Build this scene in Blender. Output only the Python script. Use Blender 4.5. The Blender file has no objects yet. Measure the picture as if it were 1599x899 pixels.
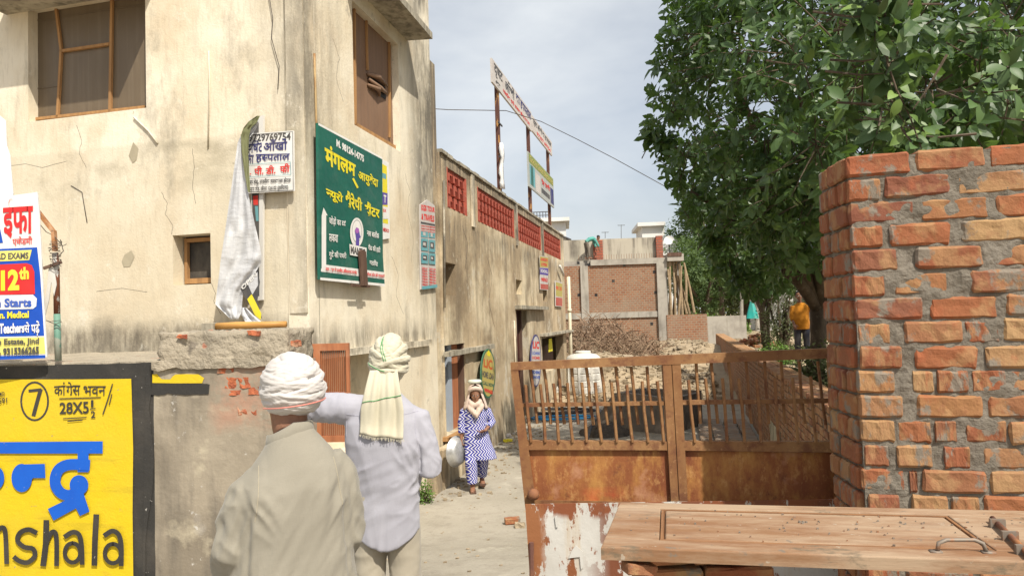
import bpy, bmesh, math, random
import numpy as np
from mathutils import Vector, Matrix, noise
random.seed(7)
S = bpy.context.scene
COL = S.collection
R = math.radians
# ---------------------------------------------------------------- camera
CAMZ = 2.43
FPX = 1155.0
PW, PH = 1599.0, 899.0
PITCH, ROLL = R(2.39), 0.030
fwd = Vector((0, math.cos(PITCH), math.sin(PITCH)))
right = Vector((math.cos(ROLL), 0, -math.sin(ROLL)))
right = (right - fwd * right.dot(fwd)).normalized()
up = right.cross(fwd).normalized()
cam = bpy.data.cameras.new("camera"); camo = bpy.data.objects.new("camera", cam); COL.objects.link(camo)
cam.sensor_width = 36; cam.lens = 36 * FPX / PW; cam.clip_end = 2000; cam.clip_start = 0.05
m = Matrix((right, up, -fwd)).transposed().to_4x4(); m.translation = (0, 0, CAMZ)
camo.matrix_world = m
S.camera = camo
# ---------------------------------------------------------------- light
SUNDIR = Vector((0.267, -0.46, 0.68)).normalized()       # towards the sun
ELEV = math.asin(SUNDIR.z); AZ = math.atan2(SUNDIR.x, SUNDIR.y)
w = bpy.data.worlds.new("World"); S.world = w; w.use_nodes = True
nt = w.node_tree; bg = nt.nodes['Background']; bg.inputs[1].default_value = 0.10
sky = nt.nodes.new('ShaderNodeTexSky'); sky.sky_type = 'NISHITA'; sky.sun_disc = False
sky.sun_elevation = ELEV; sky.sun_rotation = AZ; sky.dust_density = 3.2; sky.air_density = 1.0; sky.ozone_density = 1.2
tc = nt.nodes.new('ShaderNodeTexCoord'); mp = nt.nodes.new('ShaderNodeMapping'); mp.inputs['Scale'].default_value = (1, 1, 2.2)
mp.inputs['Location'].default_value = (0.35, 0.1, 0.22)
nz = nt.nodes.new('ShaderNodeTexNoise'); nz.inputs['Scale'].default_value = 1.9; nz.inputs['Detail'].default_value = 9; nz.inputs['Roughness'].default_value = .52
nz.inputs['Distortion'].default_value = .35
mr = nt.nodes.new('ShaderNodeMapRange'); mr.inputs[1].default_value = .42; mr.inputs[2].default_value = .72; mr.inputs[3].default_value = .30; mr.inputs[4].default_value = .85
mx = nt.nodes.new('ShaderNodeMix'); mx.data_type = 'RGBA'
mx.inputs[7].default_value = (7.7, 7.95, 8.0, 1)
hs = nt.nodes.new('ShaderNodeHueSaturation'); hs.inputs['Saturation'].default_value = .72; hs.inputs['Value'].default_value = 1.12
L = nt.links.new
L(tc.outputs['Generated'], mp.inputs[0]); L(mp.outputs[0], nz.inputs['Vector']); L(nz.outputs['Fac'], mr.inputs[0])
L(sky.outputs[0], hs.inputs['Color']); L(hs.outputs[0], mx.inputs[6]); L(mr.outputs[0], mx.inputs[0]); L(mx.outputs[2], bg.inputs[0])
sun = bpy.data.lights.new("sun", 'SUN'); sun.energy = 4.6; sun.angle = R(.6); sun.color = (1, .94, .83)
suno = bpy.data.objects.new("sun", sun); COL.objects.link(suno)
suno.rotation_euler = SUNDIR.to_track_quat('Z', 'Y').to_euler()
S.view_settings.view_transform = 'Standard'; S.view_settings.look = 'None'; S.view_settings.gamma = 1; S.view_settings.use_curve_mapping = False
S.view_settings.exposure = 0.38
S.cycles.max_bounces = 6; S.cycles.diffuse_bounces = 3; S.cycles.transparent_max_bounces = 6
# ---------------------------------------------------------------- pixels to places
def ray(u, v): return fwd * FPX + right * (u - 799.5) - up * (v - 449.5)
O = Vector((0, 0, CAMZ))
def at_y(u, v, Y): d = ray(u, v); return O + d * (Y / d.y)
def at_z(u, v, z): d = ray(u, v); return O + d * ((z - CAMZ) / d.z)
class Fr:
    """upright plane: x along it to the right, y into it, z up"""
    def __init__(s, origin, ang):      # ang = heading of +x measured from world +X, degrees
        s.o = Vector(origin); a = R(ang); s.x = Vector((math.cos(a), math.sin(a), 0)); s.y = Vector((-math.sin(a), math.cos(a), 0)); s.z = Vector((0, 0, 1))
        s.m = Matrix((s.x, s.y, s.z)).transposed().to_4x4(); s.m.translation = s.o
    def px(s, u, v, dep=0.0):
        d = ray(u, v); t = ((s.o - O).dot(s.y) + dep) / d.dot(s.y); p = O + d * t - s.o
        return (p.dot(s.x), p.dot(s.z))
    def w(s, x, y, z): return s.m @ Vector((x, y, z))
WORLD = Fr((0, 0, 0), 0)
# ---------------------------------------------------------------- mesh builder
class MB:
    def __init__(s): s.v = []; s.f = []; s.smooth = False
    def add(s, vs, fs):
        b = len(s.v); s.v += [tuple(v) for v in vs]; s.f += [tuple(b + i for i in f) for f in fs]; return s
    def box(s, x0, x1, y0, y1, z0, z1, j=0):
        vs = [(x, y, z) for x in (x0, x1) for y in (y0, y1) for z in (z0, z1)]
        if j: vs = [tuple(c + random.uniform(-j, j) for c in v) for v in vs]
        return s.add(vs, [(0, 1, 3, 2), (4, 6, 7, 5), (0, 4, 5, 1), (2, 3, 7, 6), (0, 2, 6, 4), (1, 5, 7, 3)])
    def hexa(s, q0, q1):        # two quads (lists of 4 pts) joined
        return s.add(list(q0) + list(q1), [(3, 2, 1, 0), (4, 5, 6, 7), (0, 1, 5, 4), (1, 2, 6, 5), (2, 3, 7, 6), (3, 0, 4, 7)])
    def slab(s, pts, y0, y1):    # polygon of (x,z) extruded in y
        n = len(pts); vs = [(p[0], y0, p[1]) for p in pts] + [(p[0], y1, p[1]) for p in pts]
        return s.add(vs, [tuple(range(n)), tuple(range(2 * n - 1, n - 1, -1))] + [(i, i + n, (i + 1) % n + n, (i + 1) % n) for i in range(n)])
    def poly(s, pts, y):
        return s.add([(p[0], y, p[1]) for p in pts], [tuple(range(len(pts)))])
    def quad(s, a, b, c, d): return s.add([a, b, c, d], [(0, 1, 2, 3)])
    def bar(s, a, b, r, n=4, r2=None, caps=True, flat=1.0):
        return s.tube([a, b], [r, r if r2 is None else r2], n, caps, flat)
    def tube(s, pts, rad, n=8, caps=True, flat=1.0):
        pts = [Vector(p) for p in pts]
        if not isinstance(rad, (list, tuple)): rad = [rad] * len(pts)
        b = len(s.v); ref = None; k = len(pts)
        for i, p in enumerate(pts):
            t = (pts[min(i + 1, k - 1)] - pts[max(i - 1, 0)]).normalized()
            if ref is None: ref = Vector((0, 0, 1)) if abs(t.z) < .9 else Vector((1, 0, 0))
            a = t.cross(ref).normalized(); c = a.cross(t).normalized(); ref = c
            for q in range(n):
                an = 2 * math.pi * (q + .5) / n
                s.v.append(tuple(p + (a * math.cos(an) + c * math.sin(an) * flat) * rad[i]))
        for i in range(k - 1):
            for q in range(n):
                s.f.append((b + i * n + q, b + i * n + (q + 1) % n, b + (i + 1) * n + (q + 1) % n, b + (i + 1) * n + q))
        if caps: s.f.append(tuple(b + q for q in range(n - 1, -1, -1))); s.f.append(tuple(b + (k - 1) * n + q for q in range(n)))
        return s
    def loft(s, secs, n=20, e=2.0):    # secs: (cx,cy,cz,rx,ry[,tilt fwd vector]) horizontal ellipses bottom to top
        b = len(s.v)
        for (cx, cy, cz, rx, ry) in secs:
            for q in range(n):
                an = 2 * math.pi * q / n; ca, sa = math.cos(an), math.sin(an)
                s.v.append((cx + rx * math.copysign(abs(ca) ** (2 / e), ca), cy + ry * math.copysign(abs(sa) ** (2 / e), sa), cz))
        k = len(secs)
        for i in range(k - 1):
            for q in range(n): s.f.append((b + i * n + q, b + i * n + (q + 1) % n, b + (i + 1) * n + (q + 1) % n, b + (i + 1) * n + q))
        s.f.append(tuple(b + q for q in range(n - 1, -1, -1))); s.f.append(tuple(b + (k - 1) * n + q for q in range(n)))
        return s
    def lathe(s, c, prof, n=24, axis=None):      # prof (r,z)
        b = len(s.v)
        for r, z in prof:
            for q in range(n):
                an = 2 * math.pi * q / n; p = Vector((r * math.cos(an), r * math.sin(an), z))
                if axis: p = axis @ p
                s.v.append(tuple(Vector(c) + p))
        for i in range(len(prof) - 1):
            for q in range(n): s.f.append((b + i * n + q, b + i * n + (q + 1) % n, b + (i + 1) * n + (q + 1) % n, b + (i + 1) * n + q))
        return s
    def ball(s, c, rx, ry=None, rz=None, n=16, k=10, fn=None):
        ry = ry or rx; rz = rz or rx; b = len(s.v); c = Vector(c)
        for i in range(k + 1):
            th = math.pi * i / k
            for q in range(n):
                an = 2 * math.pi * q / n; d = Vector((math.sin(th) * math.cos(an), math.sin(th) * math.sin(an), -math.cos(th)))
                f = fn(d) if fn else 1
                s.v.append((c.x + d.x * rx * f, c.y + d.y * ry * f, c.z + d.z * rz * f))
        for i in range(k):
            for q in range(n): s.f.append((b + i * n + q, b + i * n + (q + 1) % n, b + (i + 1) * n + (q + 1) % n, b + (i + 1) * n + q))
        return s
    def mesh(s, name, mat, shift=None):
        me = bpy.data.meshes.new(name); v = s.v
        if shift is not None: v = [(a - shift[0], b - shift[1], c - shift[2]) for a, b, c in v]
        me.from_pydata(v, [], s.f); me.validate()
        if mat: me.materials.append(mat)
        if s.smooth: me.polygons.foreach_set('use_smooth', [True] * len(me.polygons))
        me.update(); return me
BASE = {}
def tag(o, label=None, cat=None, group=None, kind=None):
    if label: o['label'] = label
    if cat: o['category'] = cat
    if group: o['group'] = group
    if kind: o['kind'] = kind
    return o
def thing(name, label, cat, fr=WORLD, base=(0, 0, 0), group=None, kind=None):
    o = bpy.data.objects.new(name, None); COL.objects.link(o); o.empty_display_size = .1
    o.matrix_world = fr.m @ Matrix.Translation(base); BASE[o.name] = Vector(base)
    return tag(o, label, cat, group, kind)
def part(name, mb, mat, parent, label=None, kind=None, me=None):
    me = me or mb.mesh(name, mat, BASE[parent.name])
    o = bpy.data.objects.new(name, me); COL.objects.link(o); o.parent = parent; BASE[o.name] = BASE[parent.name]
    return tag(o, label, None, None, kind)
def solo(name, mb, mat, label, cat, fr=WORLD, base=(0, 0, 0), group=None, kind=None):
    o = bpy.data.objects.new(name, mb.mesh(name, mat, base)); COL.objects.link(o); o.matrix_world = fr.m @ Matrix.Translation(base); BASE[o.name] = Vector(base)
    return tag(o, label, cat, group, kind)
def inst(name, me, parent, mat4):      # shared-mesh piece under a parent
    o = bpy.data.objects.new(name, me); COL.objects.link(o); o.parent = parent
    o.matrix_basis = Matrix.Translation(-BASE[parent.name]) @ mat4; return o
def copy_tree(o, parent=None):
    c = o.copy(); COL.objects.link(c); BASE[c.name] = BASE.get(o.name, Vector((0, 0, 0)))
    if parent: c.parent = parent
    for ch in o.children: copy_tree(ch, c)
    return c
# ---------------------------------------------------------------- materials
def mat(name, col, rough=.85, metal=0., layers=(), bump=(), rand=None, spec=.25, sheen=0):
    m = bpy.data.materials.new(name); m.use_nodes = True; m.diffuse_color = (*col, 1); nt = m.node_tree; N = nt.nodes; L = nt.links.new
    b = N['Principled BSDF']; b.inputs['Roughness'].default_value = rough; b.inputs['Metallic'].default_value = metal
    b.inputs['Specular IOR Level'].default_value = spec
    if sheen: b.inputs['Sheen Weight'].default_value = sheen
    tc = N.new('ShaderNodeTexCoord'); co = tc.outputs['Object']
    oi = None
    def node(t, **k):
        n = N.new(t)
        for a, v in k.items(): setattr(n, a, v)
        return n
    if rand is not None:
        oi = node('ShaderNodeObjectInfo')
        ad = node('ShaderNodeVectorMath', operation='ADD'); sc = node('ShaderNodeVectorMath', operation='SCALE'); sc.inputs[0].default_value = (13.1, 7.7, 21.3)
        L(oi.outputs['Random'], sc.inputs['Scale']); L(co, ad.inputs[0]); L(sc.outputs[0], ad.inputs[1]); co = ad.outputs[0]
    def noi(s, d, seed=0, rgh=.6, dist=0):
        mp = node('ShaderNodeMapping'); s3 = s if isinstance(s, tuple) else (s, s, s); mp.inputs['Scale'].default_value = s3; mp.inputs['Location'].default_value = (seed * 3.1, seed * 1.7, seed * 2.3)
        n = node('ShaderNodeTexNoise'); n.inputs['Scale'].default_value = 1; n.inputs['Detail'].default_value = d; n.inputs['Roughness'].default_value = rgh; n.inputs['Distortion'].default_value = dist
        L(co, mp.inputs[0]); L(mp.outputs[0], n.inputs['Vector']); return n.outputs['Fac']
    def rng(x, a, b_, c=0., d=1.):
        r = node('ShaderNodeMapRange'); r.inputs[1].default_value = a; r.inputs[2].default_value = b_; r.inputs[3].default_value = c; r.inputs[4].default_value = d; L(x, r.inputs[0]); return r.outputs[0]
    def mul(a, b_):
        q = node('ShaderNodeMath', operation='MULTIPLY')
        for i, x in enumerate((a, b_)):
            if isinstance(x, (int, float)): q.inputs[i].default_value = x
            else: L(x, q.inputs[i])
        return q.outputs[0]
    def mixc(f, a, bcol):
        q = node('ShaderNodeMix', data_type='RGBA')
        if isinstance(f, (int, float)): q.inputs[0].default_value = f
        else: L(f, q.inputs[0])
        for i, x in ((6, a), (7, bcol)):
            if isinstance(x, tuple): q.inputs[i].default_value = (*x[:3], 1)
            else: L(x, q.inputs[i])
        return q.outputs[2]
    cur = tuple(col)
    if rand:
        cr = node('ShaderNodeValToRGB'); cr.color_ramp.interpolation = 'LINEAR'; e = cr.color_ramp.elements
        while len(e) < len(rand): e.new(.5)
        for i, c in enumerate(rand): e[i].position = i / (len(rand) - 1); e[i].color = (*c, 1)
        L(oi.outputs['Random'], cr.inputs[0]); cur = cr.outputs[0]
    sep = None
    for i, l in enumerate(layers):
        f = rng(noi(l.get('s', 4.), l.get('d', 5), l.get('seed', i + 1), l.get('r', .6), l.get('dist', 0)), l.get('lo', .45), l.get('hi', .65))
        f = mul(f, l.get('f', 1.))
        for ax in ('x', 'y', 'z'):
            for key in (ax, ax + '2'):
                if key in l:
                    if sep is None: sep = node('ShaderNodeSeparateXYZ'); L(tc.outputs['Object'], sep.inputs[0])
                    a, c_ = l[key]; v = sep.outputs['XYZ'.index(ax.upper())]
                    if l.get('wob'):
                        q = node('ShaderNodeMath', operation='MULTIPLY_ADD'); L(noi(l.get('ws', (5, 5, .6)), 4, i + 9), q.inputs[0]); q.inputs[1].default_value = l['wob']; L(v, q.inputs[2]); v = q.outputs[0]
                    f = mul(f, rng(v, a, c_))
        cur = mixc(f, cur, l['c'])
    if isinstance(cur, tuple): b.inputs['Base Color'].default_value = (*cur, 1)
    else: L(cur, b.inputs['Base Color'])
    prev = None
    for (s, dist_, d) in bump:
        bn = node('ShaderNodeBump'); bn.inputs['Distance'].default_value = dist_; bn.inputs['Strength'].default_value = 1
        L(noi(s, d, 5), bn.inputs['Height'])
        if prev: L(prev, bn.inputs['Normal'])
        prev = bn.outputs[0]
    if prev: L(prev, b.inputs['Normal'])
    return m
def flat(name, col, rough=.6): return mat(name, col, rough, layers=[dict(s=9., lo=.5, hi=.8, c=tuple(c * .72 for c in col), f=.6), dict(s=(2.5, 2.5, 1.2), d=8, lo=.46, hi=.68, c=tuple(c * .6 + d_ * .4 for c, d_ in zip(col, (.36, .31, .23))), f=.55, r=.7)])
# ---------------------------------------------------------------- lettering
_tc = {}
def glyphs(txt, bold=0.0):
    key = (txt, bold)
    if key in _tc: return _tc[key]
    c = bpy.data.curves.new('t', 'FONT'); c.body = txt; c.size = 1; c.offset = bold; c.resolution_u = 3
    o = bpy.data.objects.new('t', c); COL.objects.link(o); dg = bpy.context.evaluated_depsgraph_get()
    me = bpy.data.meshes.new_from_object(o.evaluated_get(dg))
    V = [tuple(v.co) for v in me.vertices]; Fc = [tuple(p.vertices) for p in me.polygons]
    bpy.data.objects.remove(o); bpy.data.curves.remove(c); bpy.data.meshes.remove(me)
    _tc[key] = (V, Fc); return V, Fc
def clipx(V, Fc, xm):
    bm = bmesh.new(); vs = [bm.verts.new(v) for v in V]
    for f in Fc:
        try: bm.faces.new([vs[i] for i in f])
        except ValueError: pass
    bmesh.ops.bisect_plane(bm, geom=bm.verts[:] + bm.edges[:] + bm.faces[:], plane_co=(xm, 0, 0), plane_no=(1, 0, 0), clear_outer=True)
    bm.verts.index_update(); r = ([tuple(v.co) for v in bm.verts], [tuple(v.index for v in f.verts) for f in bm.faces]); bm.free(); return r
def compose(txt, bold):
    """lays out Devanagari: '<X' half letter X, '^' reph over the cluster before, '/' rakar stroke under it, '_' space"""
    V = []; Fc = []; x = 0; i = 0; lastx = 0
    def put(v, f, dx):
        b = len(V); V.extend((a + dx, c, 0) for a, c, *_ in v); Fc.extend(tuple(b + k for k in g) for g in f)
    run = ''
    def flush():
        nonlocal run, x, lastx
        if run:
            v, f = glyphs(run, bold)
            if v:
                put(v, f, x); lastx = x; x += max(a[0] for a in v) - (bold if any(ord(ch) > 2000 for ch in run) else -.06)
            run = ''
    for ch in txt:
        if ch in '<^/_':
            flush()
            if ch == '<': i = 1
            elif ch == '_': x += .24
            elif ch == '^':
                pts = [(-.10, .62), (-.02, .70), (.06, .66), (.13, .72), (.05, .78), (-.06, .76), (-.14, .68)]; put(pts, [tuple(range(7))], x - .12)
            elif ch == '/':
                t = .05 + bold; pts = [(-.18, .02), (-.18 + t, .02 - t), (.0, .2), (-.0, .2 + 1.4 * t)]; put(pts, [(0, 1, 2, 3)], x - .08)
            continue
        if i == 1:
            v, f = glyphs(ch, bold); xm = max(a[0] for a in v); v, f = clipx(v, f, xm - .17 - bold); put(v, f, x); x += xm - .17 - bold; i = 0; continue
        run += ch
    flush(); return V, Fc
class Sign:
    """a flat printed thing on an upright frame: decals given by pixel outlines"""
    def __init__(s, fr, root, dep): s.fr = fr; s.root = root; s.d = dep; s.n = 0
    def L(s, pts): return [s.fr.px(u, v, s.d) for u, v in pts]
    def decal(s, pts, m, name='printed_panel'):
        s.n += 1; return part(name, MB().poly(s.L(pts), s.d - .0005 * s.n), m, s.root)
    def strip(s, a, b, wpx, m, name='printed_line'):
        a = Vector(a); b = Vector(b); d = (b - a).normalized(); n = Vector((-d.y, d.x)) * wpx / 2
        return s.decal([a + n, b + n, b - n, a - n], m, name)
    def text(s, txt, tl, tr, br, bl, m, bold=.0, name='lettering'):
        q = s.L([tl, tr, br, bl]); V, Fc = compose(txt, bold)
        if not V: return
        x0 = min(v[0] for v in V); x1 = max(v[0] for v in V); y0 = min(v[1] for v in V); y1 = max(v[1] for v in V)
        s.n += 1; y = s.d - .0005 * s.n; out = []
        for v in V:
            a = (v[0] - x0) / (x1 - x0); b = (v[1] - y0) / (y1 - y0)
            top = Vector(q[0]).lerp(Vector(q[1]), a); bot = Vector(q[3]).lerp(Vector(q[2]), a); p = bot.lerp(top, b)
            out.append((p.x, y, p.y))
        mb = MB(); mb.add(out, Fc); return part(name, mb, m, s.root)
    def box(s, txt, x0, y0, x1, y1, m, bold=0., dy=0.): return s.text(txt, (x0, y0), (x1, y0 + dy), (x1, y1 + dy), (x0, y1), m, bold)
def ellipse(cx, cy, rx, ry, n=28, a0=0): return [(cx + rx * math.cos(2 * math.pi * i / n), cy + ry * math.sin(2 * math.pi * i / n)) for i in range(n)]
def wall(mb, x0, x1, z0, z1, holes, y0, y1, step=None):
    """upright wall with rectangular openings cut right through"""
    xs = sorted({x0, x1, *[h[0] for h in holes], *[h[1] for h in holes]}); zs = sorted({z0, z1, *[h[2] for h in holes], *[h[3] for h in holes]})
    xs = [x for x in xs if x0 <= x <= x1]; zs = [z for z in zs if z0 <= z <= z1]
    def solid(i, j):
        if i < 0 or j < 0 or i >= len(xs) - 1 or j >= len(zs) - 1: return False
        cx = (xs[i] + xs[i + 1]) / 2; cz = (zs[j] + zs[j + 1]) / 2
        return not any(h[0] < cx < h[1] and h[2] < cz < h[3] for h in holes)
    idx = {}
    def V(i, j, y):
        k = (i, j, y)
        if k not in idx: idx[k] = len(mb.v); mb.v.append((xs[i], y, zs[j]))
        return idx[k]
    for i in range(len(xs) - 1):
        for j in range(len(zs) - 1):
            if not solid(i, j): continue
            mb.f.append((V(i, j, y0), V(i + 1, j, y0), V(i + 1, j + 1, y0), V(i, j + 1, y0)))
            mb.f.append((V(i, j, y1), V(i, j + 1, y1), V(i + 1, j + 1, y1), V(i + 1, j, y1)))
            if not solid(i - 1, j): mb.f.append((V(i, j, y0), V(i, j + 1, y0), V(i, j + 1, y1), V(i, j, y1)))
            if not solid(i + 1, j): mb.f.append((V(i + 1, j, y0), V(i + 1, j, y1), V(i + 1, j + 1, y1), V(i + 1, j + 1, y0)))
            if not solid(i, j - 1): mb.f.append((V(i, j, y0), V(i, j, y1), V(i + 1, j, y1), V(i + 1, j, y0)))
            if not solid(i, j + 1): mb.f.append((V(i, j + 1, y0), V(i + 1, j + 1, y0), V(i + 1, j + 1, y1), V(i, j + 1, y1)))
    return mb
def remesh(mb, name, mat_, voxel, it=4, fac=.5):
    me = mb.mesh('tmp', None); o = bpy.data.objects.new('tmp', me); COL.objects.link(o)
    r = o.modifiers.new('r', 'REMESH'); r.mode = 'VOXEL'; r.voxel_size = voxel; r.use_smooth_shade = True
    if it: q = o.modifiers.new('s', 'SMOOTH'); q.factor = fac; q.iterations = it
    dg = bpy.context.evaluated_depsgraph_get(); out = bpy.data.meshes.new_from_object(o.evaluated_get(dg)); out.name = name
    bpy.data.objects.remove(o); out.materials.clear(); out.materials.append(mat_)
    out.polygons.foreach_set('use_smooth', [True] * len(out.polygons)); return out
def displace(me, fn):
    me.update(); n = len(me.vertices); co = np.empty(n * 3); me.vertices.foreach_get('co', co); co = co.reshape(-1, 3)
    no = np.empty(n * 3); me.vertex_normals.foreach_get('vector', no); no = no.reshape(-1, 3)
    co += no * fn(co, no)[:, None]; me.vertices.foreach_set('co', co.ravel()); me.update()
# ================================================================ materials of the place
CREAM = (.665, .585, .44)
def plaster(name, base, dark=1.0, low=1.0):
    return mat(name, base, .92, layers=[
        dict(s=(.9, .9, .8), d=6, lo=.42, hi=.62, c=(.76, .70, .57), f=.75),
        dict(s=(1.7, 1.7, 1.1), d=8, lo=.5, hi=.68, c=(.54, .43, .29), f=.6),
        dict(s=(4, 4, .5), d=8, lo=.55, hi=.74, c=(.30, .26, .20), f=.45 * dark, r=.7),
        dict(s=(26, 26, 2.5), d=6, lo=.55, hi=.75, c=(.33, .28, .21), f=.3 * dark),
        dict(s=(2.2, 2.2, .7), d=10, lo=.36, hi=.56, c=(.12, .108, .088), f=.95, r=.72, x=(-.9, -.15), z=(2.4, 3.4), wob=.5),
        dict(s=(2.6, 2.6, .7), d=10, lo=.36, hi=.56, c=(.14, .122, .092), f=.95, r=.72, x=(-2.6, -3.5), z=(3.9, 5.2), wob=.9),
        dict(s=(1.6, 1.6, 1.2), d=10, lo=.60, hi=.66, c=(.22, .20, .165), f=.6, r=.74),
        dict(s=(2.4, 2.4, .55), d=9, lo=.56, hi=.70, c=(.20, .175, .13), f=.62 * dark, r=.7),
        dict(s=(5, 5, 5), d=10, lo=.60, hi=.66, c=(.70, .65, .54), f=.55, r=.75),
        dict(s=(9, 9, 6), d=9, lo=.66, hi=.70, c=(.19, .165, .13), f=.55, r=.72),
        dict(s=(5.5, 5.5, 1.5), d=9, r=.72, lo=.36, hi=.60, c=(.14, .12, .09), f=.75 * low, z=(2.62, 2.40), z2=(2.18, 2.24), wob=.25),
        dict(s=(9, 9, 1.), d=6, lo=.40, hi=.65, c=(.21, .18, .14), f=.55 * low, z=(1.1, .1), wob=.6),
        dict(s=(60, 60, 40), d=3, lo=.62, hi=.7, c=(.17, .14, .10), f=.35),
    ], bump=[(3., .012, 8), (40., .0035, 6)])
M = {}
M['plaster_a'] = plaster('cream_plaster', CREAM, .75)
M['plaster_left'] = mat('cream_plaster_front', CREAM, .92, layers=[
        dict(s=(.8, .8, .8), d=6, lo=.42, hi=.62, c=(.77, .71, .58), f=.8),
        dict(s=(1.5, 1.5, 1.0), d=8, lo=.5, hi=.66, c=(.55, .44, .30), f=.6),
        dict(s=(30, 30, 4.), d=6, lo=.52, hi=.72, c=(.38, .32, .23), f=.3),
        dict(s=(2.5, 2.5, .6), d=10, lo=.38, hi=.60, c=(.15, .135, .11), f=.85, r=.72, y=(.85, .15), wob=.35, ws=(1, 1, 1.2)), dict(s=.6, d=2, lo=.1, hi=.3, c=(.52, .46, .34), f=.38, z=(4.44, 4.40), wob=.05),
        dict(s=(3, 3, 1.2), d=10, lo=.42, hi=.60, c=(.24, .215, .17), f=.6, r=.72, z=(6.2, 7.2), wob=.6),
        dict(s=(3.4, 3.4, .7), d=9, lo=.56, hi=.72, c=(.27, .24, .18), f=.45, r=.72),
        dict(s=(1.6, 1.6, 2.6), d=9, lo=.50, hi=.66, c=(.30, .26, .18), f=.55, z=(4.45, 4.38), z2=(3.5, 4.3), wob=.1),
        dict(s=(4, 4, 1.8), d=9, lo=.34, hi=.60, c=(.14, .12, .09), f=.85, r=.72, z=(2.74, 2.56), wob=.3, ws=(1.5, 1.5, 2)), dict(s=(20, 20, 3), d=6, lo=.45, hi=.65, c=(.12, .10, .08), f=.5, z=(2.6, 2.5), wob=.2, ws=(3, 3, 2)),
        dict(s=(4, 4, 4), d=10, lo=.59, hi=.64, c=(.72, .67, .56), f=.5, r=.75),
        dict(s=(11, 11, 8), d=9, lo=.66, hi=.70, c=(.22, .19, .14), f=.6, r=.72),
        dict(s=(.9, .9, .5), d=9, lo=.55, hi=.66, c=(.25, .22, .17), f=.6, r=.7)], bump=[(3., .010, 8), (45., .003, 6)])
M['plaster_b'] = mat('weathered_plaster', (.45, .35, .225), .94, layers=[
        dict(s=(.8, .8, .8), d=8, lo=.46, hi=.58, c=(.66, .56, .39), f=.9),
        dict(s=(.55, .55, .4), d=9, lo=.49, hi=.60, c=(.20, .15, .095), f=.8, seed=20, r=.68),
        dict(s=(3.2, 3.2, .25), d=9, lo=.50, hi=.70, c=(.16, .125, .085), f=.7, r=.68),
        dict(s=(24, 24, 1.8), d=6, lo=.54, hi=.74, c=(.15, .125, .095), f=.35), dict(s=(1.5, 1.5, 1.3), d=10, lo=.57, hi=.62, c=(.55, .50, .40), f=.7, r=.75, seed=31),
        dict(s=(4, 4, 4), d=10, lo=.60, hi=.66, c=(.62, .56, .44), f=.6, r=.75),
        dict(s=(10, 10, .8), d=7, lo=.34, hi=.60, c=(.12, .10, .08), f=.85, z=(4.55, 4.95), wob=.3),
        dict(s=(9, 9, 1.2), d=7, lo=.38, hi=.62, c=(.10, .085, .065), f=.7, z=(3.6, 4.2), z2=(4.42, 4.2), wob=.4),
        dict(s=(9, 9, 1.2), d=7, lo=.40, hi=.62, c=(.13, .11, .085), f=.7, z=(1.2, .2), wob=.6),
        dict(s=(12, 12, 9), d=9, lo=.64, hi=.69, c=(.13, .11, .08), f=.6, r=.72)], bump=[(3., .02, 9), (35., .005, 6)])
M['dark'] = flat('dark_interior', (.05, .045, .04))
M['grime'] = mat('grimy_concrete', (.30, .27, .21), .95, layers=[dict(s=2.2, d=9, lo=.42, hi=.62, c=(.50, .45, .35), f=.8), dict(s=(9, 9, 1.), d=7, lo=.45, hi=.65, c=(.09, .08, .06), f=.7), dict(s=14., d=9, lo=.6, hi=.68, c=(.60, .56, .47), f=.5, r=.75)], bump=[(8., .01, 9)])
M['wood'] = mat('pale_orange_wood', (.40, .22, .09), .75, layers=[dict(s=(14, 14, 2), d=6, lo=.4, hi=.7, c=(.22, .12, .055), f=.7)])
M['pane'] = mat('brown_plastic_sheet', (.125, .092, .058), .42, layers=[dict(s=(.7, .7, .5), d=5, lo=.4, hi=.65, c=(.17, .13, .085), f=.7), dict(s=(22, 22, .6), d=5, lo=.5, hi=.8, c=(.25, .20, .14), f=.35)], bump=[((1.6, 1.6, .5), .05, 3)], spec=.35)
M['pane2'] = mat('brown_cloth_sheet', (.20, .12, .075), .7, layers=[dict(s=(1.2, 1.2, .7), d=5, lo=.4, hi=.65, c=(.27, .17, .11), f=.7), dict(s=(20, 20, .6), d=5, lo=.5, hi=.8, c=(.13, .085, .06), f=.5)], bump=[((1.6, 1.6, .5), .06, 3)])
M['white'] = flat('white_print', (.72, .71, .68)); M['offwhite'] = mat('weathered_white_sheet', (.60, .58, .54), .6, layers=[dict(s=3., d=7, lo=.5, hi=.7, c=(.45, .42, .37), f=.6)])
M['black'] = flat('black_ink', (.018, .018, .02)); M['ink'] = flat('faded_dark_ink', (.06, .06, .065))
M['green'] = mat('green_flex_print', (.010, .095, .068), .45, layers=[dict(s=2.5, d=5, lo=.4, hi=.7, c=(.02, .13, .09), f=.6), dict(s=(1.8, 1.8, 3), d=8, lo=.5, hi=.7, c=(.09, .15, .12), f=.5, r=.7)], bump=[(2.5, .02, 3)])
M['yellow'] = flat('yellow_print', (.72, .62, .02)); M['red'] = flat('red_print', (.62, .03, .025)); M['blue'] = flat('blue_print', (.012, .08, .42)); M['navy'] = flat('navy_print', (.02, .025, .14))
M['purple'] = flat('purple_print', (.08, .05, .30)); M['teal'] = flat('teal_print', (.12, .34, .38)); M['grey'] = flat('grey_print', (.33, .34, .33))
M['rustmetal'] = mat('rusty_brown_metal', (.13, .06, .045), .8, layers=[dict(s=7., d=8, lo=.42, hi=.62, c=(.30, .13, .05), f=.8)])
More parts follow.
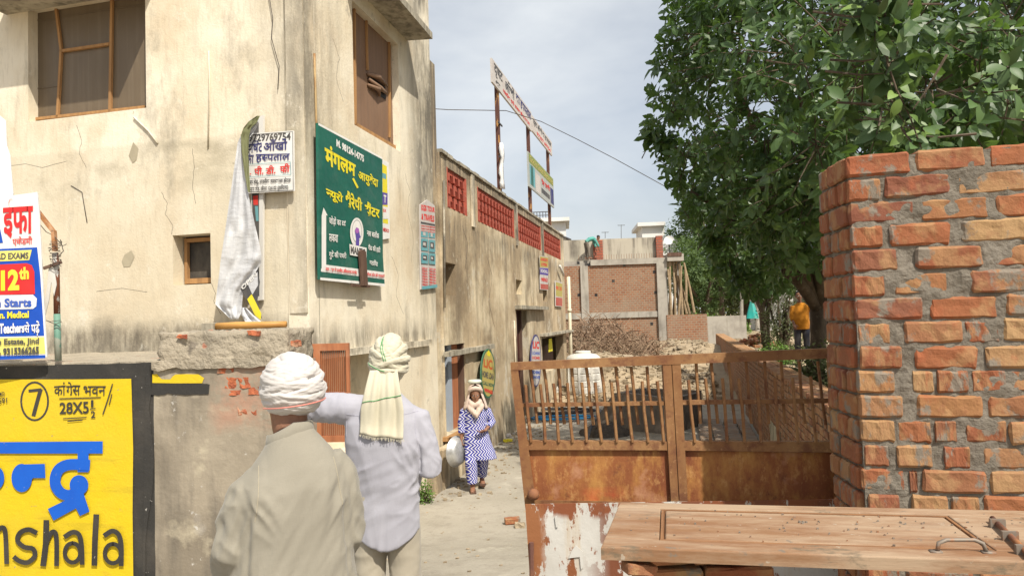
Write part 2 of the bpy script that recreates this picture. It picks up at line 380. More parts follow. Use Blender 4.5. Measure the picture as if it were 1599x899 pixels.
M['brickred'] = mat('red_painted_brick', (.42, .105, .07), .85, layers=[dict(s=5., d=6, lo=.45, hi=.7, c=(.28, .07, .05), f=.7), dict(s=12., d=8, lo=.6, hi=.72, c=(.45, .22, .15), f=.6)])
M['oldwood'] = mat('dark_old_wood', (.09, .05, .035), .8, layers=[dict(s=(14, 14, 1.5), d=6, lo=.4, hi=.7, c=(.16, .10, .07), f=.8)])
# ================================================================ the two facades
G0 = at_z(688, 757, 0)
FR = Fr(G0, 90 - 12.45)                       # alley face, x runs away along the alley
XC = -3.93                                    # the front corner
FL = Fr(FR.w(XC, 0, 0), -14.7)                # street face, x negative to the left
def rect(fr, quad, dep=0):
    p = [fr.px(u, v, dep) for u, v in quad]   # tl tr br bl
    return ((p[0][0] + p[3][0]) / 2, (p[1][0] + p[2][0]) / 2, (p[2][1] + p[3][1]) / 2, (p[0][1] + p[1][1]) / 2)
big = rect(FL, [(42, 2), (227, 2), (228, 169), (46, 190)]); big = (big[0], big[1], big[2], 6.05)
small = rect(FL, [(262, 367), (329, 365), (329, 443), (278, 445)])
rw = rect(FR, [(550, 5), (623, 68), (624, 236), (553, 195)])
rec = (FR.px(500, 560)[0], FR.px(601, 600)[0], .95, 2.14)
b2_root = thing('single_storey_building', 'long low weathered building with red lattice openings running along the alley', 'building', FR, (0, 0, 0))
b1 = thing('two_storey_building', 'two storey cream plastered building with stained walls at the left corner of the alley', 'building', FR, (0, 0, 0))
TOP = 7.4
part('wall', wall(MB(), XC, 0, -.3, TOP, [rw, rec], 0, .22), M['plaster_a'], b1)
# street face is built in its own frame and hung under the same building
relL = FR.m.inverted() @ FL.m
def tr(mb, mt): mb.v = [tuple(mt @ Vector(v)) for v in mb.v]; return mb
part('wall', tr(wall(MB(), -7.5, -.008, -.3, TOP, [big, small], 0, .22), relL), M['plaster_left'], b1)
part('roof', MB().box(XC + .3, -.2, .24, 7.3, TOP - .5, TOP - .3), M['grime'], b1)
part('rear_wall', MB().box(XC + .3, -.2, 7.0, 7.2, -.3, TOP - .52), M['grime'], b1)
part('end_wall', MB().box(-.002, .2, .26, 7.0, -.3, TOP - .1), M['plaster_b'], b1)
# the pier beside the junction
part('pier', MB().box(.004, .34, .035, .25, -.3, FR.px(681, 100)[1]), M['plaster_b'], b1, 'slightly recessed dark stained pier at the end of the cream wall')
# corner strip and drip grooves
part('corner_strip', tr(MB().box(-.20, -.012, -.018, .0, 2.55, TOP), relL), M['plaster_left'], b1)
# big window on the street face
def wbar(fr, a, b, wd, dep, d2=.035, rel=None):
    A = fr.px(*a, dep); B = fr.px(*b, dep); dx = B[0] - A[0]; dz = B[1] - A[1]; l = math.hypot(dx, dz); nx, nz_ = -dz / l * wd / 2, dx / l * wd / 2
    mb = MB().slab([(A[0] - nx, A[1] - nz_), (B[0] - nx, B[1] - nz_), (B[0] + nx, B[1] + nz_), (A[0] + nx, A[1] + nz_)], dep - d2, dep)
    return tr(mb, rel) if rel else mb
def bpart(name, mb, m, label=None): return part(name, mb, m, b1, label)
win = part('window', tr(MB().box(big[0], big[1], .125, .135, big[2], big[3]), relL), M['pane'], b1, 'wide window covered with brown plastic sheets between thin wooden bars')
for a, b, wd in [((88, 0), (98, 80), .028), ((98, 80), (92, 184), .028), ((177, -6), (174, 177), .03), ((98, 81), (173, 70), .03), ((46, 188), (228, 168), .03), ((42, 0), (47, 188), .02)]:
    part('window_bar', wbar(FL, a, b, wd, .12, .03, relL), M['wood'], win)
for (a, b) in [((46, 33), (90, 30)), ((99, 27), (174, 14)), ((176, 14), (227, 8)), ((47, 140), (94, 134))]:
    part('sheet_seam', wbar(FL, a, b, .012, .124, .006, relL), M['pane'], win)
part('sunshade', tr(MB().box(big[0] - .3, big[1] + .12, -.46, .0, 6.02, 6.12), relL), M['grime'], b1)
# little deep window
sw = part('window', tr(wall(MB(), small[0] + .02, small[1], small[2] + .02, small[3] - .02, [(small[0] + .055, small[1] - .015, small[2] + .075, small[3] - .06)], .15, .19), relL), M['wood'], b1, 'small square wooden window frame set deep in the wall')
part('painted_shade_panel', tr(MB().box(small[0], small[1], .205, .215, small[2], small[3]), relL), M['dark'], sw)  # solid panel, its dark colour stands in for the room's shade

# tall window on the alley face with its sunshade
w2 = part('window', MB().box(rw[0], rw[1], .10, .115, rw[2], rw[3]), M['pane2'], b1, 'tall window filled with torn brown sheeting below the sunshade')
for a, b, wd in [((553, 195), (624, 236), .05), ((551, 5), (553, 195), .03), ((623, 68), (624, 236), .03), ((570, 22), (572, 110), .02), ((606, 55), (607, 215), .02)]:
    part('window_bar', wbar(FR, a, b, wd, .095, .03), M['wood'], w2)
def ppoly(fr, pts, dep): return [fr.px(u, v, dep) for u, v in pts]
part('torn_hole', MB().poly(ppoly(FR, [(575, 120), (586, 124), (602, 137), (600, 141), (588, 134), (577, 132)], .094), .094), M['black'], w2)
part('torn_hole', MB().poly(ppoly(FR, [(589, 142), (598, 141), (604, 150), (602, 156), (592, 149)], .094), .094), M['black'], w2)
def flap(a, b, c, wd):
    mb = MB(); P = [FR.px(*q, .08) for q in (a, b, c)]; mb.tube([(P[0][0], .08, P[0][1]), (P[1][0], .05, P[1][1]), (P[2][0], .075, P[2][1])], [wd * .6, wd, wd * .5], 6); mb.smooth = True; return mb
for a, b, c in [((574, 116), (588, 121), (604, 134)), ((576, 124), (590, 138), (603, 146)), ((575, 133), (588, 140), (592, 150))]:
    part('torn_flap', flap(a, b, c, .035), M['pane2'], w2)
# sunshade: underside line measured at the wall, projecting .37
sz = FR.px(636, 66)[1]; sx1 = FR.px(636, 66)[0]; sx0 = rw[0] - .25
part('sunshade', MB().hexa([(sx0, -.40, sz), (sx1, -.37, sz), (sx1, 0, sz + .02), (sx0, 0, sz + .02)], [(sx0, -.40, sz + .09), (sx1, -.37, sz + .09), (sx1, 0, sz + .1), (sx0, 0, sz + .1)]), M['grime'], b1)
def irregular_edge(mb, x0, x1, y0, y1, z0, z1, n, j):
    for i in range(n):
        a = x0 + (x1 - x0) * i / n; b = x0 + (x1 - x0) * (i + 1) / n; mb.box(a, b - .002, y0 + random.uniform(-j, j), y1, z0, z1 + random.uniform(-j, j))
    return mb
# ledge over the recess by the corner, recess back, shutter leaf
lx0, lx1 = FR.px(500, 545)[0], FR.px(668, 540)[0]; lz = FR.px(600, 541)[1]
part('ledge', irregular_edge(MB(), lx0, lx1, -.07, -.001, lz - .05, lz + .03, 9, .006), M['plaster_a'], b1)
part('recess_back', MB().box(rec[0] - .1, rec[1] + .1, .45, .5, rec[2] - .1, rec[3] + .1), M['plaster_a'], b1)
part('recess_side', MB().box(rec[0] - .1, rec[0], .22, .45, rec[2] - .1, rec[3] + .1).box(rec[1], rec[1] + .1, .22, .45, rec[2] - .1, rec[3] + .1).box(rec[0], rec[1], .22, .45, rec[2] - .1, rec[2]).box(rec[0], rec[1], .22, .45, rec[3], rec[3] + .1), M['plaster_a'], b1)
M['doorrust'] = mat('rust_painted_shutter', (.42, .165, .075), .75, layers=[dict(s=(16, 16, 2), d=6, lo=.4, hi=.65, c=(.25, .09, .045), f=.6), dict(s=6., d=8, lo=.55, hi=.7, c=(.45, .22, .12), f=.6)])
hinge = FR.w(FR.px(487, 560)[0], -.02, 0)
FD = Fr(hinge, -4.0)
q = [FD.px(486, 540), FD.px(545, 532), FD.px(545, 692), FD.px(488, 690)]
x1 = q[1][0]; z0, z1 = q[3][1], (q[0][1] + q[1][1]) / 2
relD = FR.m.inverted() @ FD.m
leaf = part('shutter', tr(wall(MB(), 0, x1, z0, z1, [(.07, x1 - .03, z0 + .06, z0 + .42), (.07, x1 - .03, z0 + .48, z1 - .07)], -.02, .02), relD), M['doorrust'], b1, 'open rust coloured shutter leaf with ribbed panel beside the corner')
n = 13
for i in range(n):
    a = .07 + (x1 - .10) * i / n; b = .07 + (x1 - .10) * (i + .86) / n
    part('slat', tr(MB().hexa([(a, .016, z0 + .06), ((a + b) / 2, -.012, z0 + .06), (b, .016, z0 + .06), ((a + b) / 2, .019, z0 + .06)], [(a, .016, z1 - .07), ((a + b) / 2, -.012, z1 - .07), (b, .016, z1 - .07), ((a + b) / 2, .019, z1 - .07)]), relD), M['doorrust'], leaf)
part('hinge_post', tr(MB().box(-.045, -.002, -.03, .03, z0, z1), relD), M['doorrust'], leaf)
# pipes, cracks and cables on the building
pp = [FR.px(490, 82), FR.px(497, 195)]
def stripe(fr, pts, r, m, name, root, dep=-.012, rel=None, n=6):
    P = [fr.px(u, v, dep) for u, v in pts]; mb = MB().tube([(p[0], dep, p[1]) for p in P], r, n); mb.smooth = True
    if rel: tr(mb, rel)
    return part(name, mb, m, root)
M['rustpipe'] = mat('rusty_yellowed_pipe', (.42, .30, .15), .8, layers=[dict(s=(20, 20, 5), d=6, lo=.45, hi=.6, c=(.22, .10, .04), f=.8)])
M['cable'] = flat('dark_cable', (.06, .05, .045))
stripe(FR, [(491, 84), (492.5, 140), (495, 230), (497, 330), (499, 405)], .012, M['rustpipe'], 'conduit', b1)
stripe(FL, [(418, -20), (426, 30), (424, 60), (436, 104), (434, 140)], .004, M['cable'], 'loose_cable', b1, -.02, relL, 4)
stripe(FL, [(326, 80), (327, 130), (325, 232)], .008, M['plaster_left'], 'conduit', b1, -.006, relL, 4)
stripe(FL, [(209, 183), (232, 205), (246, 224)], .012, M['plaster_left'], 'plaster_ridge', b1, -.01, relL, 4)
stripe(FL, [(111, 290), (128, 300), (136, 348)], .004, M['cable'], 'plaster_crack', b1, -.003, relL, 4)
for k_, (F_, pts_) in enumerate([(FL, [(252, 300), (262, 318), (258, 334), (270, 352), (268, 366)]), (FL, [(330, 442), (337, 458), (334, 470), (345, 490)]), (FL, [(120, 196), (128, 220), (124, 240), (135, 262)]), (FL, [(10, 260), (40, 256), (66, 262), (104, 252)]), (FL, [(300, 232), (304, 262), (300, 290), (306, 318)]), (FL, [(150, 455), (190, 450), (230, 456)]), (FR, [(520, 60), (530, 92), (524, 120), (536, 160)]), (FR, [(632, 270), (640, 300), (636, 330), (646, 372), (642, 410)]), (FR, [(612, 400), (622, 430), (618, 462), (630, 490)]), (FR, [(760, 400), (768, 430), (763, 470), (772, 510)]), (FR, [(722, 352), (730, 380), (726, 420)])]):
    pp2 = []
    for a_, b__ in zip(pts_[:-1], pts_[1:]):
        for q_ in range(4): t_ = q_ / 4; pp2.append((a_[0] + (b__[0] - a_[0]) * t_ + 1.8 * noise.noise(Vector((k_ * 9.1, q_ * 3.3, a_[0]))), a_[1] + (b__[1] - a_[1]) * t_))
    stripe(F_, pp2 + [pts_[-1]], .0028 if k_ < 9 else .005, M['cable'], 'plaster_crack', b1 if k_ < 9 else b2_root, .0015, relL if F_ is FL else None, 4)
def spill(fr, pts, dep, m, name, root, rel=None):
    mb = MB().poly(ppoly(fr, pts, dep), dep)
    if rel: tr(mb, rel)
    return part(name, mb, m, root)
M['patch'] = mat('grey_cement_patch', (.40, .35, .25), .95, layers=[dict(s=9., d=6, lo=.4, hi=.6, c=(.33, .29, .21), f=.7)])
spill(FL, [(208, 222), (216, 232), (213, 250), (207, 255), (201, 243)], -.004, M['patch'], 'cement_patch', b1, relL)
spill(FL, [(194, 398), (205, 391), (210, 401), (203, 416), (193, 417), (190, 408)], -.004, M['patch'], 'cement_patch', b1, relL)
# floor course and bottom course at the street face
z_a = FL.px(120, 500)[1]; z_b = FL.px(120, 553)[1]
part('plinth_course', tr(irregular_edge(MB(), -7.4, -2.25, -.05, -.0005, z_b - .35, z_b, 26, .006), relL), M['grime'], b1)
# ================================================================ the long low building
b2 = b2_root
X0, X1, ZT = .345, 13.25, 5.06
JS = [rect(FR, [(698, 260), (728.5, 279), (728.5, 336), (698, 323)]), rect(FR, [(745.6, 291), (802.6, 328), (802.6, 371.7), (745.6, 345)]),
      rect(FR, [(808.8, 333), (844.4, 357), (844.4, 391), (808.8, 377)]), rect(FR, [(849, 358.6), (875, 372.6), (875, 404), (849, 394)])]
zj0 = sum(j[2] for j in JS) / 4; zj1 = sum(j[3] for j in JS) / 4
JS = [(j[0], j[1], zj0, zj1) for j in JS]
D1 = rect(FR, [(689, 551), (729, 548), (726, 668), (689, 683)]); D1 = (.36, D1[1], D1[2], 2.05)
xa = FR.px(806, 485)[0]; xb = FR.px(822, 485)[0]; D2 = (xa, xb, .12, FR.px(815, 484)[1])
xa = FR.px(846, 527)[0]; xb = FR.px(879, 527)[0]; D3 = (xa, xb, .95, FR.px(860, 526)[1])
N1 = rect(FR, [(695, 411), (712, 411), (712, 460), (695, 462)]); N2 = rect(FR, [(806, 437), (815, 437), (815, 459), (806, 460)]); N3 = rect(FR, [(848, 453), (854, 453), (854, 470), (848, 471)])
part('wall', wall(MB(), X0, X1, -.3, ZT, JS + [D1, D2, D3, N1, N2, N3], 0, .24), M['plaster_b'], b2)
part('roof', MB().box(X0, X1, .26, 7, 3.95, 4.1), M['grime'], b2)
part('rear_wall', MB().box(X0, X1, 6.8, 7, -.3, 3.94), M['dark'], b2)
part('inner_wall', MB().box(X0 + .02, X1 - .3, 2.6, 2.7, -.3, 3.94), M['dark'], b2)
part('end_wall', MB().box(X1 - .24, X1 - .004, .245, 6.8, -.3, ZT - .1), M['plaster_b'], b2)
part('parapet_back', MB().box(X0 + .1, X1 - .3, .46, .5, 4.1, zj1 + .1), M['brickred'], b2)
part('coping', irregular_edge(MB(), X0 + .01, X1, -.03, .25, ZT + .002, ZT + .05, 40, .012), M['grime'], b2)
for (a, b) in [(JS[0][1] + .06, JS[1][0] - .06), (JS[1][1] + .02, JS[2][0] - .02), (JS[2][1] + .02, JS[3][0] - .02)]:
    part('parapet_post', MB().box((a + b) / 2 - .09, (a + b) / 2 + .09, -.03, -.001, zj0 - .15, ZT - .02), M['plaster_a'], b2)
for x0, x1, z0, z1 in JS:
    mb = MB(); rows = 3; h = (z1 - z0) / rows
    mb.box(x0, x1, .02, .2, z0 - .01, z0 + .03)
    for k in range(rows):
        zz = z0 + k * h; mb.box(x0, x1, .03, .14, zz + h * .62, zz + h * .98)
        n = max(3, round((x1 - x0) / .27))
        for i in range(n):
            xx = x0 + (i + .5) * (x1 - x0) / n; wd = .05
            mb.hexa([(xx - wd - .06, -.012, zz + h * .05), (xx + wd - .06, -.012, zz + h * .05), (xx + wd + .09, .20, zz + h * .05), (xx - wd + .09, .20, zz + h * .05)],
                    [(xx - wd - .06, -.012, zz + h * .62), (xx + wd - .06, -.012, zz + h * .62), (xx + wd + .09, .20, zz + h * .62), (xx - wd + .09, .20, zz + h * .62)])
    mb.box(x0, x0 + .04, -.005, .1, z0, z1).box(x1 - .05, x1, -.005, .1, z0, z1)
    part('lattice_screen', mb, M['brickred'], b2, 'red painted brick lattice filling a parapet opening', 'stuff')
def niche(nn, mt, dp):
    a, b, c, d = nn; part('niche_back', MB().box(a - .02, b + .02, dp, dp + .03, c - .02, d + .02), mt, b2)
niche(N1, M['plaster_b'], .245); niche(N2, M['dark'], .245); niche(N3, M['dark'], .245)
# ledges
def ledge(u0, u1, v, t, dep, m=M['grime'], jut=0):
    a = FR.px(u0, v)[0]; b = FR.px(u1, v)[0] + jut; z = FR.px((u0 + u1) / 2, v)[1]
    part('ledge', irregular_edge(MB(), a, b, -dep, -.001, z - t, z, max(4, int((b - a) / .25)), .008), m, b2)
ledge(692, 765, 543, .08, .10); ledge(804, 848, 478, .08, .16); ledge(843, 884, 518, .07, .18, jut=.5)
# door one
d1 = part('door', MB().box(D1[0] + .42 * (D1[1] - D1[0]), D1[0] + .60 * (D1[1] - D1[0]), .10, .2, D1[2], D1[3] - .001), flat('pale_blue_post', (.33, .37, .42)), b2, 'doorway with a pale post and a dark red door leaf')
part('door_leaf', MB().box(D1[0] + .60 * (D1[1] - D1[0]) + .002, D1[1] - .03, .12, .16, D1[2], D1[3] - .02), M['doorrust'], d1)
part('door_frame', MB().box(D1[1] - .055, D1[1] - .001, .02, .23, D1[2], D1[3] - .002), M['oldwood'], d1)
part('door_sill', MB().box(D1[0] - .1, D1[1] + .15, -.10, .22, D1[2] - .06, D1[2] - .001, .006), M['wood'], b2)
part('plinth', irregular_edge(MB(), -.6, D1[1] + .55, -.14, -.002, -.3, D1[2] - .1, 9, .02), M['plaster_b'], b2)
d2 = part('door', MB().box(D2[0] + .15, D2[1], .14, .18, D2[2], D2[3]), mat('dark_maroon_door', (.075, .018, .015), .6, layers=[dict(s=5., lo=.4, hi=.7, c=(.03, .012, .01), f=.7)]), b2, 'tall narrow dark maroon door')
part('door_frame', MB().box(D2[0] + .001, D2[0] + .1, .02, .2, D2[2], D2[3] - .001).box(D2[1] - .3, D2[1] - .2, .08, .139, D2[2], D2[3]), M['oldwood'], d2)
d3 = part('window', MB().box(D3[0] + .9, D3[1] - .4, .26, .3, D3[2] + .2, D3[3] - .25), M['oldwood'], b2, 'dark unglazed opening near the far end')
part('hanging_card', MB().slab([(D3[0] + 1.3, D3[3] - .42), (D3[0] + 2.0, D3[3] - .42), (D3[0] + 1.9, D3[3] - .05), (D3[0] + 1.4, D3[3] - .05)], .05, .055), M['yellow'], d3)
# pipes
stripe(FR, [(693, 282), (694.5, 480)], .018, M['plaster_a'], 'drain_pipe', b2, -.025)
stripe(FR, [(803, 500), (806, 600)], .02, M['plaster_a'], 'drain_pipe', b2, -.025)
stripe(FR, [(874, 415), (880, 430)], .04, M['offwhite'], 'bent_pipe', b2, -.1)
pv = flat('cream_plastic_pipe', (.62, .56, .42))
pipe = MB(); px_ = X1 + .12; pipe.tube([(px_, -.12, .1), (px_, -.12, 3.75)], .055, 10); pipe.tube([(px_, -.12, .1), (px_, -.12, .3)], .07, 10); pipe.tube([(px_, -.12, 2.6), (px_, -.12, 2.7)], .07, 10); pipe.smooth = True
solo('drain_pipe', pipe, pv, 'cream plastic downpipe at the far corner of the long low building', 'pipe', FR, (px_, -.12, 0))
part('end_post', MB().box(X1 + .002, X1 + .09, .01, .2, -.2, ZT - .05), M['plaster_b'], b2)
# ================================================================ ground: one height field, split into dirt and concrete alley
XW0 = at_z(1300, 640, 1.48)                 # near point of the compound wall's top edge
def smooth(a, b, x): t = min(1, max(0, (x - a) / (b - a))); return t * t * (3 - 2 * t)
WD = Vector((math.sin(R(13.1)), math.cos(R(13.1))))      # heading of the compound wall
WP = Vector((XW0.x, XW0.y))
def wall_side(x, y): d = Vector((x, y)) - WP; return d.x * WD.y - d.y * WD.x        # >0 right of the wall face
def height(x, y):
    h = .62 * (1 - smooth(3.6, 9.5, y))
    h += .75 * smooth(21, 36, y)
    if 18.5 < y < 60:
        f = smooth(18.5, 23, y)
        h += f * (.22 * noise.noise(Vector((x * .5, y * .35, 0))) + .10 * noise.noise(Vector((x * 1.7, y * 1.2, 3))) + .12)
        h += f * .75 * math.exp(-((x - 3.2) / 1.8) ** 2 - ((y - 25.5) / 3.0) ** 2) + f * .8 * math.exp(-((x - 2.5) / 2.2) ** 2 - ((y - 32) / 3) ** 2) + f * .5 * math.exp(-((x - 7.5) / 2.5) ** 2 - ((y - 31) / 3) ** 2)
    s = wall_side(x, y)
    if s > .15 and y < 60: h = max(h, (1.08 + .12 * noise.noise(Vector((x * .8, y * .8, 5)))) * smooth(5.2, 6.5, y) + h * (1 - smooth(5.2, 6.5, y)))
    return h
def axis(lo, hi, fine0, fine1, st):
    a = [fine0 + st * i for i in range(int(round((fine1 - fine0) / st)) + 1)]
    d = st; x = fine1
    while x < hi: d *= 1.35; x += d; a.append(x)
    d = st; x = fine0
    while x > lo: d *= 1.35; x -= d; a.insert(0, x)
    return a
xs = axis(-900, 900, -4, 12, .22); ys = axis(-60, 1600, 2, 40, .3)
V = [(x, y, height(x, y)) for y in ys for x in xs]; nx = len(xs)
dirt = MB(); dirt.v = V; conc = MB(); conc.v = V
for j in range(len(ys) - 1):
    for i in range(nx - 1):
        f = (j * nx + i, j * nx + i + 1, (j + 1) * nx + i + 1, (j + 1) * nx + i); cx = (xs[i] + xs[i + 1]) / 2; cy = (ys[j] + ys[j + 1]) / 2
        (conc if (cy < 20.3 and -8 < cx and wall_side(cx, cy) < .1) else dirt).f.append(f)
dirt.smooth = conc.smooth = True
M['dirt'] = mat('dry_earth', (.40, .31, .20), 1, layers=[dict(s=.5, d=7, lo=.4, hi=.62, c=(.30, .235, .155), f=.8), dict(s=5., d=9, lo=.52, hi=.66, c=(.20, .155, .105), f=.6, r=.75), dict(s=22., d=6, lo=.58, hi=.68, c=(.50, .42, .31), f=.6)], bump=[(3., .12, 9), (20., .03, 7)])
M['conc'] = mat('worn_concrete_ground', (.30, .27, .215), .95, layers=[dict(s=.8, d=8, lo=.42, hi=.62, c=(.37, .335, .275), f=.7), dict(s=3.5, d=9, lo=.5, hi=.68, c=(.22, .19, .15), f=.55, r=.7), dict(s=30., d=6, lo=.58, hi=.68, c=(.17, .15, .12), f=.5), dict(s=1.3, d=9, lo=.60, hi=.64, c=(.47, .43, .35), f=.5, r=.75), dict(s=.9, d=9, lo=.57, hi=.66, c=(.17, .15, .12), f=.5, r=.72, seed=17), dict(s=60., d=4, lo=.60, hi=.66, c=(.45, .42, .36), f=.5)], bump=[(4., .02, 9), (40., .006, 6)])
solo('ground', dirt, M['dirt'], None, None, kind='structure'); solo('alley_pavement', conc, M['conc'], None, None, kind='structure')
# ================================================================ bricks
def brick_mesh(name, m, seed, l=.225, d=.108, h=.072, bev=.006, jit=.003, fine=False):
    rnd = random.Random(seed); bm = bmesh.new(); bmesh.ops.create_cube(bm, size=1)
    for v in bm.verts: v.co = Vector((v.co.x * l, v.co.y * d, v.co.z * h))
    bmesh.ops.bevel(bm, geom=bm.edges[:], offset=bev, segments=1, affect='EDGES', profile=.5)
    for i in (range(1, 5) if fine else ()): bmesh.ops.bisect_plane(bm, geom=bm.verts[:] + bm.edges[:] + bm.faces[:], plane_co=(l * (i / 5 - .5) + rnd.uniform(-.01, .01), 0, 0), plane_no=(1, 0, 0))
    if fine: bmesh.ops.bisect_plane(bm, geom=bm.verts[:] + bm.edges[:] + bm.faces[:], plane_co=(0, 0, .004), plane_no=(0, 0, 1))
    for v in bm.verts: v.co += Vector((rnd.uniform(-jit, jit), rnd.uniform(-jit, jit), rnd.uniform(-jit, jit))) * (.8 if fine else 1) + (noise.noise_vector(v.co * 22 + Vector((seed * 5, 0, 0))) * .0032 if fine else Vector((0, 0, 0)))
    me = bpy.data.meshes.new(name); bm.to_mesh(me); bm.free(); me.materials.append(m); return me
MORT = (.155, .135, .107)
M['brick'] = mat('fired_brick', (.5, .2, .08), .9, rand=[(.245, .083, .040), (.28, .11, .048), (.18, .064, .040), (.30, .15, .065), (.22, .075, .038), (.34, .215, .105), (.27, .11, .050), (.20, .08, .048), (.255, .088, .042), (.235, .085, .042)], layers=[
    dict(s=9., d=3, lo=.5, hi=.6, c=(.36, .22, .105), f=.55), dict(s=30., d=7, lo=.52, hi=.68, c=(.22, .09, .05), f=.5, r=.7), dict(s=7., d=5, lo=.56, hi=.64, c=(.33, .10, .045), f=.5), dict(s=6.5, d=7, lo=.545, hi=.60, c=(.20, .173, .138), f=.95, r=.68)], bump=[(25., .006, 7), (90., .002, 4)])
M['brick_side'] = M['brick']
M['mortar'] = mat('rough_cement_mortar', MORT, .97, layers=[dict(s=8., d=8, lo=.42, hi=.62, c=(.215, .19, .155), f=.8), dict(s=25., d=8, lo=.55, hi=.68, c=(.13, .11, .09), f=.6)], bump=[(12., .02, 9), (60., .006, 6)])
BR = [brick_mesh('brick', M['brick'], k, bev=.008, fine=True) for k in range(9)]
# ---- the gate pier: front rows traced brick by brick
PC = at_y(1333, 520, 2.62)
FP = Fr((PC.x, PC.y, 0), -13.0)
SIDE = Fr((PC.x, PC.y, 0), 90 - 6.0)
pier = thing('brick_pillar', 'tall unplastered orange brick pillar with rough cement joints at the right edge', 'pillar', FP, (0, 0, 0))
rows = [(236, [(1320, 1420), (1430, 1538), (1546, 1655), (1664, 1770)]), (274, [(1323, 1374), (1381, 1484), (1495, 1603), (1612, 1720)]), (309, [(1325, 1428), (1437, 1543), (1556, 1660), (1670, 1775)]),
        (346, [(1329, 1378), (1388, 1483), (1503, 1610), (1620, 1730)]), (384, [(1331, 1401), (1430, 1533), (1552, 1655), (1665, 1770)]), (421, [(1332, 1381), (1396, 1480), (1515, 1620), (1630, 1735)]),
        (458, [(1335, 1442), (1452, 1557), (1571, 1675), (1685, 1790)]), (496, [(1340, 1390), (1412, 1503), (1507, 1560), (1567, 1670), (1680, 1790)]), (535, [(1342, 1407), (1428, 1526), (1540, 1645), (1655, 1760)]),
        (573, [(1333, 1396), (1424, 1457), (1463, 1512), (1518, 1572), (1576, 1680), (1690, 1790)]), (612, [(1342, 1409), (1432, 1534), (1543, 1650), (1660, 1765)]), (651, [(1345, 1398), (1402, 1455), (1460, 1494), (1508, 1572), (1575, 1680)]),
        (691, [(1350, 1388), (1400, 1455), (1474, 1515), (1535, 1640), (1650, 1755)]), (730, [(1346, 1413), (1420, 1432), (1440, 1540), (1546, 1650), (1660, 1765)]), (770, [(1356, 1405), (1424, 1480), (1486, 1530), (1536, 1640), (1650, 1755)])]
zc = []
for k, (v, segs) in enumerate(rows):
    z = FP.px(1400, v + 19)[1]; zc.append(z)
pitch = (zc[0] - zc[-1]) / (len(zc) - 1)
z = zc[-1]; k = 0
while z - pitch > .45:
    z -= pitch; zc.append(z); rows.append((0, [(1350, 1455), (1465, 1570), (1580, 1690), (1700, 1790)] if k % 2 else [(1350, 1400), (1410, 1515), (1525, 1630), (1640, 1745)])); k += 1
ZP = zc[0] + .04
rnd = random.Random(3)
for k, (v, segs) in enumerate(rows):
    z = zc[0] - pitch * k if k < 15 else zc[k]; z = zc[0] - pitch * k
    for (u0, u1) in segs:
        vv = v + 19 if v else 790
        xa = FP.px(u0, vv)[0]; xb = FP.px(u1, vv)[0]
        if u0 < 1360 and v: xa = max(xa, .004)
        sx = (xb - xa) / .225; mt = Matrix.Translation(((xa + xb) / 2, .05 + rnd.uniform(-.007, .004), z + rnd.uniform(-.003, .003))) @ Matrix.Rotation(rnd.uniform(-.02, .02), 4, 'Y') @ Matrix.Rotation(rnd.uniform(-.02, .02), 4, 'Z') @ Matrix.Diagonal((sx, 1, 1.06, 1))
        inst('brick', rnd.choice(BR), pier, mt)
    # return face
    rel = FP.m.inverted() @ SIDE.m
    y = .004; segl = [(.004, .100), (.112, .205), (.217, .315)] if k % 2 else [(.004, .205), (.217, .315)]
    for (a, b) in segl:
        a = max(a, .022)
        mt = rel @ Matrix.Translation(((a + b) / 2, -.047 + rnd.uniform(-.004, .005), z)) @ Matrix.Diagonal(((b - a) / .225 * .98, .9, 1.02, 1))
        inst('brick', rnd.choice(BR), pier, mt)
def rough_slab(mb, x0, x1, z0, z1, y, amp, st, seed, back):
    nx_ = max(2, int((x1 - x0) / st)); nz_ = max(2, int((z1 - z0) / st)); b = len(mb.v)
    for j in range(nz_ + 1):
        for i in range(nx_ + 1):
            x = x0 + (x1 - x0) * i / nx_; zz = z0 + (z1 - z0) * j / nz_; e = 0 if i in (0, nx_) or j in (0, nz_) else 1
            mb.v.append((x, y + e * amp * (noise.noise(Vector((x * 14, seed, zz * 14))) + .6 * noise.noise(Vector((x * 40, seed, zz * 40)))), zz))
    for j in range(nz_):
        for i in range(nx_):
            a = b + j * (nx_ + 1) + i; mb.f.append((a, a + 1, a + nx_ + 2, a + nx_ + 1))
    return mb
zb = zc[0] - pitch * (len(rows) - 1) - .04
side_end = rel @ Vector((.36, 0, 0)); ca = FP.px(1800, 500)[0]
c0 = Vector((.012, .008)); c1 = rel @ Vector((.31, -.010, 0)); core = [(.016, .014), (ca, .014), (ca, .32), (c1.x + .0, c1.y)]
mb = MB(); mb.hexa([(p[0], p[1], zb) for p in core], [(p[0], p[1], ZP - .012) for p in core]); rough_slab(mb, .012, ca, zb, ZP - .012, .0015, .009, .014, 3.3, 0)
part('mortar', mb, M['mortar'], pier)
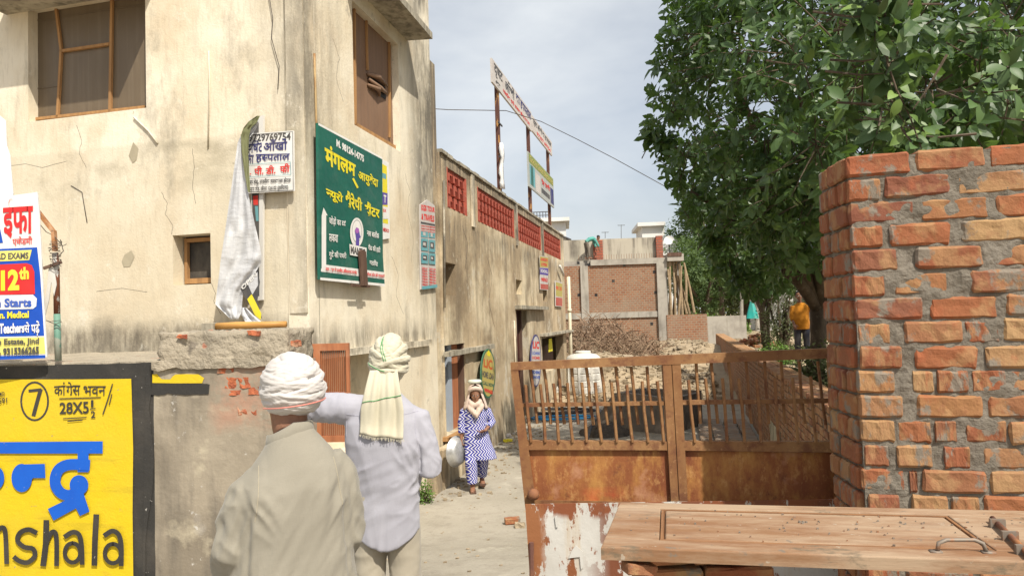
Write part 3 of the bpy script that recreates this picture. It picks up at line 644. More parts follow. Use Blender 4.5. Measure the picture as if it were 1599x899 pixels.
# ================================================================ the rusty gate
GY = 3.30
FG = Fr(at_y(1050, 700, GY) * 1, -1.5); FG = Fr((FG.o.x, FG.o.y, 0), -1.5)
M['rust'] = mat('rusty_gate_paint', (.20, .092, .036), .72, metal=0, layers=[dict(s=(5, 5, 2), d=7, lo=.40, hi=.62, c=(.29, .16, .068), f=.75), dict(s=14., d=9, lo=.48, hi=.62, c=(.12, .042, .022), f=.75, r=.7), dict(s=50., d=6, lo=.6, hi=.7, c=(.50, .30, .15), f=.4)], bump=[(30., .002, 7)], spec=.3)
M['rustpanel'] = mat('rust_stained_sheet', (.24, .085, .028), .65, layers=[dict(s=(3, 3, 1.6), d=8, lo=.42, hi=.62, c=(.15, .042, .018), f=.9), dict(s=(9, 9, 4), d=9, lo=.48, hi=.66, c=(.40, .20, .055), f=.8, r=.74), dict(s=(24, 24, 12), d=8, lo=.54, hi=.64, c=(.48, .27, .10), f=.5, r=.75), dict(s=16., d=9, lo=.58, hi=.66, c=(.10, .035, .02), f=.55, r=.75), dict(s=5., d=9, lo=.60, hi=.70, c=(.42, .22, .13), f=.7), dict(s=4., d=4, lo=.5, hi=.7, c=(.55, .04, .02), f=.8, z=(1.68, 1.64), x=(-.42, -.36), x2=(-.20, -.26))], bump=[(6., .006, 7), (50., .0015, 5)], spec=.3)
gate = thing('metal_gate', 'rusty brown double leaf gate with crooked upright rods over solid lower panels', 'gate', FG, (0, 0, 0))
def gp(u, v, dep=0): a = FG.px(u, v, dep); return (a[0], a[1])
def gquad(pts, y0, y1): return MB().slab([gp(*p, y0) for p in pts], y0, y1)
def gpart(name, pts, y0, y1, m=M['rust'], label=None): return part(name, gquad(pts, y0, y1), m, gate, label)
gpart('top_rail', [(797.5, 578), (797, 566), (1047, 554.5), (1302, 543.5), (1302, 559), (1047, 569)], -.022, .022)
gpart('stile', [(797.5, 578.3), (809, 577.5), (836, 779), (820, 792)], -.02, .02)
gpart('stile', [(1035, 569.4), (1048.4, 569), (1060, 782), (1048, 782)], -.02, .02)
gpart('stile', [(1049.6, 569), (1063, 568.4), (1074, 782), (1061.2, 782)], -.02, .02)
gpart('stile', [(1296, 560), (1312, 559.5), (1322, 782), (1308, 782)], -.02, .02)
gpart('middle_rail', [(813.8, 629.5), (1038, 626.3), (1038, 632.3), (814.3, 635.3)], -.012, .012)
gpart('middle_rail', [(1066, 624.8), (1299, 622), (1299, 629), (1066.5, 631.8)], -.012, .012)
gpart('lower_rail', [(823, 688), (1041, 689), (1042, 702.5), (824.6, 702)], -.018, .018)
gpart('lower_rail', [(1069.3, 689), (1303, 689.5), (1304, 706), (1070, 703)], -.018, .018)
gpart('panel', [(824.8, 702.2), (1042, 702.8), (1047.6, 784), (834, 780)], .002, .010, M['rustpanel'], 'sunlit lower panel stained orange with rust')
gpart('panel', [(1070.2, 703.4), (1304.4, 706.4), (1308, 784), (1074, 784)], .002, .010, M['rustpanel'], 'shaded lower panel of dark rust')
gpart('panel_lip', [(834, 780), (1047.6, 784), (1308, 784), (1308, 789), (1047, 788.5), (826, 786)], -.003, .003)
def bar(u0, v0, u1, v1, dep, bend=0):
    a = gp(u0, v0, dep); b = gp(u1, v1, dep); mid = ((a[0] + b[0]) / 2 + bend, (a[1] + b[1]) / 2)
    mb = MB().tube([(a[0], dep, a[1]), (mid[0], dep + bend, mid[1]), (b[0], dep, b[1])], .0072, 6); mb.smooth = False; part('rod', mb, M['rust'], gate)
Z5 = lambda x, y: (x / 5.289 + 800, y / 5.289 + 540)
Z6 = lambda x, y: (x / 5.289 + 1040, y / 5.289 + 540)
rb = random.Random(5)
top5 = [148, 258, 378, 490, 610, 730, 853, 980, 1112]; mid5 = [183, 295, 400, 523, 640, 766, 888, 1015, 1145]; bot5 = [(205, 640), (318, 645), (430, 645), (545, 645), (670, 652), (790, 648), (912, 650), (1040, 648), (1165, 645)]
for a, mm, b in zip(top5, mid5, bot5):
    bar(*Z5(a, 170), *Z5(mm, 470), .0135, rb.uniform(-.004, .004)); bar(*Z5(mm + 2, 472), *Z5(*b), .0135, rb.uniform(-.003, .003))
for (a, b), c in zip([(108, 320), (230, 315), (340, 308), (455, 305), (573, 300), (684, 300), (817, 300), (945, 320), (1072, 290), (1196, 290)], [155, 272, 383, 498, 613, 738, 862, 992, 1122, 1250]):
    bar(*Z5(a, b), *Z5(c, 792), -.0215, rb.uniform(-.005, .005))
for a, mm, b in zip([248, 372, 515, 660, 815, 950, 1100, 1252], [270, 408, 546, 686, 835, 965, 1120, 1290], [(285, 640), (428, 640), (570, 640), (706, 640), (850, 640), (985, 640), (1150, 640), (1320, 650)]):
    bar(*Z6(a, 125), *Z6(mm, 450), .0135, rb.uniform(-.004, .004)); bar(*Z6(mm + 1, 452), *Z6(*b), .0135)
for (a, b), c in zip([(185, 280), (325, 268), (466, 265), (600, 265), (748, 270), (900, 262), (1045, 262), (1195, 250), (1350, 250)], [237, 370, 505, 650, 785, 930, 1092, 1240, 1385]):
    bar(*Z6(a, b), *Z6(c, 795), -.0215, rb.uniform(-.005, .005))
kn = gp(833, 770, -.03); mb = MB().ball((kn[0], -.045, kn[1]), .0255, n=20, k=12); mb.smooth = True; part('knob', mb, M['rustmetal'], gate, 'round rusty knob low on the left stile')
# peeling white sheet below
FS = Fr(FG.w(0, -.10, 0), -1.5)
M['peel'] = mat('peeling_white_paint_on_rust', (.50, .485, .45), .6, layers=[dict(s=(5, 5, 2.2), d=9, lo=.40, hi=.60, c=(.40, .38, .34), f=.7), dict(s=(14, 14, 1.2), d=6, lo=.56, hi=.7, c=(.42, .30, .16), f=.6),
    dict(s=(10, 10, 4), d=10, lo=.57, hi=.59, c=(.21, .075, .03), f=1., r=.72), dict(s=(9, 9, 3.2), d=10, lo=.47, hi=.49, c=(.20, .065, .028), f=1., z=(1.59, 1.615), r=.72, wob=.05, ws=(12, 12, 2)), dict(s=(7, 7, 3.), d=10, lo=.505, hi=.52, c=(.25, .10, .04), f=1., x=(-.51, -.57), r=.7, wob=.06, ws=(20, 1, 9)),
    dict(s=(6, 6, 3.), d=10, lo=.49, hi=.505, c=(.17, .06, .03), f=1., x=(-.42, -.30), r=.7)], bump=[(14., .004, 8)], spec=.3)
sp = lambda u, v: FS.px(u, v)
a, b = sp(820, 787), sp(828, 905); zt = a[1]; zl = .42
sheet = thing('metal_sheet', 'low metal sheet with white paint peeling off rust below the gate', 'sheet', FS, (0, 0, 0))
part('sheet_face', MB().slab([(b[0] + .03, zl), (.66, zl), (.66, zt - .01), (a[0], zt)], 0, .008), M['peel'], sheet)
M['peelflap'] = flat('curled_white_paint', (.52, .51, .48))
for pts in [[(893, 858), (899, 850), (910, 860), (911, 884), (907, 888), (905, 868), (888, 870)], [(866, 806), (870, 804), (871, 822), (868, 822)]]:
    P = [sp(*p) for p in pts]; part('paint_curl', MB().slab(P, -.007, -.002), M['peelflap'], sheet)
bt = [sp(826, 845), sp(829, 905)]
part('edge_rod', MB().tube([(bt[0][0] + .01, -.012, bt[0][1]), (bt[1][0] + .004, -.014, bt[1][1])], .011, 8), M['rustmetal'], sheet)
# ================================================================ old door leaf laid flat, on bricks
zd = 1.785
dq = [at_z(938, 853, zd), at_z(968, 783, zd), at_z(1599, 794, zd), at_z(1599, 875.5, zd)]
ex = (dq[2] - dq[1]).normalized()
FDn = math.degrees(math.atan2(ex.y, ex.x))
fo = dq[0]; FT = Fr((fo.x, fo.y, 0), math.degrees(math.atan2((dq[3] - dq[0]).y, (dq[3] - dq[0]).x)))
def tl(u, v): p = FT.m.inverted() @ at_z(u, v, zd); return (p.x, p.y)
M['plank'] = mat('dusty_door_wood', (.23, .125, .065), .8, layers=[dict(s=(2., 14, 14), d=7, lo=.40, hi=.65, c=(.20, .10, .052), f=.75), dict(s=(1.2, 5, 5), d=9, lo=.42, hi=.58, c=(.36, .265, .18), f=.85, r=.72), dict(s=(4, 8, 8), d=9, lo=.565, hi=.64, c=(.115, .10, .07), f=.75, r=.75), dict(s=(.8, 3, 3), d=9, lo=.56, hi=.70, c=(.22, .17, .13), f=.6, r=.7), dict(s=(26, 26, 26), d=4, lo=.68, hi=.71, c=(.40, .36, .29), f=.6), dict(s=(5., 60, 60), d=5, lo=.55, hi=.75, c=(.20, .11, .07), f=.5), dict(s=18., d=8, lo=.65, hi=.69, c=(.17, .14, .11), f=.8)], bump=[((3., 30, 30), .003, 6)], spec=.2)
M['plankdark'] = mat('door_groove_wood', (.26, .13, .06), .8, layers=[dict(s=9., lo=.4, hi=.7, c=(.16, .08, .04))])
door = thing('old_door', 'old dusty wooden door leaf lying flat on bricks in front of the pillar', 'door', FT, (.6, .2, zd - .05))
DW = tl(968, 783)[1]; DL = 2.0; th = .036
lft = tl(968, 783)[0]
gx0, gx1 = tl(1010, 806)[0], tl(1496, 815)[0]; gy1 = tl(1200, 807)[1]; gy0 = .03
ox = lambda y: lft * y / DW           # left edge runs at a slight slant
def bevslab(pts, z0, z1, bv=.004):
    bm = bmesh.new(); lo = [bm.verts.new((p[0], p[1], z0)) for p in pts]; hi = [bm.verts.new((p[0], p[1], z1)) for p in pts]; n = len(pts)
    bm.faces.new(lo[::-1]); tf = bm.faces.new(hi)
    for i in range(n): bm.faces.new((lo[i], lo[(i + 1) % n], hi[(i + 1) % n], hi[i]))
    bmesh.ops.bevel(bm, geom=[e for e in tf.edges], offset=bv, segments=2, affect='EDGES', profile=.5)
    m = MB(); bm.verts.index_update(); m.v = [tuple(v.co) for v in bm.verts]; m.f = [tuple(v.index for v in f.verts) for f in bm.faces]; bm.free(); return m
part('back_stile', bevslab([(ox(DW - .07), DW - .07), (DL, DW - .07), (DL, DW), (lft, DW)], zd - th, zd), M['plank'], door)
part('front_stile', bevslab([(0, 0), (DL, 0), (DL, .085), (ox(.085), .085)], zd - th, zd - .0005), M['plank'], door)
part('end_rail', bevslab([(ox(.087), .087), (.16, .087), (.16, DW - .072), (ox(DW - .072), DW - .072)], zd - th, zd - .001), M['plank'], door)
part('cross_rail', bevslab([(gx1, .087), (gx1 + .2, .087), (gx1 + .2, DW - .072), (gx1, DW - .072)], zd - th, zd - .001), M['plank'], door)
part('panel', bevslab([(.176, .105), (gx1 - .016, .105), (gx1 - .016, DW - .090), (.176, DW - .090)], zd - th, zd - .003, .006), M['plank'], door, 'raised dusty centre panel')
part('panel_bed', MB().box(.13, gx1 + .03, .07, DW - .05, zd - th + .004, zd - .014), M['plankdark'], door)
part('panel', bevslab([(gx1 + .235, .117), (DL - .1, .117), (DL - .1, DW - .102), (gx1 + .235, DW - .102)], zd - th, zd - .004, .01), M['plank'], door)
part('panel_bed', MB().box(gx1 + .19, DL - .02, .07, DW - .05, zd - th + .004, zd - .014), M['plankdark'], door)
for (x0_, y0_, x1_, y1_) in [(.162, .089, gx1 - .002, .100), (.162, DW - .085, gx1 - .002, DW - .074), (.163, .102, .170, DW - .087), (gx1 - .011, .102, gx1 - .003, DW - .087)]:
    part('moulding', MB().box(x0_, x1_, y0_, y1_, zd - th, zd - .003), M['plankdark'], door)
M['iron'] = mat('worn_grey_iron', (.22, .185, .15), .6, metal=.3, layers=[dict(s=30., lo=.5, hi=.65, c=(.30, .15, .08))])
h0, h1 = tl(1464, 861), tl(1540, 862)
mb = MB().tube([(h0[0], h0[1], zd + .003), (h0[0] + .005, h0[1] + .004, zd + .022), (h0[0] + .025, h0[1] + .006, zd + .030), (h1[0] - .025, h1[1] + .006, zd + .030), (h1[0] - .005, h1[1] + .004, zd + .022), (h1[0], h1[1], zd + .003)], .0055, 8); mb.smooth = True
mb.box(h0[0] - .018, h0[0] + .01, h0[1] - .01, h0[1] + .012, zd - .002, zd + .003).box(h1[0] - .01, h1[0] + .02, h1[1] - .01, h1[1] + .012, zd - .002, zd + .003)
part('handle', mb, M['iron'], door)
b0, b1_ = tl(1550, 815), tl(1610, 875)
mb = MB().tube([(b0[0], b0[1], zd + .012), (b1_[0], b1_[1], zd + .012)], .008, 8); mb.smooth = True; bl = part('bolt', mb, M['rustmetal'], door)
for t in (.15, .5, .85):
    x = b0[0] + (b1_[0] - b0[0]) * t; y = b0[1] + (b1_[1] - b0[1]) * t; part('bolt_keeper', MB().box(x - .02, x + .02, y - .006, y + .006, zd - .002, zd + .024), M['iron'], bl)
gr_ = MB(); rg = random.Random(6)
for k in range(150):
    x = rg.gauss(.75, .4) if k % 2 else rg.uniform(.05, 1.9); y = rg.gauss(.28, .10)
    if not (.02 < y < DW - .02 and .03 < x < 1.9): continue
    e = rg.uniform(.0008, .0026); gr_.box(x - e, x + e * 1.3, y - e, y + e, zd - .004, zd + e * .7, e * .4)
part('grit', gr_, M['iron'], door, None, 'stuff')
# supports under the door
sup = []
def loose_brick(label, x, y, z, rz, sc=(1, 1, 1), name='brick', group=None, rx=0, ry=0):
    me = random.choice(BR).copy(); o = bpy.data.objects.new(name, me); COL.objects.link(o)
    o.matrix_world = Matrix.Translation((x, y, z)) @ Matrix.Rotation(rz, 4, 'Z') @ Matrix.Rotation(rx, 4, 'X') @ Matrix.Rotation(ry, 4, 'Y') @ Matrix.Diagonal((*sc, 1))
    return tag(o, label, 'brick', group)
# ================================================================ things under the old door
bx = at_z(1020, 885, 1.62)
sup = thing('brick_pile', 'rough orange bricks holding up the left end of the old door', 'bricks', WORLD, (bx.x, bx.y + .08, .62))
rnd = random.Random(8)
zc_ = 1.70; 
for k in range(12):
    z = zd - th - .040 - .082 * k
    for (dx, ry) in ([(-.10, 0), (.13, .04)] if k % 2 == 0 else [(-.13, .05), (.10, -.04)]):
        me = rnd.choice(BR); inst('brick', me, sup, Matrix.Translation((bx.x + dx + .17, bx.y + .14 + rnd.uniform(-.01, .01) + (.0 if k else .0), z)) @ Matrix.Rotation(ry + rnd.uniform(-.05, .05), 4, 'Z') @ Matrix.Diagonal((1, 1, 1.02, 1)))
fp_ = at_z(998, 886, zd - th - .03)
inst('brick', BR[2], sup, Matrix.Translation((fp_.x, fp_.y - .0, fp_.z)) @ Matrix.Rotation(.3, 4, 'Z') @ Matrix.Rotation(.2, 4, 'Y') @ Matrix.Diagonal((.40, .5, .42, 1)))
# ================================================================ painted boundary wall
wz = at_y(232, 570, 5.0)
FW = Fr((wz.x, wz.y, 0), -3.5)
ZB = FW.px(120, 569)[1]
bw = thing('boundary_wall', 'low old boundary wall with a yellow and black painted advert and crumbling cement end', 'wall', FW, (0, 0, 0))
M['yelpaint'] = mat('yellow_wall_paint', (.60, .43, .012), .7, layers=[dict(s=2.2, d=8, lo=.42, hi=.66, c=(.58, .42, .03), f=.6), dict(s=3., d=6, lo=.5, hi=.7, c=(.42, .30, .03), f=.7, z=(1.25, .9)), dict(s=24., d=8, lo=.68, hi=.70, c=(.33, .25, .12), f=.9), dict(s=(1.2, 1, 9), d=4, lo=.62, hi=.66, c=(.45, .33, .02), f=.5)], bump=[(5., .008, 8), (60., .002, 5)])
M['blkpaint'] = mat('black_wall_paint', (.035, .033, .03), .7, layers=[dict(s=3., d=8, lo=.45, hi=.66, c=(.07, .062, .052), f=.7), dict(s=30., d=8, lo=.68, hi=.70, c=(.35, .33, .30), f=.9)], bump=[(5., .008, 8), (50., .002, 5)])
M['bluepaint'] = mat('blue_wall_paint', (.008, .10, .50), .6, layers=[dict(s=4., d=6, lo=.4, hi=.7, c=(.01, .075, .42), f=.7), dict(s=40., d=6, lo=.68, hi=.71, c=(.4, .35, .1), f=.7)])
M['oldplaster'] = mat('old_grey_plaster', (.31, .265, .20), .95, layers=[dict(s=1.8, d=8, lo=.42, hi=.60, c=(.19, .16, .12), f=.8), dict(s=(6, 6, .9), d=8, lo=.50, hi=.68, c=(.12, .105, .085), f=.65), dict(s=2.6, d=8, lo=.55, hi=.66, c=(.50, .44, .32), f=.7), dict(s=7., d=10, lo=.61, hi=.65, c=(.56, .54, .50), f=.7, r=.75), dict(s=5., d=9, r=.72, lo=.40, hi=.56, c=(.36, .21, .145), f=.8, x=(FW.px(338, 600)[0], FW.px(360, 600)[0]), z=(FW.px(400, 665)[1], FW.px(400, 640)[1]), wob=.12, ws=(6, 6, 6)), dict(s=(2, 2, 2), d=3, lo=.62, hi=.72, c=(.44, .44, .46), f=.3)], bump=[(3., .012, 10), (24., .004, 9)])
M['cement'] = mat('lumpy_cement', (.36, .31, .235), .97, layers=[dict(s=4., d=9, lo=.45, hi=.62, c=(.27, .235, .18), f=.7), dict(s=11., d=9, lo=.6, hi=.68, c=(.13, .11, .09), f=.7), dict(s=6., d=8, lo=.62, hi=.66, c=(.42, .14, .08), f=.7, seed=13)], bump=[(7., .05, 10), (30., .012, 8)])
M['brokenbrick'] = mat('broken_brick', (.42, .13, .06), .95, layers=[dict(s=14., d=9, lo=.45, hi=.6, c=(.25, .07, .04), f=.8), dict(s=9., d=9, lo=.55, hi=.62, c=(.50, .30, .19), f=.8)], bump=[(16., .03, 9)])
def lump(x0, x1, y0, y1, z0, z1, amp, st, seed, fr_top=None, freq=7):
    """a rough block: subdivided box pushed about by noise"""
    bm = bmesh.new(); bmesh.ops.create_cube(bm, size=1)
    for v in bm.verts: v.co = Vector((x0 + (v.co.x + .5) * (x1 - x0), y0 + (v.co.y + .5) * (y1 - y0), z0 + (v.co.z + .5) * (z1 - z0)))
    for ax, n in ((0, (x1 - x0) / st), (1, (y1 - y0) / st), (2, (z1 - z0) / st)):
        lo = (x0, y0, z0)[ax]; hi = (x1, y1, z1)[ax]; no = [0, 0, 0]; no[ax] = 1
        for i in range(1, int(n)):
            co = [0, 0, 0]; co[ax] = lo + (hi - lo) * i / int(n); bmesh.ops.bisect_plane(bm, geom=bm.verts[:] + bm.edges[:] + bm.faces[:], plane_co=co, plane_no=no)
    m = MB(); bm.verts.index_update()
    for v in bm.verts:
        p = v.co; q = Vector((p.x * freq + seed, p.y * freq, p.z * freq)); d = noise.noise_vector(q) + noise.noise_vector(q * 2.7) * .6 + noise.noise_vector(q * 6.1) * .3
        m.v.append(tuple(p + d * amp))
    m.f = [tuple(v.index for v in f.verts) for f in bm.faces]; bm.free(); m.smooth = False; return m
part('wall', lump(-2.6, .035, .0, .26, .2, ZB, .004, .09, 1), M['blkpaint'], bw, 'black painted left stretch with a yellow field')
part('wall_top', lump(-2.6, .25, .02, 2.3, ZB - .25, ZB + .008, .01, .12, 4), M['cement'], bw)
xr = FW.px(472, 700)[0]; zr = FW.px(330, 566)[1]
part('plaster_face', lump(.037, xr, -.004, .30, .2, zr, .0035, .07, 2), M['oldplaster'], bw, 'bare grey stained plaster stretch')
ct0, ct1 = FW.px(262, 540, .1)[0], FW.px(458, 540, .1)[0]
ctm = lump(ct0, ct1, -.01, .5, zr - .01, FW.px(350, 517)[1], .017, .030, 7, freq=13); ctm.smooth = True; part('cement_top', ctm, M['cement'], bw, 'lumpy broken cement capping')
part('cement_lip', lump(.04, FW.px(425, 560)[0], -.03, .2, zr - .035, zr + .03, .014, .04, 8, freq=10), M['cement'], bw)
for i, (u0, v0, u1, v1) in enumerate([(343, 562, 365, 582), (350, 588, 398, 606), (352, 608, 385, 618), (388, 604, 408, 616), (372, 628, 400, 648), (415, 566, 440, 584), (280, 522, 293, 528), (390, 516, 408, 524), (457, 532, 466, 541)]):
    a = FW.px(u0, v1, .0); b = FW.px(u1, v0, .0)
    part('brick', lump(a[0], b[0], -.004 if i < 6 else -.03, .05, a[1], b[1], .012, .018, 20 + i, freq=14), M['brokenbrick'], bw)
part('brick_recess', lump(FW.px(368, 600)[0], FW.px(424, 600)[0], .012, .04, FW.px(390, 591)[1], FW.px(390, 565)[1], .006, .05, 33), M['grime'], bw)
sgn = Sign(FW, bw, -.008)
def jag(pts, n, amp, seed):
    """roughen an outline given in pixels"""
    out = []
    for i, p in enumerate(pts):
        q = pts[(i + 1) % len(pts)]
        for k in range(n):
            t = k / n; out.append((p[0] + (q[0] - p[0]) * t + amp * noise.noise(Vector((i * 3.3 + t * 9, seed, 0))), p[1] + (q[1] - p[1]) * t + amp * noise.noise(Vector((i * 3.3 + t * 9, seed, 5)))))
    return out
sgn.decal(jag([(228, 571), (233, 571), (236, 610), (233, 640), (236, 665), (240, 705), (238, 770), (232, 800), (228, 830), (226, 905), (222, 905)], 4, 3, 1), M['blkpaint'])
sgn.decal([(-60, 592), (60, 592), (120, 592), (205, 591), (208, 700), (207, 800), (209, 960), (-60, 960)], M['yelpaint'], 'yellow_field')
sgn.decal(jag([(238, 584), (245, 584), (253, 592), (266, 592), (274, 584), (310, 584), (319, 590), (316, 598), (238, 598)], 2, 1.5, 3), M['yelpaint'], 'yellow_patch')
sgn.decal(jag([(238, 598), (316, 598), (328, 600), (326, 615), (290, 616), (262, 614), (248, 617), (236, 616)], 3, 2, 4), M['blkpaint'], 'black_patch')
blk, blu = M['blkpaint'], M['bluepaint']
# ring with 7
ring = []; n = 28
E1 = ellipse(54.5, 626, 22.5, 31, n); E2 = ellipse(54.5, 626, 19.5, 28, n)
mb = MB(); P1 = sgn.L(E1); P2 = sgn.L(E2); y = sgn.d - .003
mb.add([(p[0], y, p[1]) for p in P1] + [(p[0], y, p[1]) for p in P2], [(i, (i + 1) % n, n + (i + 1) % n, n + i) for i in range(n)]); part('lettering', mb, blk, bw)
def stroke(pts, wd, m, S_=sgn, name='lettering'):
    """a brush stroke of given pixel width along a pixel path"""
    Ls = []; Rs = []
    if len(pts) > 3:
        V2 = [Vector(p) for p in pts]; out = []
        for i in range(len(V2) - 1):
            p0, p1, p2, p3 = V2[max(i - 1, 0)], V2[i], V2[i + 1], V2[min(i + 2, len(V2) - 1)]
            for q in range(4): t = q / 4; out.append(.5 * ((2 * p1) + (p2 - p0) * t + (2 * p0 - 5 * p1 + 4 * p2 - p3) * t * t + (3 * p1 - p0 - 3 * p2 + p3) * t ** 3))
        pts = out + [V2[-1]]
    for i, p in enumerate(pts):
        a = Vector(pts[max(i - 1, 0)]); b = Vector(pts[min(i + 1, len(pts) - 1)]); d = (b - a).normalized(); nn = Vector((-d.y, d.x)) * wd / 2
        if i == 0: p = Vector(p) - d * wd * .2
        if i == len(pts) - 1: p = Vector(p) + d * wd * .2
        Ls.append(Vector(p) + nn); Rs.append(Vector(p) - nn)
    S_.n += 1; A = S_.L(Ls); B = S_.L(Rs); y = S_.d - .0005 * S_.n; k = len(pts); mb = MB()
    mb.add([(p[0], y, p[1]) for p in A] + [(p[0], y, p[1]) for p in B], [(i, i + 1, k + i + 1, k + i) for i in range(k - 1)])
    return part(name, mb, m, S_.root)
sgn.n = 6
stroke([(46, 610), (64, 608)], 4.5, blk); stroke([(64, 608), (60, 622), (53, 648)], 6, blk)
sgn.text('कां', (85, 598), (103, 596), (103, 617), (85, 617), blk, .01); sgn.text('ग/े', (104, 596), (114, 596), (115, 617), (104, 617), blk, .01); sgn.text('स', (114, 601), (126, 601), (126, 617), (114, 617), blk, .01)
sgn.text('भवन', (131, 602), (166, 602), (166, 617), (131, 617), blk, .01)
stroke([(94, 622), (158, 620)], 1.6, blk)
sgn.text('28X5', (94, 628), (139, 626), (140, 645), (94, 646), blk, .02); sgn.text('1', (143, 624), (147, 624), (147, 635), (143, 635), blk, .02); stroke([(142, 638), (150, 637)], 1.5, blk); sgn.text('2', (143, 641), (150, 641), (150, 652), (143, 652), blk, .02)
stroke([(100, 653), (136, 651)], 1.6, blk); stroke([(107, 657), (130, 655)], 1.6, blk); stroke([(177, 599), (170, 622), (162, 646)], 1.8, blk); stroke([(176, 615), (172, 631)], 1.5, blk)
sgn.text('MO', (0, 611), (9, 611), (9, 618), (0, 618), blk, .02); sgn.text('591', (0, 621), (13, 620), (13, 628), (0, 630), blk, .02)
# large blue conjunct letters, brushed
sgn.decal([(-60, 690), (162, 688), (162, 707), (140, 707), (140, 736), (123, 736), (123, 707), (-60, 707)], blu, 'lettering')
sgn.decal(ellipse(36, 745, 16, 22), blu, 'lettering'); sgn.decal([(40, 724), (72, 723), (73, 745), (54, 745), (42, 756)], blu, 'lettering')
sgn.decal(ellipse(-10, 745, 19, 21), blu, 'lettering')
stroke([(139, 725), (112, 724), (96, 730), (89, 742), (89, 756), (97, 768), (110, 772), (126, 766)], 17, blu); sgn.decal(ellipse(125.5, 756, 14.5, 15.5), blu, 'lettering')
sgn.decal([(106, 768), (131, 764), (142, 797), (127, 804), (121, 792), (86, 811), (77, 793), (106, 779)], blu, 'lettering')
def arc(cx, cy, rx, ry, a0, a1, k=12): return [(cx + rx * math.cos(R(a0 + (a1 - a0) * i / k)), cy + ry * math.sin(R(a0 + (a1 - a0) * i / k))) for i in range(k + 1)]
W_ = 7.5
stroke([(0, 826), (6, 822), (11, 830), (13, 877)], W_, blk)
stroke([(59, 830), (47, 825), (34, 830), (30, 842), (40, 852), (54, 855), (57, 866), (46, 876), (33, 874), (25, 868)], W_, blk)
stroke([(75, 812), (74, 848), (70, 880)], 9, blk); stroke([(73, 850), (81, 832), (88, 829), (91, 842), (91, 880)], W_, blk)
stroke([(104, 836), (116, 829), (126, 833), (130, 850), (131, 878)], W_, blk); stroke(arc(116, 861, 12, 15, -90, 270), 6.5, blk)
stroke([(153, 803), (151, 840), (150, 879)], 9, blk)
stroke([(166, 834), (178, 827), (188, 833), (192, 850), (192, 880)], W_, blk); stroke(arc(179, 862, 12.5, 15, -90, 270), 6.5, blk)
# timber and block on top
bt0, bt1 = at_y(338, 509, 5.25), at_y(447, 506, 5.2)
mb = MB().tube([bt0, bt0.lerp(bt1, .3) + Vector((0, 0, .002)), bt0.lerp(bt1, .6), bt1], [.023, .025, .024, .022], 10); mb.smooth = True
solo('bamboo_pole', mb, mat('varnished_bamboo', (.50, .27, .08), .5, layers=[dict(s=(3, 20, 20), lo=.45, hi=.65, c=(.33, .15, .04), f=.7)]), 'short orange bamboo pole lying on top of the cement wall end', 'pole', base=tuple(bt0))
cb = at_y(327, 511, 5.25); solo('concrete_block', MB().box(cb.x - .04, cb.x + .04, cb.y - .04, cb.y + .04, cb.z - .035, cb.z + .03, .004), M['grime'], 'small grey block beside the bamboo pole on the wall end', 'block', base=tuple(cb))
# ================================================================ banner on a crooked pole, left edge
FBn = Fr((at_y(30, 500, 4.95).x, 4.95, 0), 3.0)
bn = thing('banner', 'tall blue and white coaching class banner cut off by the left edge', 'banner', FBn, (0, 0, ZB))
M['flex'] = mat('white_flex_sheet', (.70, .69, .67), .5, bump=[((2.5, 2.5, 1.5), .05, 3)]); M['flexblue'] = mat('blue_flex_print', (.012, .07, .40), .45, bump=[((2.5, 2.5, 1.5), .05, 3)]); M['flexyel'] = mat('yellow_flex_print', (.66, .60, .16), .5, bump=[((2.5, 2.5, 1.5), .05, 3)]); M['flexred'] = mat('red_flex_print', (.58, .03, .03), .45, bump=[((2.5, 2.5, 1.5), .05, 3)])
b_ = Sign(FBn, bn, 0)
part('banner_sheet', MB().slab(b_.L([(-80, 316), (20, 305), (58, 300), (61, 330), (66, 430), (73, 557), (-80, 566)]), .001, .012), M['flex'], bn)
b_.decal([(-80, 392), (58, 386), (63, 430), (69, 524), (-80, 527)], M['flexblue']); b_.decal([(-80, 529), (69, 526), (71, 552), (-80, 556)], M['flexyel']); b_.decal([(-80, 557), (71, 554), (71, 559), (-80, 564)], M['flexblue'])
b_.decal([(-80, 330), (-2, 345), (5, 379), (-80, 389)], M['flexblue']); b_.decal([(-80, 395), (50, 390), (46, 406), (-80, 412)], M['flexyel'])
b_.decal([(-80, 417), (42, 411), (50, 414), (54, 424), (55, 459), (-80, 462)], M['flexred']); b_.decal([(-80, 462), (52, 460), (58, 466), (57, 478), (52, 482), (-80, 485)], M['flex'])
b_.text('ईफा', (5, 312), (52, 308), (52, 372), (5, 372), M['flexred'], .03); b_.text('एकेडमी', (20, 370), (51, 368), (51, 384), (20, 384), M['red'], .02)
b_.text('BOARD EXAMS', (-25, 396), (45, 394), (45, 404), (-25, 406), M['ink'], .03); b_.text('12', (2, 422), (30, 420), (31, 453), (2, 454), M['yellow'], .05); b_.text('th', (30, 418), (46, 416), (46, 436), (31, 437), M['yellow'], .05)
b_.text('n Starts', (-6, 466), (50, 465), (50, 479), (-6, 480), M['blue'], .04); b_.text('Non. Medical', (-14, 487), (46, 485), (46, 496), (-14, 498), M['yellow'], .04)
b_.text('Teachers', (0, 505), (39, 504), (39, 519), (0, 521), M['white'], .04); b_.text('से पढ़ें', (39, 503), (63, 500), (63, 524), (39, 522), M['white'], .02)
b_.text('Urban Estate, Jind', (-28, 530), (62, 527), (62, 539), (-28, 542), M['ink'], .03); b_.text('9315366265', (6, 543), (62, 540), (62, 553), (6, 555), M['ink'], .04); b_.text(',', (1, 550), (3, 550), (3, 556), (1, 556), M['ink'])
fl = thing('white_sheet', 'narrow strip of plain white flex above the banner at the left edge', 'sheet', FBn, (0, 0, ZB))
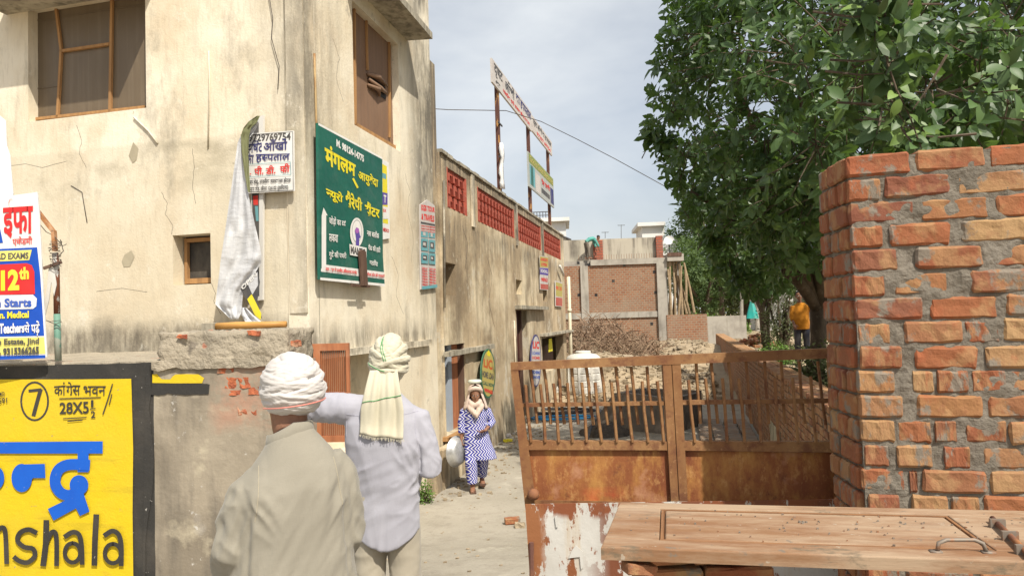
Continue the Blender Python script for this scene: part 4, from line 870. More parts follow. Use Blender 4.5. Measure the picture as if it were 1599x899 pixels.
part('sheet', MB().slab(b_.L([(-40, 150), (0, 185), (2, 225), (7, 240), (12, 300), (10, 312), (-40, 312)]), .06, .066), M['flex'], fl)
# pole with bent angle iron
pl = thing('bent_pole', 'green and white pole with a bent rusty angle iron wired to its top', 'pole', FBn, (0, 0, ZB))
P = lambda u, v, d=.08: Vector((FBn.px(u, v, d)[0], d, FBn.px(u, v, d)[1]))
mb = MB().tube([P(91, 563), P(89, 490)], .021, 10); mb.smooth = True; part('pole', mb, mat('faded_green_paint', (.13, .25, .19), .6, layers=[dict(s=12., d=8, lo=.52, hi=.6, c=(.34, .33, .27), f=.8)]), pl)
mb = MB().tube([P(89, 490), P(88, 420), P(86, 395)], .020, 10); mb.smooth = True; part('pole', mb, M['peel'].copy(), pl, 'chipped white upper length')
M['rustiron'] = mat('rusty_orange_iron', (.36, .17, .07), .85, layers=[dict(s=14., d=8, lo=.45, hi=.6, c=(.16, .07, .04), f=.8), dict(s=8., d=6, lo=.58, hi=.68, c=(.52, .33, .2), f=.7)])
mb = MB()
for a, b in [((45, 312), (84, 362)), ((84, 360), (86, 392))]: mb.tube([P(*a, .05), P(*b, .05)], .026, 4, True, .55)
part('angle_iron', mb, M['rustiron'], pl)
mb = MB().tube([P(68, 419, .04), P(96, 409, .05)], .013, 4); part('cross_stub', mb, M['oldwood'], pl)
mb = MB(); rw_ = random.Random(2)
for k in range(9):
    c = P(86 + rw_.uniform(-2, 2), 378 + k * 4.5, .05); pts = []
    for i in range(9): a = i / 8 * 6.6 + k; pts.append(c + Vector((math.cos(a) * .034, math.sin(a) * .034, rw_.uniform(-.008, .008))))
    mb.tube(pts, .0022, 4)
for pts in [[(62, 350), (72, 362), (84, 368), (98, 384), (104, 381)], [(94, 374), (99, 392), (90, 402), (84, 398)], [(62, 497), (78, 502), (95, 500)], [(72, 500), (86, 506), (96, 502)]]:
    mb.tube([P(*p, .04) for p in pts], .003, 4)
part('binding_wire', mb, M['cable'], pl)
mb = MB().slab([(P(*p).x, P(*p).z) for p in [(80, 418), (88, 418), (92, 445), (88, 462), (84, 440), (80, 470), (74, 494), (72, 480), (77, 450)]], .05, .056); part('plastic_shred', mb, M['offwhite'], pl)
# ================================================================ signs on the street face
def board(fr, pts, dep, th_, m, name, label, cat, base, **k):
    root = thing(name, label, cat, fr, base, **k); s = Sign(fr, root, dep); part('board', MB().slab(s.L(pts), dep + .0005, dep + th_), m, root); return s
pn = board(FL, [(389, 187), (411, 180), (410, 468), (396, 470)], -.05, .03, M['offwhite'], 'narrow_sign', 'narrow black and white sign panel mostly hidden behind the torn white banner', 'sign', (-.9, -.05, 2.5))
pn.decal([(391, 192), (404, 189), (405, 462), (397, 464)], M['ink']); pn.decal([(395, 306), (403, 305), (403, 320), (396, 320)], M['red']); pn.decal([(398, 322), (403, 322), (404, 345), (400, 345)], M['teal']); pn.decal([(400, 440), (404, 440), (404, 452), (401, 452)], M['yellow'])
hs = board(FL, [(384, 209), (458, 204), (459, 298), (388, 302)], -.085, .02, M['white'], 'eye_hospital_sign', 'white sign with dark blue and red Hindi lettering and a phone number near the corner', 'sign', (-.7, -.085, 3.5))
for a, b in [((386, 211), (457, 206)), ((457, 206), (458, 297)), ((458, 297), (389, 300))]: hs.strip(a, b, .8, M['ink'])
hs.text('M.9729769754', (376, 210), (454, 207), (454, 219), (376, 222), M['ink'], .03)
hs.text('ृिष<टट'.replace('ृिष<टट', 'द'), (386, 226), (393, 225), (393, 237), (386, 238), M['navy'], .02); stroke([(388, 237), (391, 241), (388, 243)], 1.2, M['navy'], hs)
hs.text('ष<ट', (395, 225), (409, 223), (409, 237), (395, 238), M['navy'], .02); stroke([(394, 226), (394, 238)], 1.6, M['navy'], hs); stroke([(394, 226), (396, 221), (402, 221), (404, 224)], 1.4, M['navy'], hs)
hs.text('आँखों', (412, 219), (449, 216), (449, 234), (412, 236), M['navy'], .02)
hs.text('का', (384, 243), (397, 242), (397, 255), (384, 256), M['navy'], .02); hs.text('ह<सपताल', (400, 241), (453, 240), (453, 252), (400, 255), M['navy'], .02)
for a, b in [((389, 257), (454, 253)), ((454, 253), (455, 273)), ((455, 273), (389, 277))]: hs.strip(a, b, .7, M['teal'])
hs.text('पी.', (398, 260), (412, 259), (412, 272), (398, 274), M['red'], .03); hs.text('डी.', (416, 259), (431, 258), (431, 271), (416, 273), M['red'], .03); hs.text('फ/ी', (438, 256), (453, 255), (453, 269), (438, 271), M['red'], .03); hs.decal(ellipse(392, 272, 1.2, 1.2, 8), M['red'])
hs.text('न्य रोहू, नजदीक धर्मशाला होटल'.replace('न्य', 'नय').replace('र्म', 'रम'), (389, 280), (455, 277), (455, 286), (390, 289), M['ink'], .03); hs.text('पास खेड़, जीन्द 126102 (हरियाणा)'.replace('न्द', 'नद'), (391, 291), (451, 288), (451, 297), (391, 300), M['ink'], .03)
# torn banner cloth hanging from its top corner
rowsC = [(183, 400, 404), (192, 391, 404), (203, 380, 399), (223, 371, 384), (266, 365, 383), (308, 359, 389), (350, 353, 398), (371, 350, 403), (397, 346, 408), (410, 344, 408), (430, 342, 396), (452, 339, 380), (475, 336, 378), (488, 350, 377), (498, 360, 372)]
def sheet_mesh(fr, rws, n, dep, fold, seed, thick=.0):
    mb = MB()
    for j, (v, a, b) in enumerate(rws):
        for i in range(n + 1):
            t = i / n; u = a + (b - a) * t; wv = abs(b - a) / 60
            d = dep - fold * wv * (math.sin(t * 9 + seed + j * .25) + .6 * math.sin(t * 21 + seed * 2 + j * .5)) - .02 * noise.noise(Vector((t * 3, j * .6, seed)))
            p = fr.px(u, v, d); mb.v.append((p[0], d, p[1]))
    for j in range(len(rws) - 1):
        for i in range(n): k = j * (n + 1) + i; mb.f.append((k, k + 1, k + n + 2, k + n + 1))
    mb.smooth = True; return mb
def dense(rws, k=3):
    out = []
    for i in range(len(rws) - 1):
        for q in range(k): t = q / k; out.append(tuple(rws[i][c] * (1 - t) + rws[i + 1][c] * t for c in range(3)))
    return out + [rws[-1]]
tb = thing('torn_banner', 'torn pale grey flex banner hanging twisted from its top corner over the wall', 'banner', FL, (-1.0, -.15, 2.45))
M['flexback'] = mat('pale_flex_back', (.50, .505, .52), .55, layers=[dict(s=2., d=5, lo=.45, hi=.65, c=(.58, .58, .58), f=.6)], bump=[((6, 6, 1.), .02, 4), ((9, 9, 30), .006, 5)]); M['olive'] = mat('olive_flex', (.17, .175, .085), .6, bump=[((14, 14, 2), .02, 4)])
part('sheet', sheet_mesh(FL, dense(rowsC), 18, -.16, .022, 1), M['flexback'], tb)
part('olive_fold', sheet_mesh(FL, dense([(181, 401, 406), (190, 388, 402), (200, 380, 392), (212, 376, 389), (235, 377, 388), (265, 381, 389), (300, 387, 391)]), 8, -.19, .015, 3), M['olive'], tb)
part('lower_flap', sheet_mesh(FL, dense([(486, 376, 378), (480, 378, 384), (492, 377, 396), (502, 383, 408)]), 8, -.20, .02, 5), M['flexback'], tb)
part('printed_corner', MB().poly(ppoly(FL, [(375, 451), (403, 424), (406, 440), (402, 470), (409, 497), (396, 486), (382, 463)], -.17), -.17), M['ink'], tb)
part('printed_corner', MB().poly(ppoly(FL, [(386, 467), (393, 459), (408, 489), (407, 499), (398, 492)], -.174), -.174), M['yellow'], tb)
part('printed_corner', MB().poly(ppoly(FL, [(386, 441), (402, 424), (403, 445), (394, 460)], -.172), -.172), M['flexback'], tb)
tsg = Sign(FL, tb, -.176); tsg.text('OPEN', (376, 447), (399, 424), (402, 430), (379, 453), M['white'], .02)
# ================================================================ green sign and posters on the alley face
gs = board(FR, [(497, 192), (597, 246), (598, 400), (601, 446), (500, 436)], -.09, .03, M['green'], 'green_clinic_sign', 'large dark green sign with yellow Hindi lettering and white lists on the alley wall', 'sign', (-3.2, -.09, 2.7))
gs.decal([(497, 192), (597, 246), (597, 249), (497, 195.5)], M['white']); gs.decal([(500, 433), (601, 443), (601, 447), (500, 437)], M['white']); gs.decal([(507, 413), (600, 425), (600, 436), (501, 424), (501, 420)], M['white'])
gs.decal([(502, 337), (505, 324), (511.5, 337), (509, 336), (509, 414), (502, 424)], M['white'])
Y_ = M['yellow']
gs.text('M. 98124-14775', (525, 217), (568, 243), (568, 254), (525, 229), M['white'], .05)
gs.text('मंगलम', (506, 222), (555, 252), (555, 277), (508, 258), Y_, .035); stroke([(551, 279), (558, 293)], 3., Y_, gs)
gs.text('आयुव^ेदा', (559, 262), (590, 277), (590, 297), (559, 284), Y_, .03)
gs.text('<नयूरो', (508, 289), (535, 302), (535, 321), (509, 311), Y_, .03); gs.text('थैरेपी', (539, 296), (565, 311), (565, 330), (539, 325), Y_, .03); gs.text('सैंटर', (569, 313), (592, 323), (592, 341), (569, 336), Y_, .03)
Wt = M['white']
gs.text('जोड़ों का दद^', (513, 336), (539, 343), (539, 356), (513, 352), Wt, .02); gs.text('लकवा', (513, 365), (527, 367), (527, 379), (513, 377), Wt, .02); gs.text('गुद^े की पथरी', (513, 390), (540, 394), (540, 406), (513, 405), Wt, .02)
gs.text('नस ब<लॉक'.replace('<ल', 'ल'), (572, 357), (591, 362), (591, 373), (572, 368), Wt, .02); gs.text('रीढ की हड्डी'.replace('ड्डी', 'डी'), (574, 381), (593, 385), (593, 396), (574, 391), Wt, .02); gs.text('गठिया', (576, 404), (589, 407), (589, 416), (576, 413), Wt, .02)
gs.decal(ellipse(556, 363, 10.5, 23), Wt); gs.decal(ellipse(556, 361, 7.8, 18), M['grey']); gs.decal(ellipse(556, 361, 7.0, 16.5), Wt)
gs.decal([(552.5, 360), (555, 355), (559, 357), (560.5, 366), (562, 370), (559.5, 373), (559.5, 384), (554, 383), (554.5, 373)], M['purple'], 'emblem'); gs.decal(ellipse(556.3, 360, 3, 4.5, 12), flat('magenta_print', (.35, .10, .42)), 'emblem')
gs.decal([(544, 381), (571, 387), (571, 403), (545, 398)], Wt); gs.text('MANTC', (546, 384), (569, 389), (569, 401), (546, 396), M['ink'], .05)
gs.text('पता : शहर में पालिका, विवेकानन्द मार्केट'.replace('न्द', 'नद').replace('र्क', 'रक'), (507, 416), (556, 422), (556, 429), (507, 423), M['red'], .04); gs.text('रोड जीन्द फोन की जानकारी'.replace('न्द', 'नद'), (566, 424), (599, 428), (599, 434), (566, 430), M['red'], .04)
part('fixing_stick', MB().slab(gs.L([(556, 393), (560, 390), (566, 393), (569, 446), (560, 446)]), -.135, -.112), M['oldwood'], gs.root)
part('fixing_stick', MB().slab(gs.L([(547, 443), (575, 445), (575, 449), (547, 447)]), -.112, -.095), M['oldwood'], gs.root)
yp = board(FR, [(592, 246), (607, 254), (609, 372), (597, 374), (597, 300)], -.03, .02, M['white'], 'yellow_poster', 'yellow and white poster showing past the right edge of the green sign', 'poster', (-1.6, -.03, 3.4))
yp.decal([(597, 256), (604, 260), (606, 350), (598, 348)], M['yellow']); yp.decal([(597, 270), (603, 272), (603, 280), (597, 278)], M['teal']); yp.decal([(597, 300), (605, 302), (605, 320), (597, 320)], M['purple']); yp.text('T', (599, 304), (603, 305), (603, 317), (599, 316), M['white'], .04)
yp.decal([(598, 322), (606, 324), (606, 342), (598, 342)], M['white']); yp.text('ER', (598, 326), (603, 327), (603, 332), (598, 331), M['red'], .03); yp.text('MEDICO', (598, 355), (607, 358), (607, 363), (598, 361), M['red'], .03)
M['faded'] = mat('faded_paper', (.50, .47, .44), .8, layers=[dict(s=4., d=6, lo=.45, hi=.65, c=(.42, .36, .33), f=.6)])
tp = board(FR, [(656, 320), (667, 312), (679, 321), (681, 449), (657, 452)], -.02, .015, M['faded'], 'travel_poster', 'faded tall poster with red heading and small bus pictures on the cream wall', 'poster', (-.4, -.02, 2.7))
tp.text('KGS TOUR', (658, 319), (679, 324), (679, 332), (658, 329), M['red'], .05); tp.text('& TRAVELS', (658, 333), (678, 337), (678, 347), (658, 343), M['red'], .05); tp.decal([(657, 346), (679, 350), (679, 353), (657, 349)], M['ink'])
for k in range(3): tp.text('DAILY BUS SERVICE', (658, 351 + k * 4.2), (679, 354 + k * 4.2), (679, 356.5 + k * 4.2), (658, 353.5 + k * 4.2), M['red'], .04)
for (a, b, c, d) in [(657, 361, 668, 371), (669, 363, 679, 372), (657, 372, 668, 392), (669, 374, 679, 394), (657, 394, 668, 412), (669, 395, 679, 413)]: tp.decal([(a, b), (c, b + 1), (c, d), (a, d - 1)], M['teal']); tp.decal([(a + 2, b + 4), (c - 2, b + 5), (c - 2, d - 5), (a + 2, d - 6)], M['ink']); tp.decal([(a + 3, b + 6), (c - 4, b + 7), (c - 4, d - 8), (a + 3, d - 9)], M['faded'])
for k in range(7): tp.text('DELHI', (658, 417 + k * 4.3), (666, 418 + k * 4.3), (666, 421 + k * 4.3), (658, 420 + k * 4.3), M['red'], .04); tp.text('98120', (669, 418 + k * 4.3), (679, 419.5 + k * 4.3), (679, 422.5 + k * 4.3), (669, 421 + k * 4.3), M['red'], .04)
tp.decal([(657, 447), (681, 444), (681, 449), (657, 452)], M['teal'])
# oval signs and posters further along
ov = board(FR, ellipse(762.5, 583, 11.3, 38.5), -.12, .02, flat('green_border', (.03, .13, .07)), 'oval_loan_sign', 'oval yellow home loan sign with green border beside the first doorway', 'sign', (2.9, -.12, .9))
ov.decal(ellipse(762.5, 583, 9.8, 35.5), flat('signal_yellow', (.46, .37, .10))); ov.text('LIC', (755, 559), (769, 562), (769, 578), (755, 573), flat('orange_letters', (.50, .10, .02)), .05); ov.decal([(760, 551), (763, 546), (766, 552), (765, 556), (761, 555)], M['yellow'])
ov.text('HOME LOAN', (753, 578), (771, 583), (771, 594), (753, 588), M['ink'], .04); ov.text('CALL NOW', (754, 594), (771, 599), (771, 605), (754, 600), M['green'], .04); ov.text('98960', (756, 605), (769, 609), (769, 616), (756, 611), M['red'], .05)
o2 = board(FR, ellipse(837, 563, 8.2, 41), -.06, .02, M['navy'], 'oval_white_sign', 'tall white oval sign with red and blue lettering between two dark openings', 'sign', (7, -.06, .9))
o2.decal(ellipse(837, 563, 7.2, 38.5), M['faded']); o2.text('LIC', (832, 532), (842, 533), (842, 545), (832, 544), M['red'], .05)
for k, (mm, t_) in enumerate([('blue', 'LOANS'), ('red', 'HOME'), ('red', '98120'), ('blue', 'OFFICE'), ('blue', 'SCHEME'), ('blue', 'SAVE')]): o2.text(t_, (831, 548 + k * 7.5), (843, 549 + k * 7.5), (843, 554 + k * 7.5), (831, 553 + k * 7.5), M[mm], .04)
p3 = board(FR, [(843, 399), (856, 401), (856, 453), (844, 452)], -.05, .02, M['faded'], 'small_poster', 'small poster banded yellow, blue and red below the lattice', 'poster', (9, -.05, 3.2))
M['dullyel'] = flat('dull_yellow_print', (.42, .36, .10)); M['dullred'] = flat('dull_red_print', (.42, .09, .07)); p3.decal([(843, 400), (856, 402), (856, 418), (843, 417)], M['dullyel']); p3.decal([(843, 418), (856, 419), (856, 430), (843, 428)], M['purple']); p3.decal([(844, 443), (856, 444), (856, 452), (844, 451)], M['dullred']); p3.text('ADMISSION', (844, 402), (855, 404), (855, 409), (844, 407), M['red'], .04); p3.text('OPEN', (845, 410), (854, 411), (854, 416), (845, 415), M['red'], .04); p3.text('SCHOOL', (844, 420), (855, 422), (855, 427), (844, 425), M['white'], .04); p3.text('98963', (845, 433), (855, 434), (855, 441), (845, 439), M['red'], .04)
p4 = board(FR, [(867, 438), (878, 441), (878, 479), (868, 478)], -.05, .02, M['faded'], 'small_poster', 'small faded poster with red foot beside the bent pipe', 'poster', (11.5, -.05, 3))
p4.decal([(868, 440), (878, 443), (878, 464), (868, 462)], M['dullyel']); p4.decal([(868, 464), (878, 465), (878, 478), (868, 477)], M['dullred']); p4.text('98120', (868, 446), (877, 448), (877, 454), (868, 452), M['red'], .03)
# ================================================================ hoarding above the roof
FH = Fr(FR.w(0, .75, 0), 90 - 12.45)
hd = thing('roof_hoarding', 'long white hoarding with dark lettering on rusty posts above the low building roof', 'hoarding', FH, (6, 0, 4.1))
Hs = Sign(FH, hd, 0)
tl_, tr_ = FH.px(768, 87), FH.px(830, 171); bl_, br_ = FH.px(769, 127), FH.px(830, 207)
zt_ = (FH.px(768, 87)[1] + FH.px(862, 223)[1]) / 2; zb_ = (FH.px(769, 127)[1] + FH.px(863, 247)[1]) / 2
xh0, xh1, xh2 = tl_[0], tr_[0], FH.px(862, 230)[0]
part('board', MB().box(xh0, xh1 - .03, .001, .05, zb_, zt_), M['faded'], hd, 'nearer board')
part('board', MB().box(xh1 + .03, xh2, .001, .05, zb_ + .05, zt_ - .05), M['faded'], hd, 'farther board')
def lt(txt, x0, x1, z0, z1, m, bold):
    V, Fc = compose(txt, bold); ax0 = min(v[0] for v in V); ax1 = max(v[0] for v in V); ay0 = min(v[1] for v in V); ay1 = max(v[1] for v in V)
    mb = MB(); mb.add([(x0 + (v[0] - ax0) / (ax1 - ax0) * (x1 - x0), -.003, z0 + (v[1] - ay0) / (ay1 - ay0) * (z1 - z0)) for v in V], Fc); part('lettering', mb, m, hd)
hh = zt_ - zb_; lh = xh1 - xh0
lt('दृष्टि'.replace('ष्टि', 'षट'), xh0 + .04 * lh, xh0 + .22 * lh, zb_ + .38 * hh, zb_ + .92 * hh, M['ink'], .03); lt('आँखों', xh0 + .27 * lh, xh0 + .5 * lh, zb_ + .42 * hh, zb_ + .95 * hh, M['ink'], .03); lt('का हसपताल', xh0 + .54 * lh, xh0 + .97 * lh, zb_ + .45 * hh, zb_ + .9 * hh, M['navy'], .03)
lt('नजदीक रानी तालाब जीनद 97297', xh0 + .22 * lh, xh0 + .93 * lh, zb_ + .12 * hh, zb_ + .34 * hh, M['red'], .03); lt('ओ', xh0 + .06 * lh, xh0 + .16 * lh, zb_ + .08 * hh, zb_ + .33 * hh, M['ink'], .05)
l2 = xh2 - xh1; lt('दृषट आँखों का हसपताल', xh1 + .06 * l2, xh1 + .95 * l2, zb_ + .45 * hh, zb_ + .88 * hh, M['ink'], .03); lt('97297 69754', xh1 + .2 * l2, xh1 + .9 * l2, zb_ + .15 * hh, zb_ + .36 * hh, M['red'], .03)
M['postrust'] = mat('rusty_hoarding_post', (.10, .045, .035), .8, layers=[dict(s=(12, 12, 3), d=6, lo=.56, hi=.62, c=(.45, .24, .08), f=.9)])
for u, vt in ((785, 150), (831, 205), (860, 244)):
    x = FH.px(u, 260)[0]; part('post', MB().box(x - .06, x + .06, .052, .15, 4.1, FH.px(u, vt)[1] + .3), M['postrust'], hd)
x = FH.px(785, 260)[0]; za, zb2 = FH.px(786, 294)[1], FH.px(786, 226)[1]
mb = lump(x - .11, x + .10, -.02, .05, za, zb2, .05, .12, 5, freq=3); mb.smooth = True; part('cloth_shred', mb, M['flex'], hd)
for v in (197, 248): z = FH.px(786, v)[1]; part('clamp', MB().box(x - .22, x + .22, .02, .05, z - .02, z + .02), M['ink'], hd)
sh = thing('hoarding_sign', 'smaller grey sign with yellow heading fixed under the white hoarding', 'sign', FH, (9, -.05, 5.4))
xs0, xs1 = FH.px(823, 260)[0], FH.px(863, 300)[0]; zs1 = FH.px(823, 237)[1]; zs0 = FH.px(823, 290)[1]
part('board', MB().box(xs0, xs1, -.04, .0, zs0, zs1), flat('grey_board', (.36, .38, .36)), sh)
def sb(x0, x1, z0, z1, m, k): part('printed_panel', MB().quad((xs0 + x0 * (xs1 - xs0), -.04 - .002 * k, zs0 + z0 * (zs1 - zs0)), (xs0 + x1 * (xs1 - xs0), -.04 - .002 * k, zs0 + z0 * (zs1 - zs0)), (xs0 + x1 * (xs1 - xs0), -.04 - .002 * k, zs0 + z1 * (zs1 - zs0)), (xs0 + x0 * (xs1 - xs0), -.04 - .002 * k, zs0 + z1 * (zs1 - zs0))), m, sh)
sb(.02, .98, .72, .98, flat('olive_green_band', (.20, .25, .06)), 1); sb(.04, .22, .1, .68, M['teal'], 1); sb(.24, .42, .05, .6, M['faded'], 1); sb(.46, .8, .15, .3, M['ink'], 1); sb(.84, .98, .08, .6, M['navy'], 1); sb(.08, .16, .1, .68, M['green'], 2)
def lt2(txt, a, b, c, d, m):
    V, Fc = compose(txt, .03); ax0 = min(v[0] for v in V); ax1 = max(v[0] for v in V); ay0 = min(v[1] for v in V); ay1 = max(v[1] for v in V); W2 = xs1 - xs0; H2 = zs1 - zs0
    mb = MB(); mb.add([(xs0 + W2 * (a + (v[0] - ax0) / (ax1 - ax0) * (b - a)), -.047, zs0 + H2 * (c + (v[1] - ay0) / (ay1 - ay0) * (d - c))) for v in V], Fc); part('lettering', mb, m, sh)
lt2('God Is Good Electronics', .05, .97, .76, .95, M['dullyel']); lt2('सेल सर्विस'.replace('र्व', 'रव'), .46, .82, .42, .62, M['red'])
# wires
wr = MB().tube([at_y(640, 168, 20), at_y(700, 171.5, 20), at_y(790, 173, 20), at_y(845, 190, 19), at_y(900, 217, 18.6), at_y(960, 248, 18.2), at_y(1040, 292, 18), at_y(1100, 322, 17.6)], .012, 4)
solo('overhead_wire', wr, M['cable'], 'thin black wire crossing the sky from the cream building to the tree', 'wire', base=tuple(at_y(700, 171.5, 20)))
# ================================================================ compound wall (right of the alley)
FC = Fr((XW0.x, XW0.y, 0), 90 - 13.1)        # x runs away, y into the wall (to the left!): mirrored side
CT = 1.48
def procbrick(name, sx, sy, cols, mort, axis='xz', off=.5):
    m = bpy.data.materials.new(name); m.use_nodes = True; nt = m.node_tree; N = nt.nodes; L = nt.links.new; b = N['Principled BSDF']; b.inputs['Roughness'].default_value = .95; b.inputs['Specular IOR Level'].default_value = .1
    tc = N.new('ShaderNodeTexCoord'); sp_ = N.new('ShaderNodeSeparateXYZ'); cb_ = N.new('ShaderNodeCombineXYZ'); L(tc.outputs['Object'], sp_.inputs[0]); L(sp_.outputs['XYZ'.index(axis[0].upper())], cb_.inputs[0]); L(sp_.outputs['XYZ'.index(axis[1].upper())], cb_.inputs[1])
    bt = N.new('ShaderNodeTexBrick'); bt.inputs['Scale'].default_value = 1; bt.inputs['Brick Width'].default_value = sx; bt.inputs['Row Height'].default_value = sy; bt.inputs['Mortar Size'].default_value = sy * .16; bt.inputs['Color1'].default_value = (*cols[0], 1); bt.inputs['Color2'].default_value = (*cols[1], 1); bt.inputs['Mortar'].default_value = (*mort, 1); bt.inputs['Mortar Smooth'].default_value = .3
    L(cb_.outputs[0], bt.inputs['Vector'])
    nz_ = N.new('ShaderNodeTexNoise'); nz_.inputs['Scale'].default_value = .9; nz_.inputs['Detail'].default_value = 9; nz_.inputs['Roughness'].default_value = .7; L(tc.outputs['Object'], nz_.inputs['Vector'])
    mr_ = N.new('ShaderNodeMapRange'); mr_.inputs[1].default_value = .45; mr_.inputs[2].default_value = .66; mr_.inputs[4].default_value = .65; L(nz_.outputs['Fac'], mr_.inputs[0])
    mx_ = N.new('ShaderNodeMix'); mx_.data_type = 'RGBA'; mx_.inputs[7].default_value = (*mort, 1); L(mr_.outputs[0], mx_.inputs[0]); L(bt.outputs['Color'], mx_.inputs[6]); L(mx_.outputs[2], b.inputs['Base Color'])
    bp = N.new('ShaderNodeBump'); bp.inputs['Distance'].default_value = .02; bp.invert = True; L(bt.outputs['Fac'], bp.inputs['Height']); L(bp.outputs[0], b.inputs['Normal']); return m
M['brickwall'] = procbrick('brickwork_far', .235, .085, ((.42, .20, .10), (.33, .15, .08)), (.22, .17, .12))
M['brick_pale'] = mat('dusty_brick', (.4, .22, .12), .92, rand=[(.31, .14, .07), (.21, .095, .055), (.38, .21, .10), (.25, .115, .06), (.34, .175, .085)], layers=[dict(s=11., d=6, lo=.5, hi=.65, c=(.46, .30, .165), f=.6), dict(s=9., d=8, lo=.56, hi=.62, c=(.30, .25, .19), f=.8)], bump=[(25., .006, 6)])
BP = [brick_mesh('brick', M['brick_pale'], 40 + k) for k in range(4)]
cw = thing('compound_wall', 'long low unplastered brick wall with a sunlit top running back behind the gate', 'wall', FC, (0, 0, 0))
# frame y points left (towards the alley); the visible face is at y=0, wall body at y<0
S0, S1 = -2.2, 27.5
part('mortar', MB().box(S0, S1, -.34, -.014, -.2, CT - .075), mat('dark_old_mortar', (.13, .11, .085), .97, layers=[dict(s=8., d=8, lo=.42, hi=.62, c=(.19, .165, .13))]), cw)
rnd = random.Random(11); rowsn = 17; far = MB(); nn_ = 0
for k in range(rowsn):
    z = CT - .075 - .045 - k * .0875
    x = S0 + (0 if k % 2 else .115)
    while x < 14:
        if x > 9.0 or (z < .12):
            far.box(x, x + .222, -.08, .004 + rnd.uniform(-.004, .004), z - .036, z + .036)
        elif x > -1.1:
            l = .222 if rnd.random() > .12 else .105
            inst('brick', rnd.choice(BP), cw, Matrix.Translation((x + l / 2, -.05 + rnd.uniform(-.006, .006), z)) @ Matrix.Diagonal((l / .225, 1, 1, 1))) if x < 1.9 or (k % 1 == 0 and x < 3.1) else far.box(x, x + .222, -.08, .004 + rnd.uniform(-.004, .004), z - .036, z + .036)
            nn_ += 1
        x += .237
part('far_bricks', far, M['brick_pale'], cw, None, 'stuff')
part('brickwork', MB().box(14.0, S1 - .01, -.33, .003, -.2, CT - .076), M['brickwall'], cw)
far = MB()
x = S0; k = 0
while x < S1 - .2:
    j = rnd.uniform(-.012, .012)
    if -1.0 < x < 9:
        inst('brick', rnd.choice(BP), cw, Matrix.Translation((x + .053, -.115 + j, CT - .037)) @ Matrix.Rotation(math.pi / 2 + rnd.uniform(-.06, .06), 4, 'Z')); far.box(x, x + .104, -.35, -.238, CT - .075, CT - .003 + j * .3)
    else: far.box(x, x + .106, -.232 + j, -.004 + j, CT - .075, CT - .001 + j * .4); far.box(x, x + .104, -.35, -.238, CT - .075, CT - .003 + j * .3)
    x += .118
part('far_coping_bricks', far, M['brick_pale'], cw, None, 'stuff')
part('plaster_patch', lump(4.2, 5.6, .005, .012, .0, .62, .01, .12, 9), mat('pale_lime_patch', (.48, .44, .32), .95, layers=[dict(s=(6, 6, 2), d=8, lo=.45, hi=.6, c=(.16, .15, .11))]), cw)
# loose bricks on the far part of the wall and beyond
for (u, v, z, rz, lab) in [(1183, 541, CT + .03, .2, 'single orange brick lying on the brick wall top nearer the gate'), (1165, 533, CT + .03, -.1, 'single orange brick lying farther along the brick wall top')]:
    p = at_z(u, v, z); loose_brick(lab, p.x, p.y, z + .01, rz)
hp = at_z(1183, 535, 1.25)
hp = Vector((hp.x, 23.5, 1.2)); hp = at_y(1180, 538, 23.5)
heap = thing('brick_heap', 'small heap of broken orange bricks behind the long low wall', 'bricks', WORLD, (hp.x, hp.y, hp.z))
for k in range(46):
    r_ = rnd.uniform(0, 1) ** .6; a = rnd.uniform(0, 6.3); inst('brick', rnd.choice(BR), heap, Matrix.Translation((hp.x + r_ * .62 * math.cos(a), hp.y + r_ * .6 * math.sin(a), hp.z - .05 + (1 - r_) * .38)) @ Matrix.Rotation(rnd.uniform(0, 3), 4, 'Z') @ Matrix.Rotation(rnd.uniform(-.7, .7), 4, 'X') @ Matrix.Rotation(rnd.uniform(-.5, .5), 4, 'Y'))
# brick rows lying on the yard floor by the wall
bf = at_z(1103, 688, .04)
bs = thing('brick_rows', 'rows of grey dusty bricks on the yard floor beside the compound wall', 'bricks', FC, tuple(FC.m.inverted() @ bf))
M['brick_grey'] = mat('grey_dusty_brick', (.3, .2, .13), .95, rand=[(.22, .16, .12), (.30, .22, .16), (.26, .17, .11), (.34, .26, .19)], layers=[dict(s=9., d=6, lo=.45, hi=.6, c=(.28, .25, .21), f=.8)])
BG = [brick_mesh('brick', M['brick_grey'], 70 + k) for k in range(3)]
bl = FC.m.inverted() @ bf
for i in range(4):
    for j in range(22):
        inst('brick', rnd.choice(BG), bs, Matrix.Translation((bl.x + j * .125 + rnd.uniform(-.01, .01), bl.y - i * .27 + rnd.uniform(-.01, .01), .045)) @ Matrix.Rotation(math.pi / 2 + rnd.uniform(-.04, .04), 4, 'Z'))
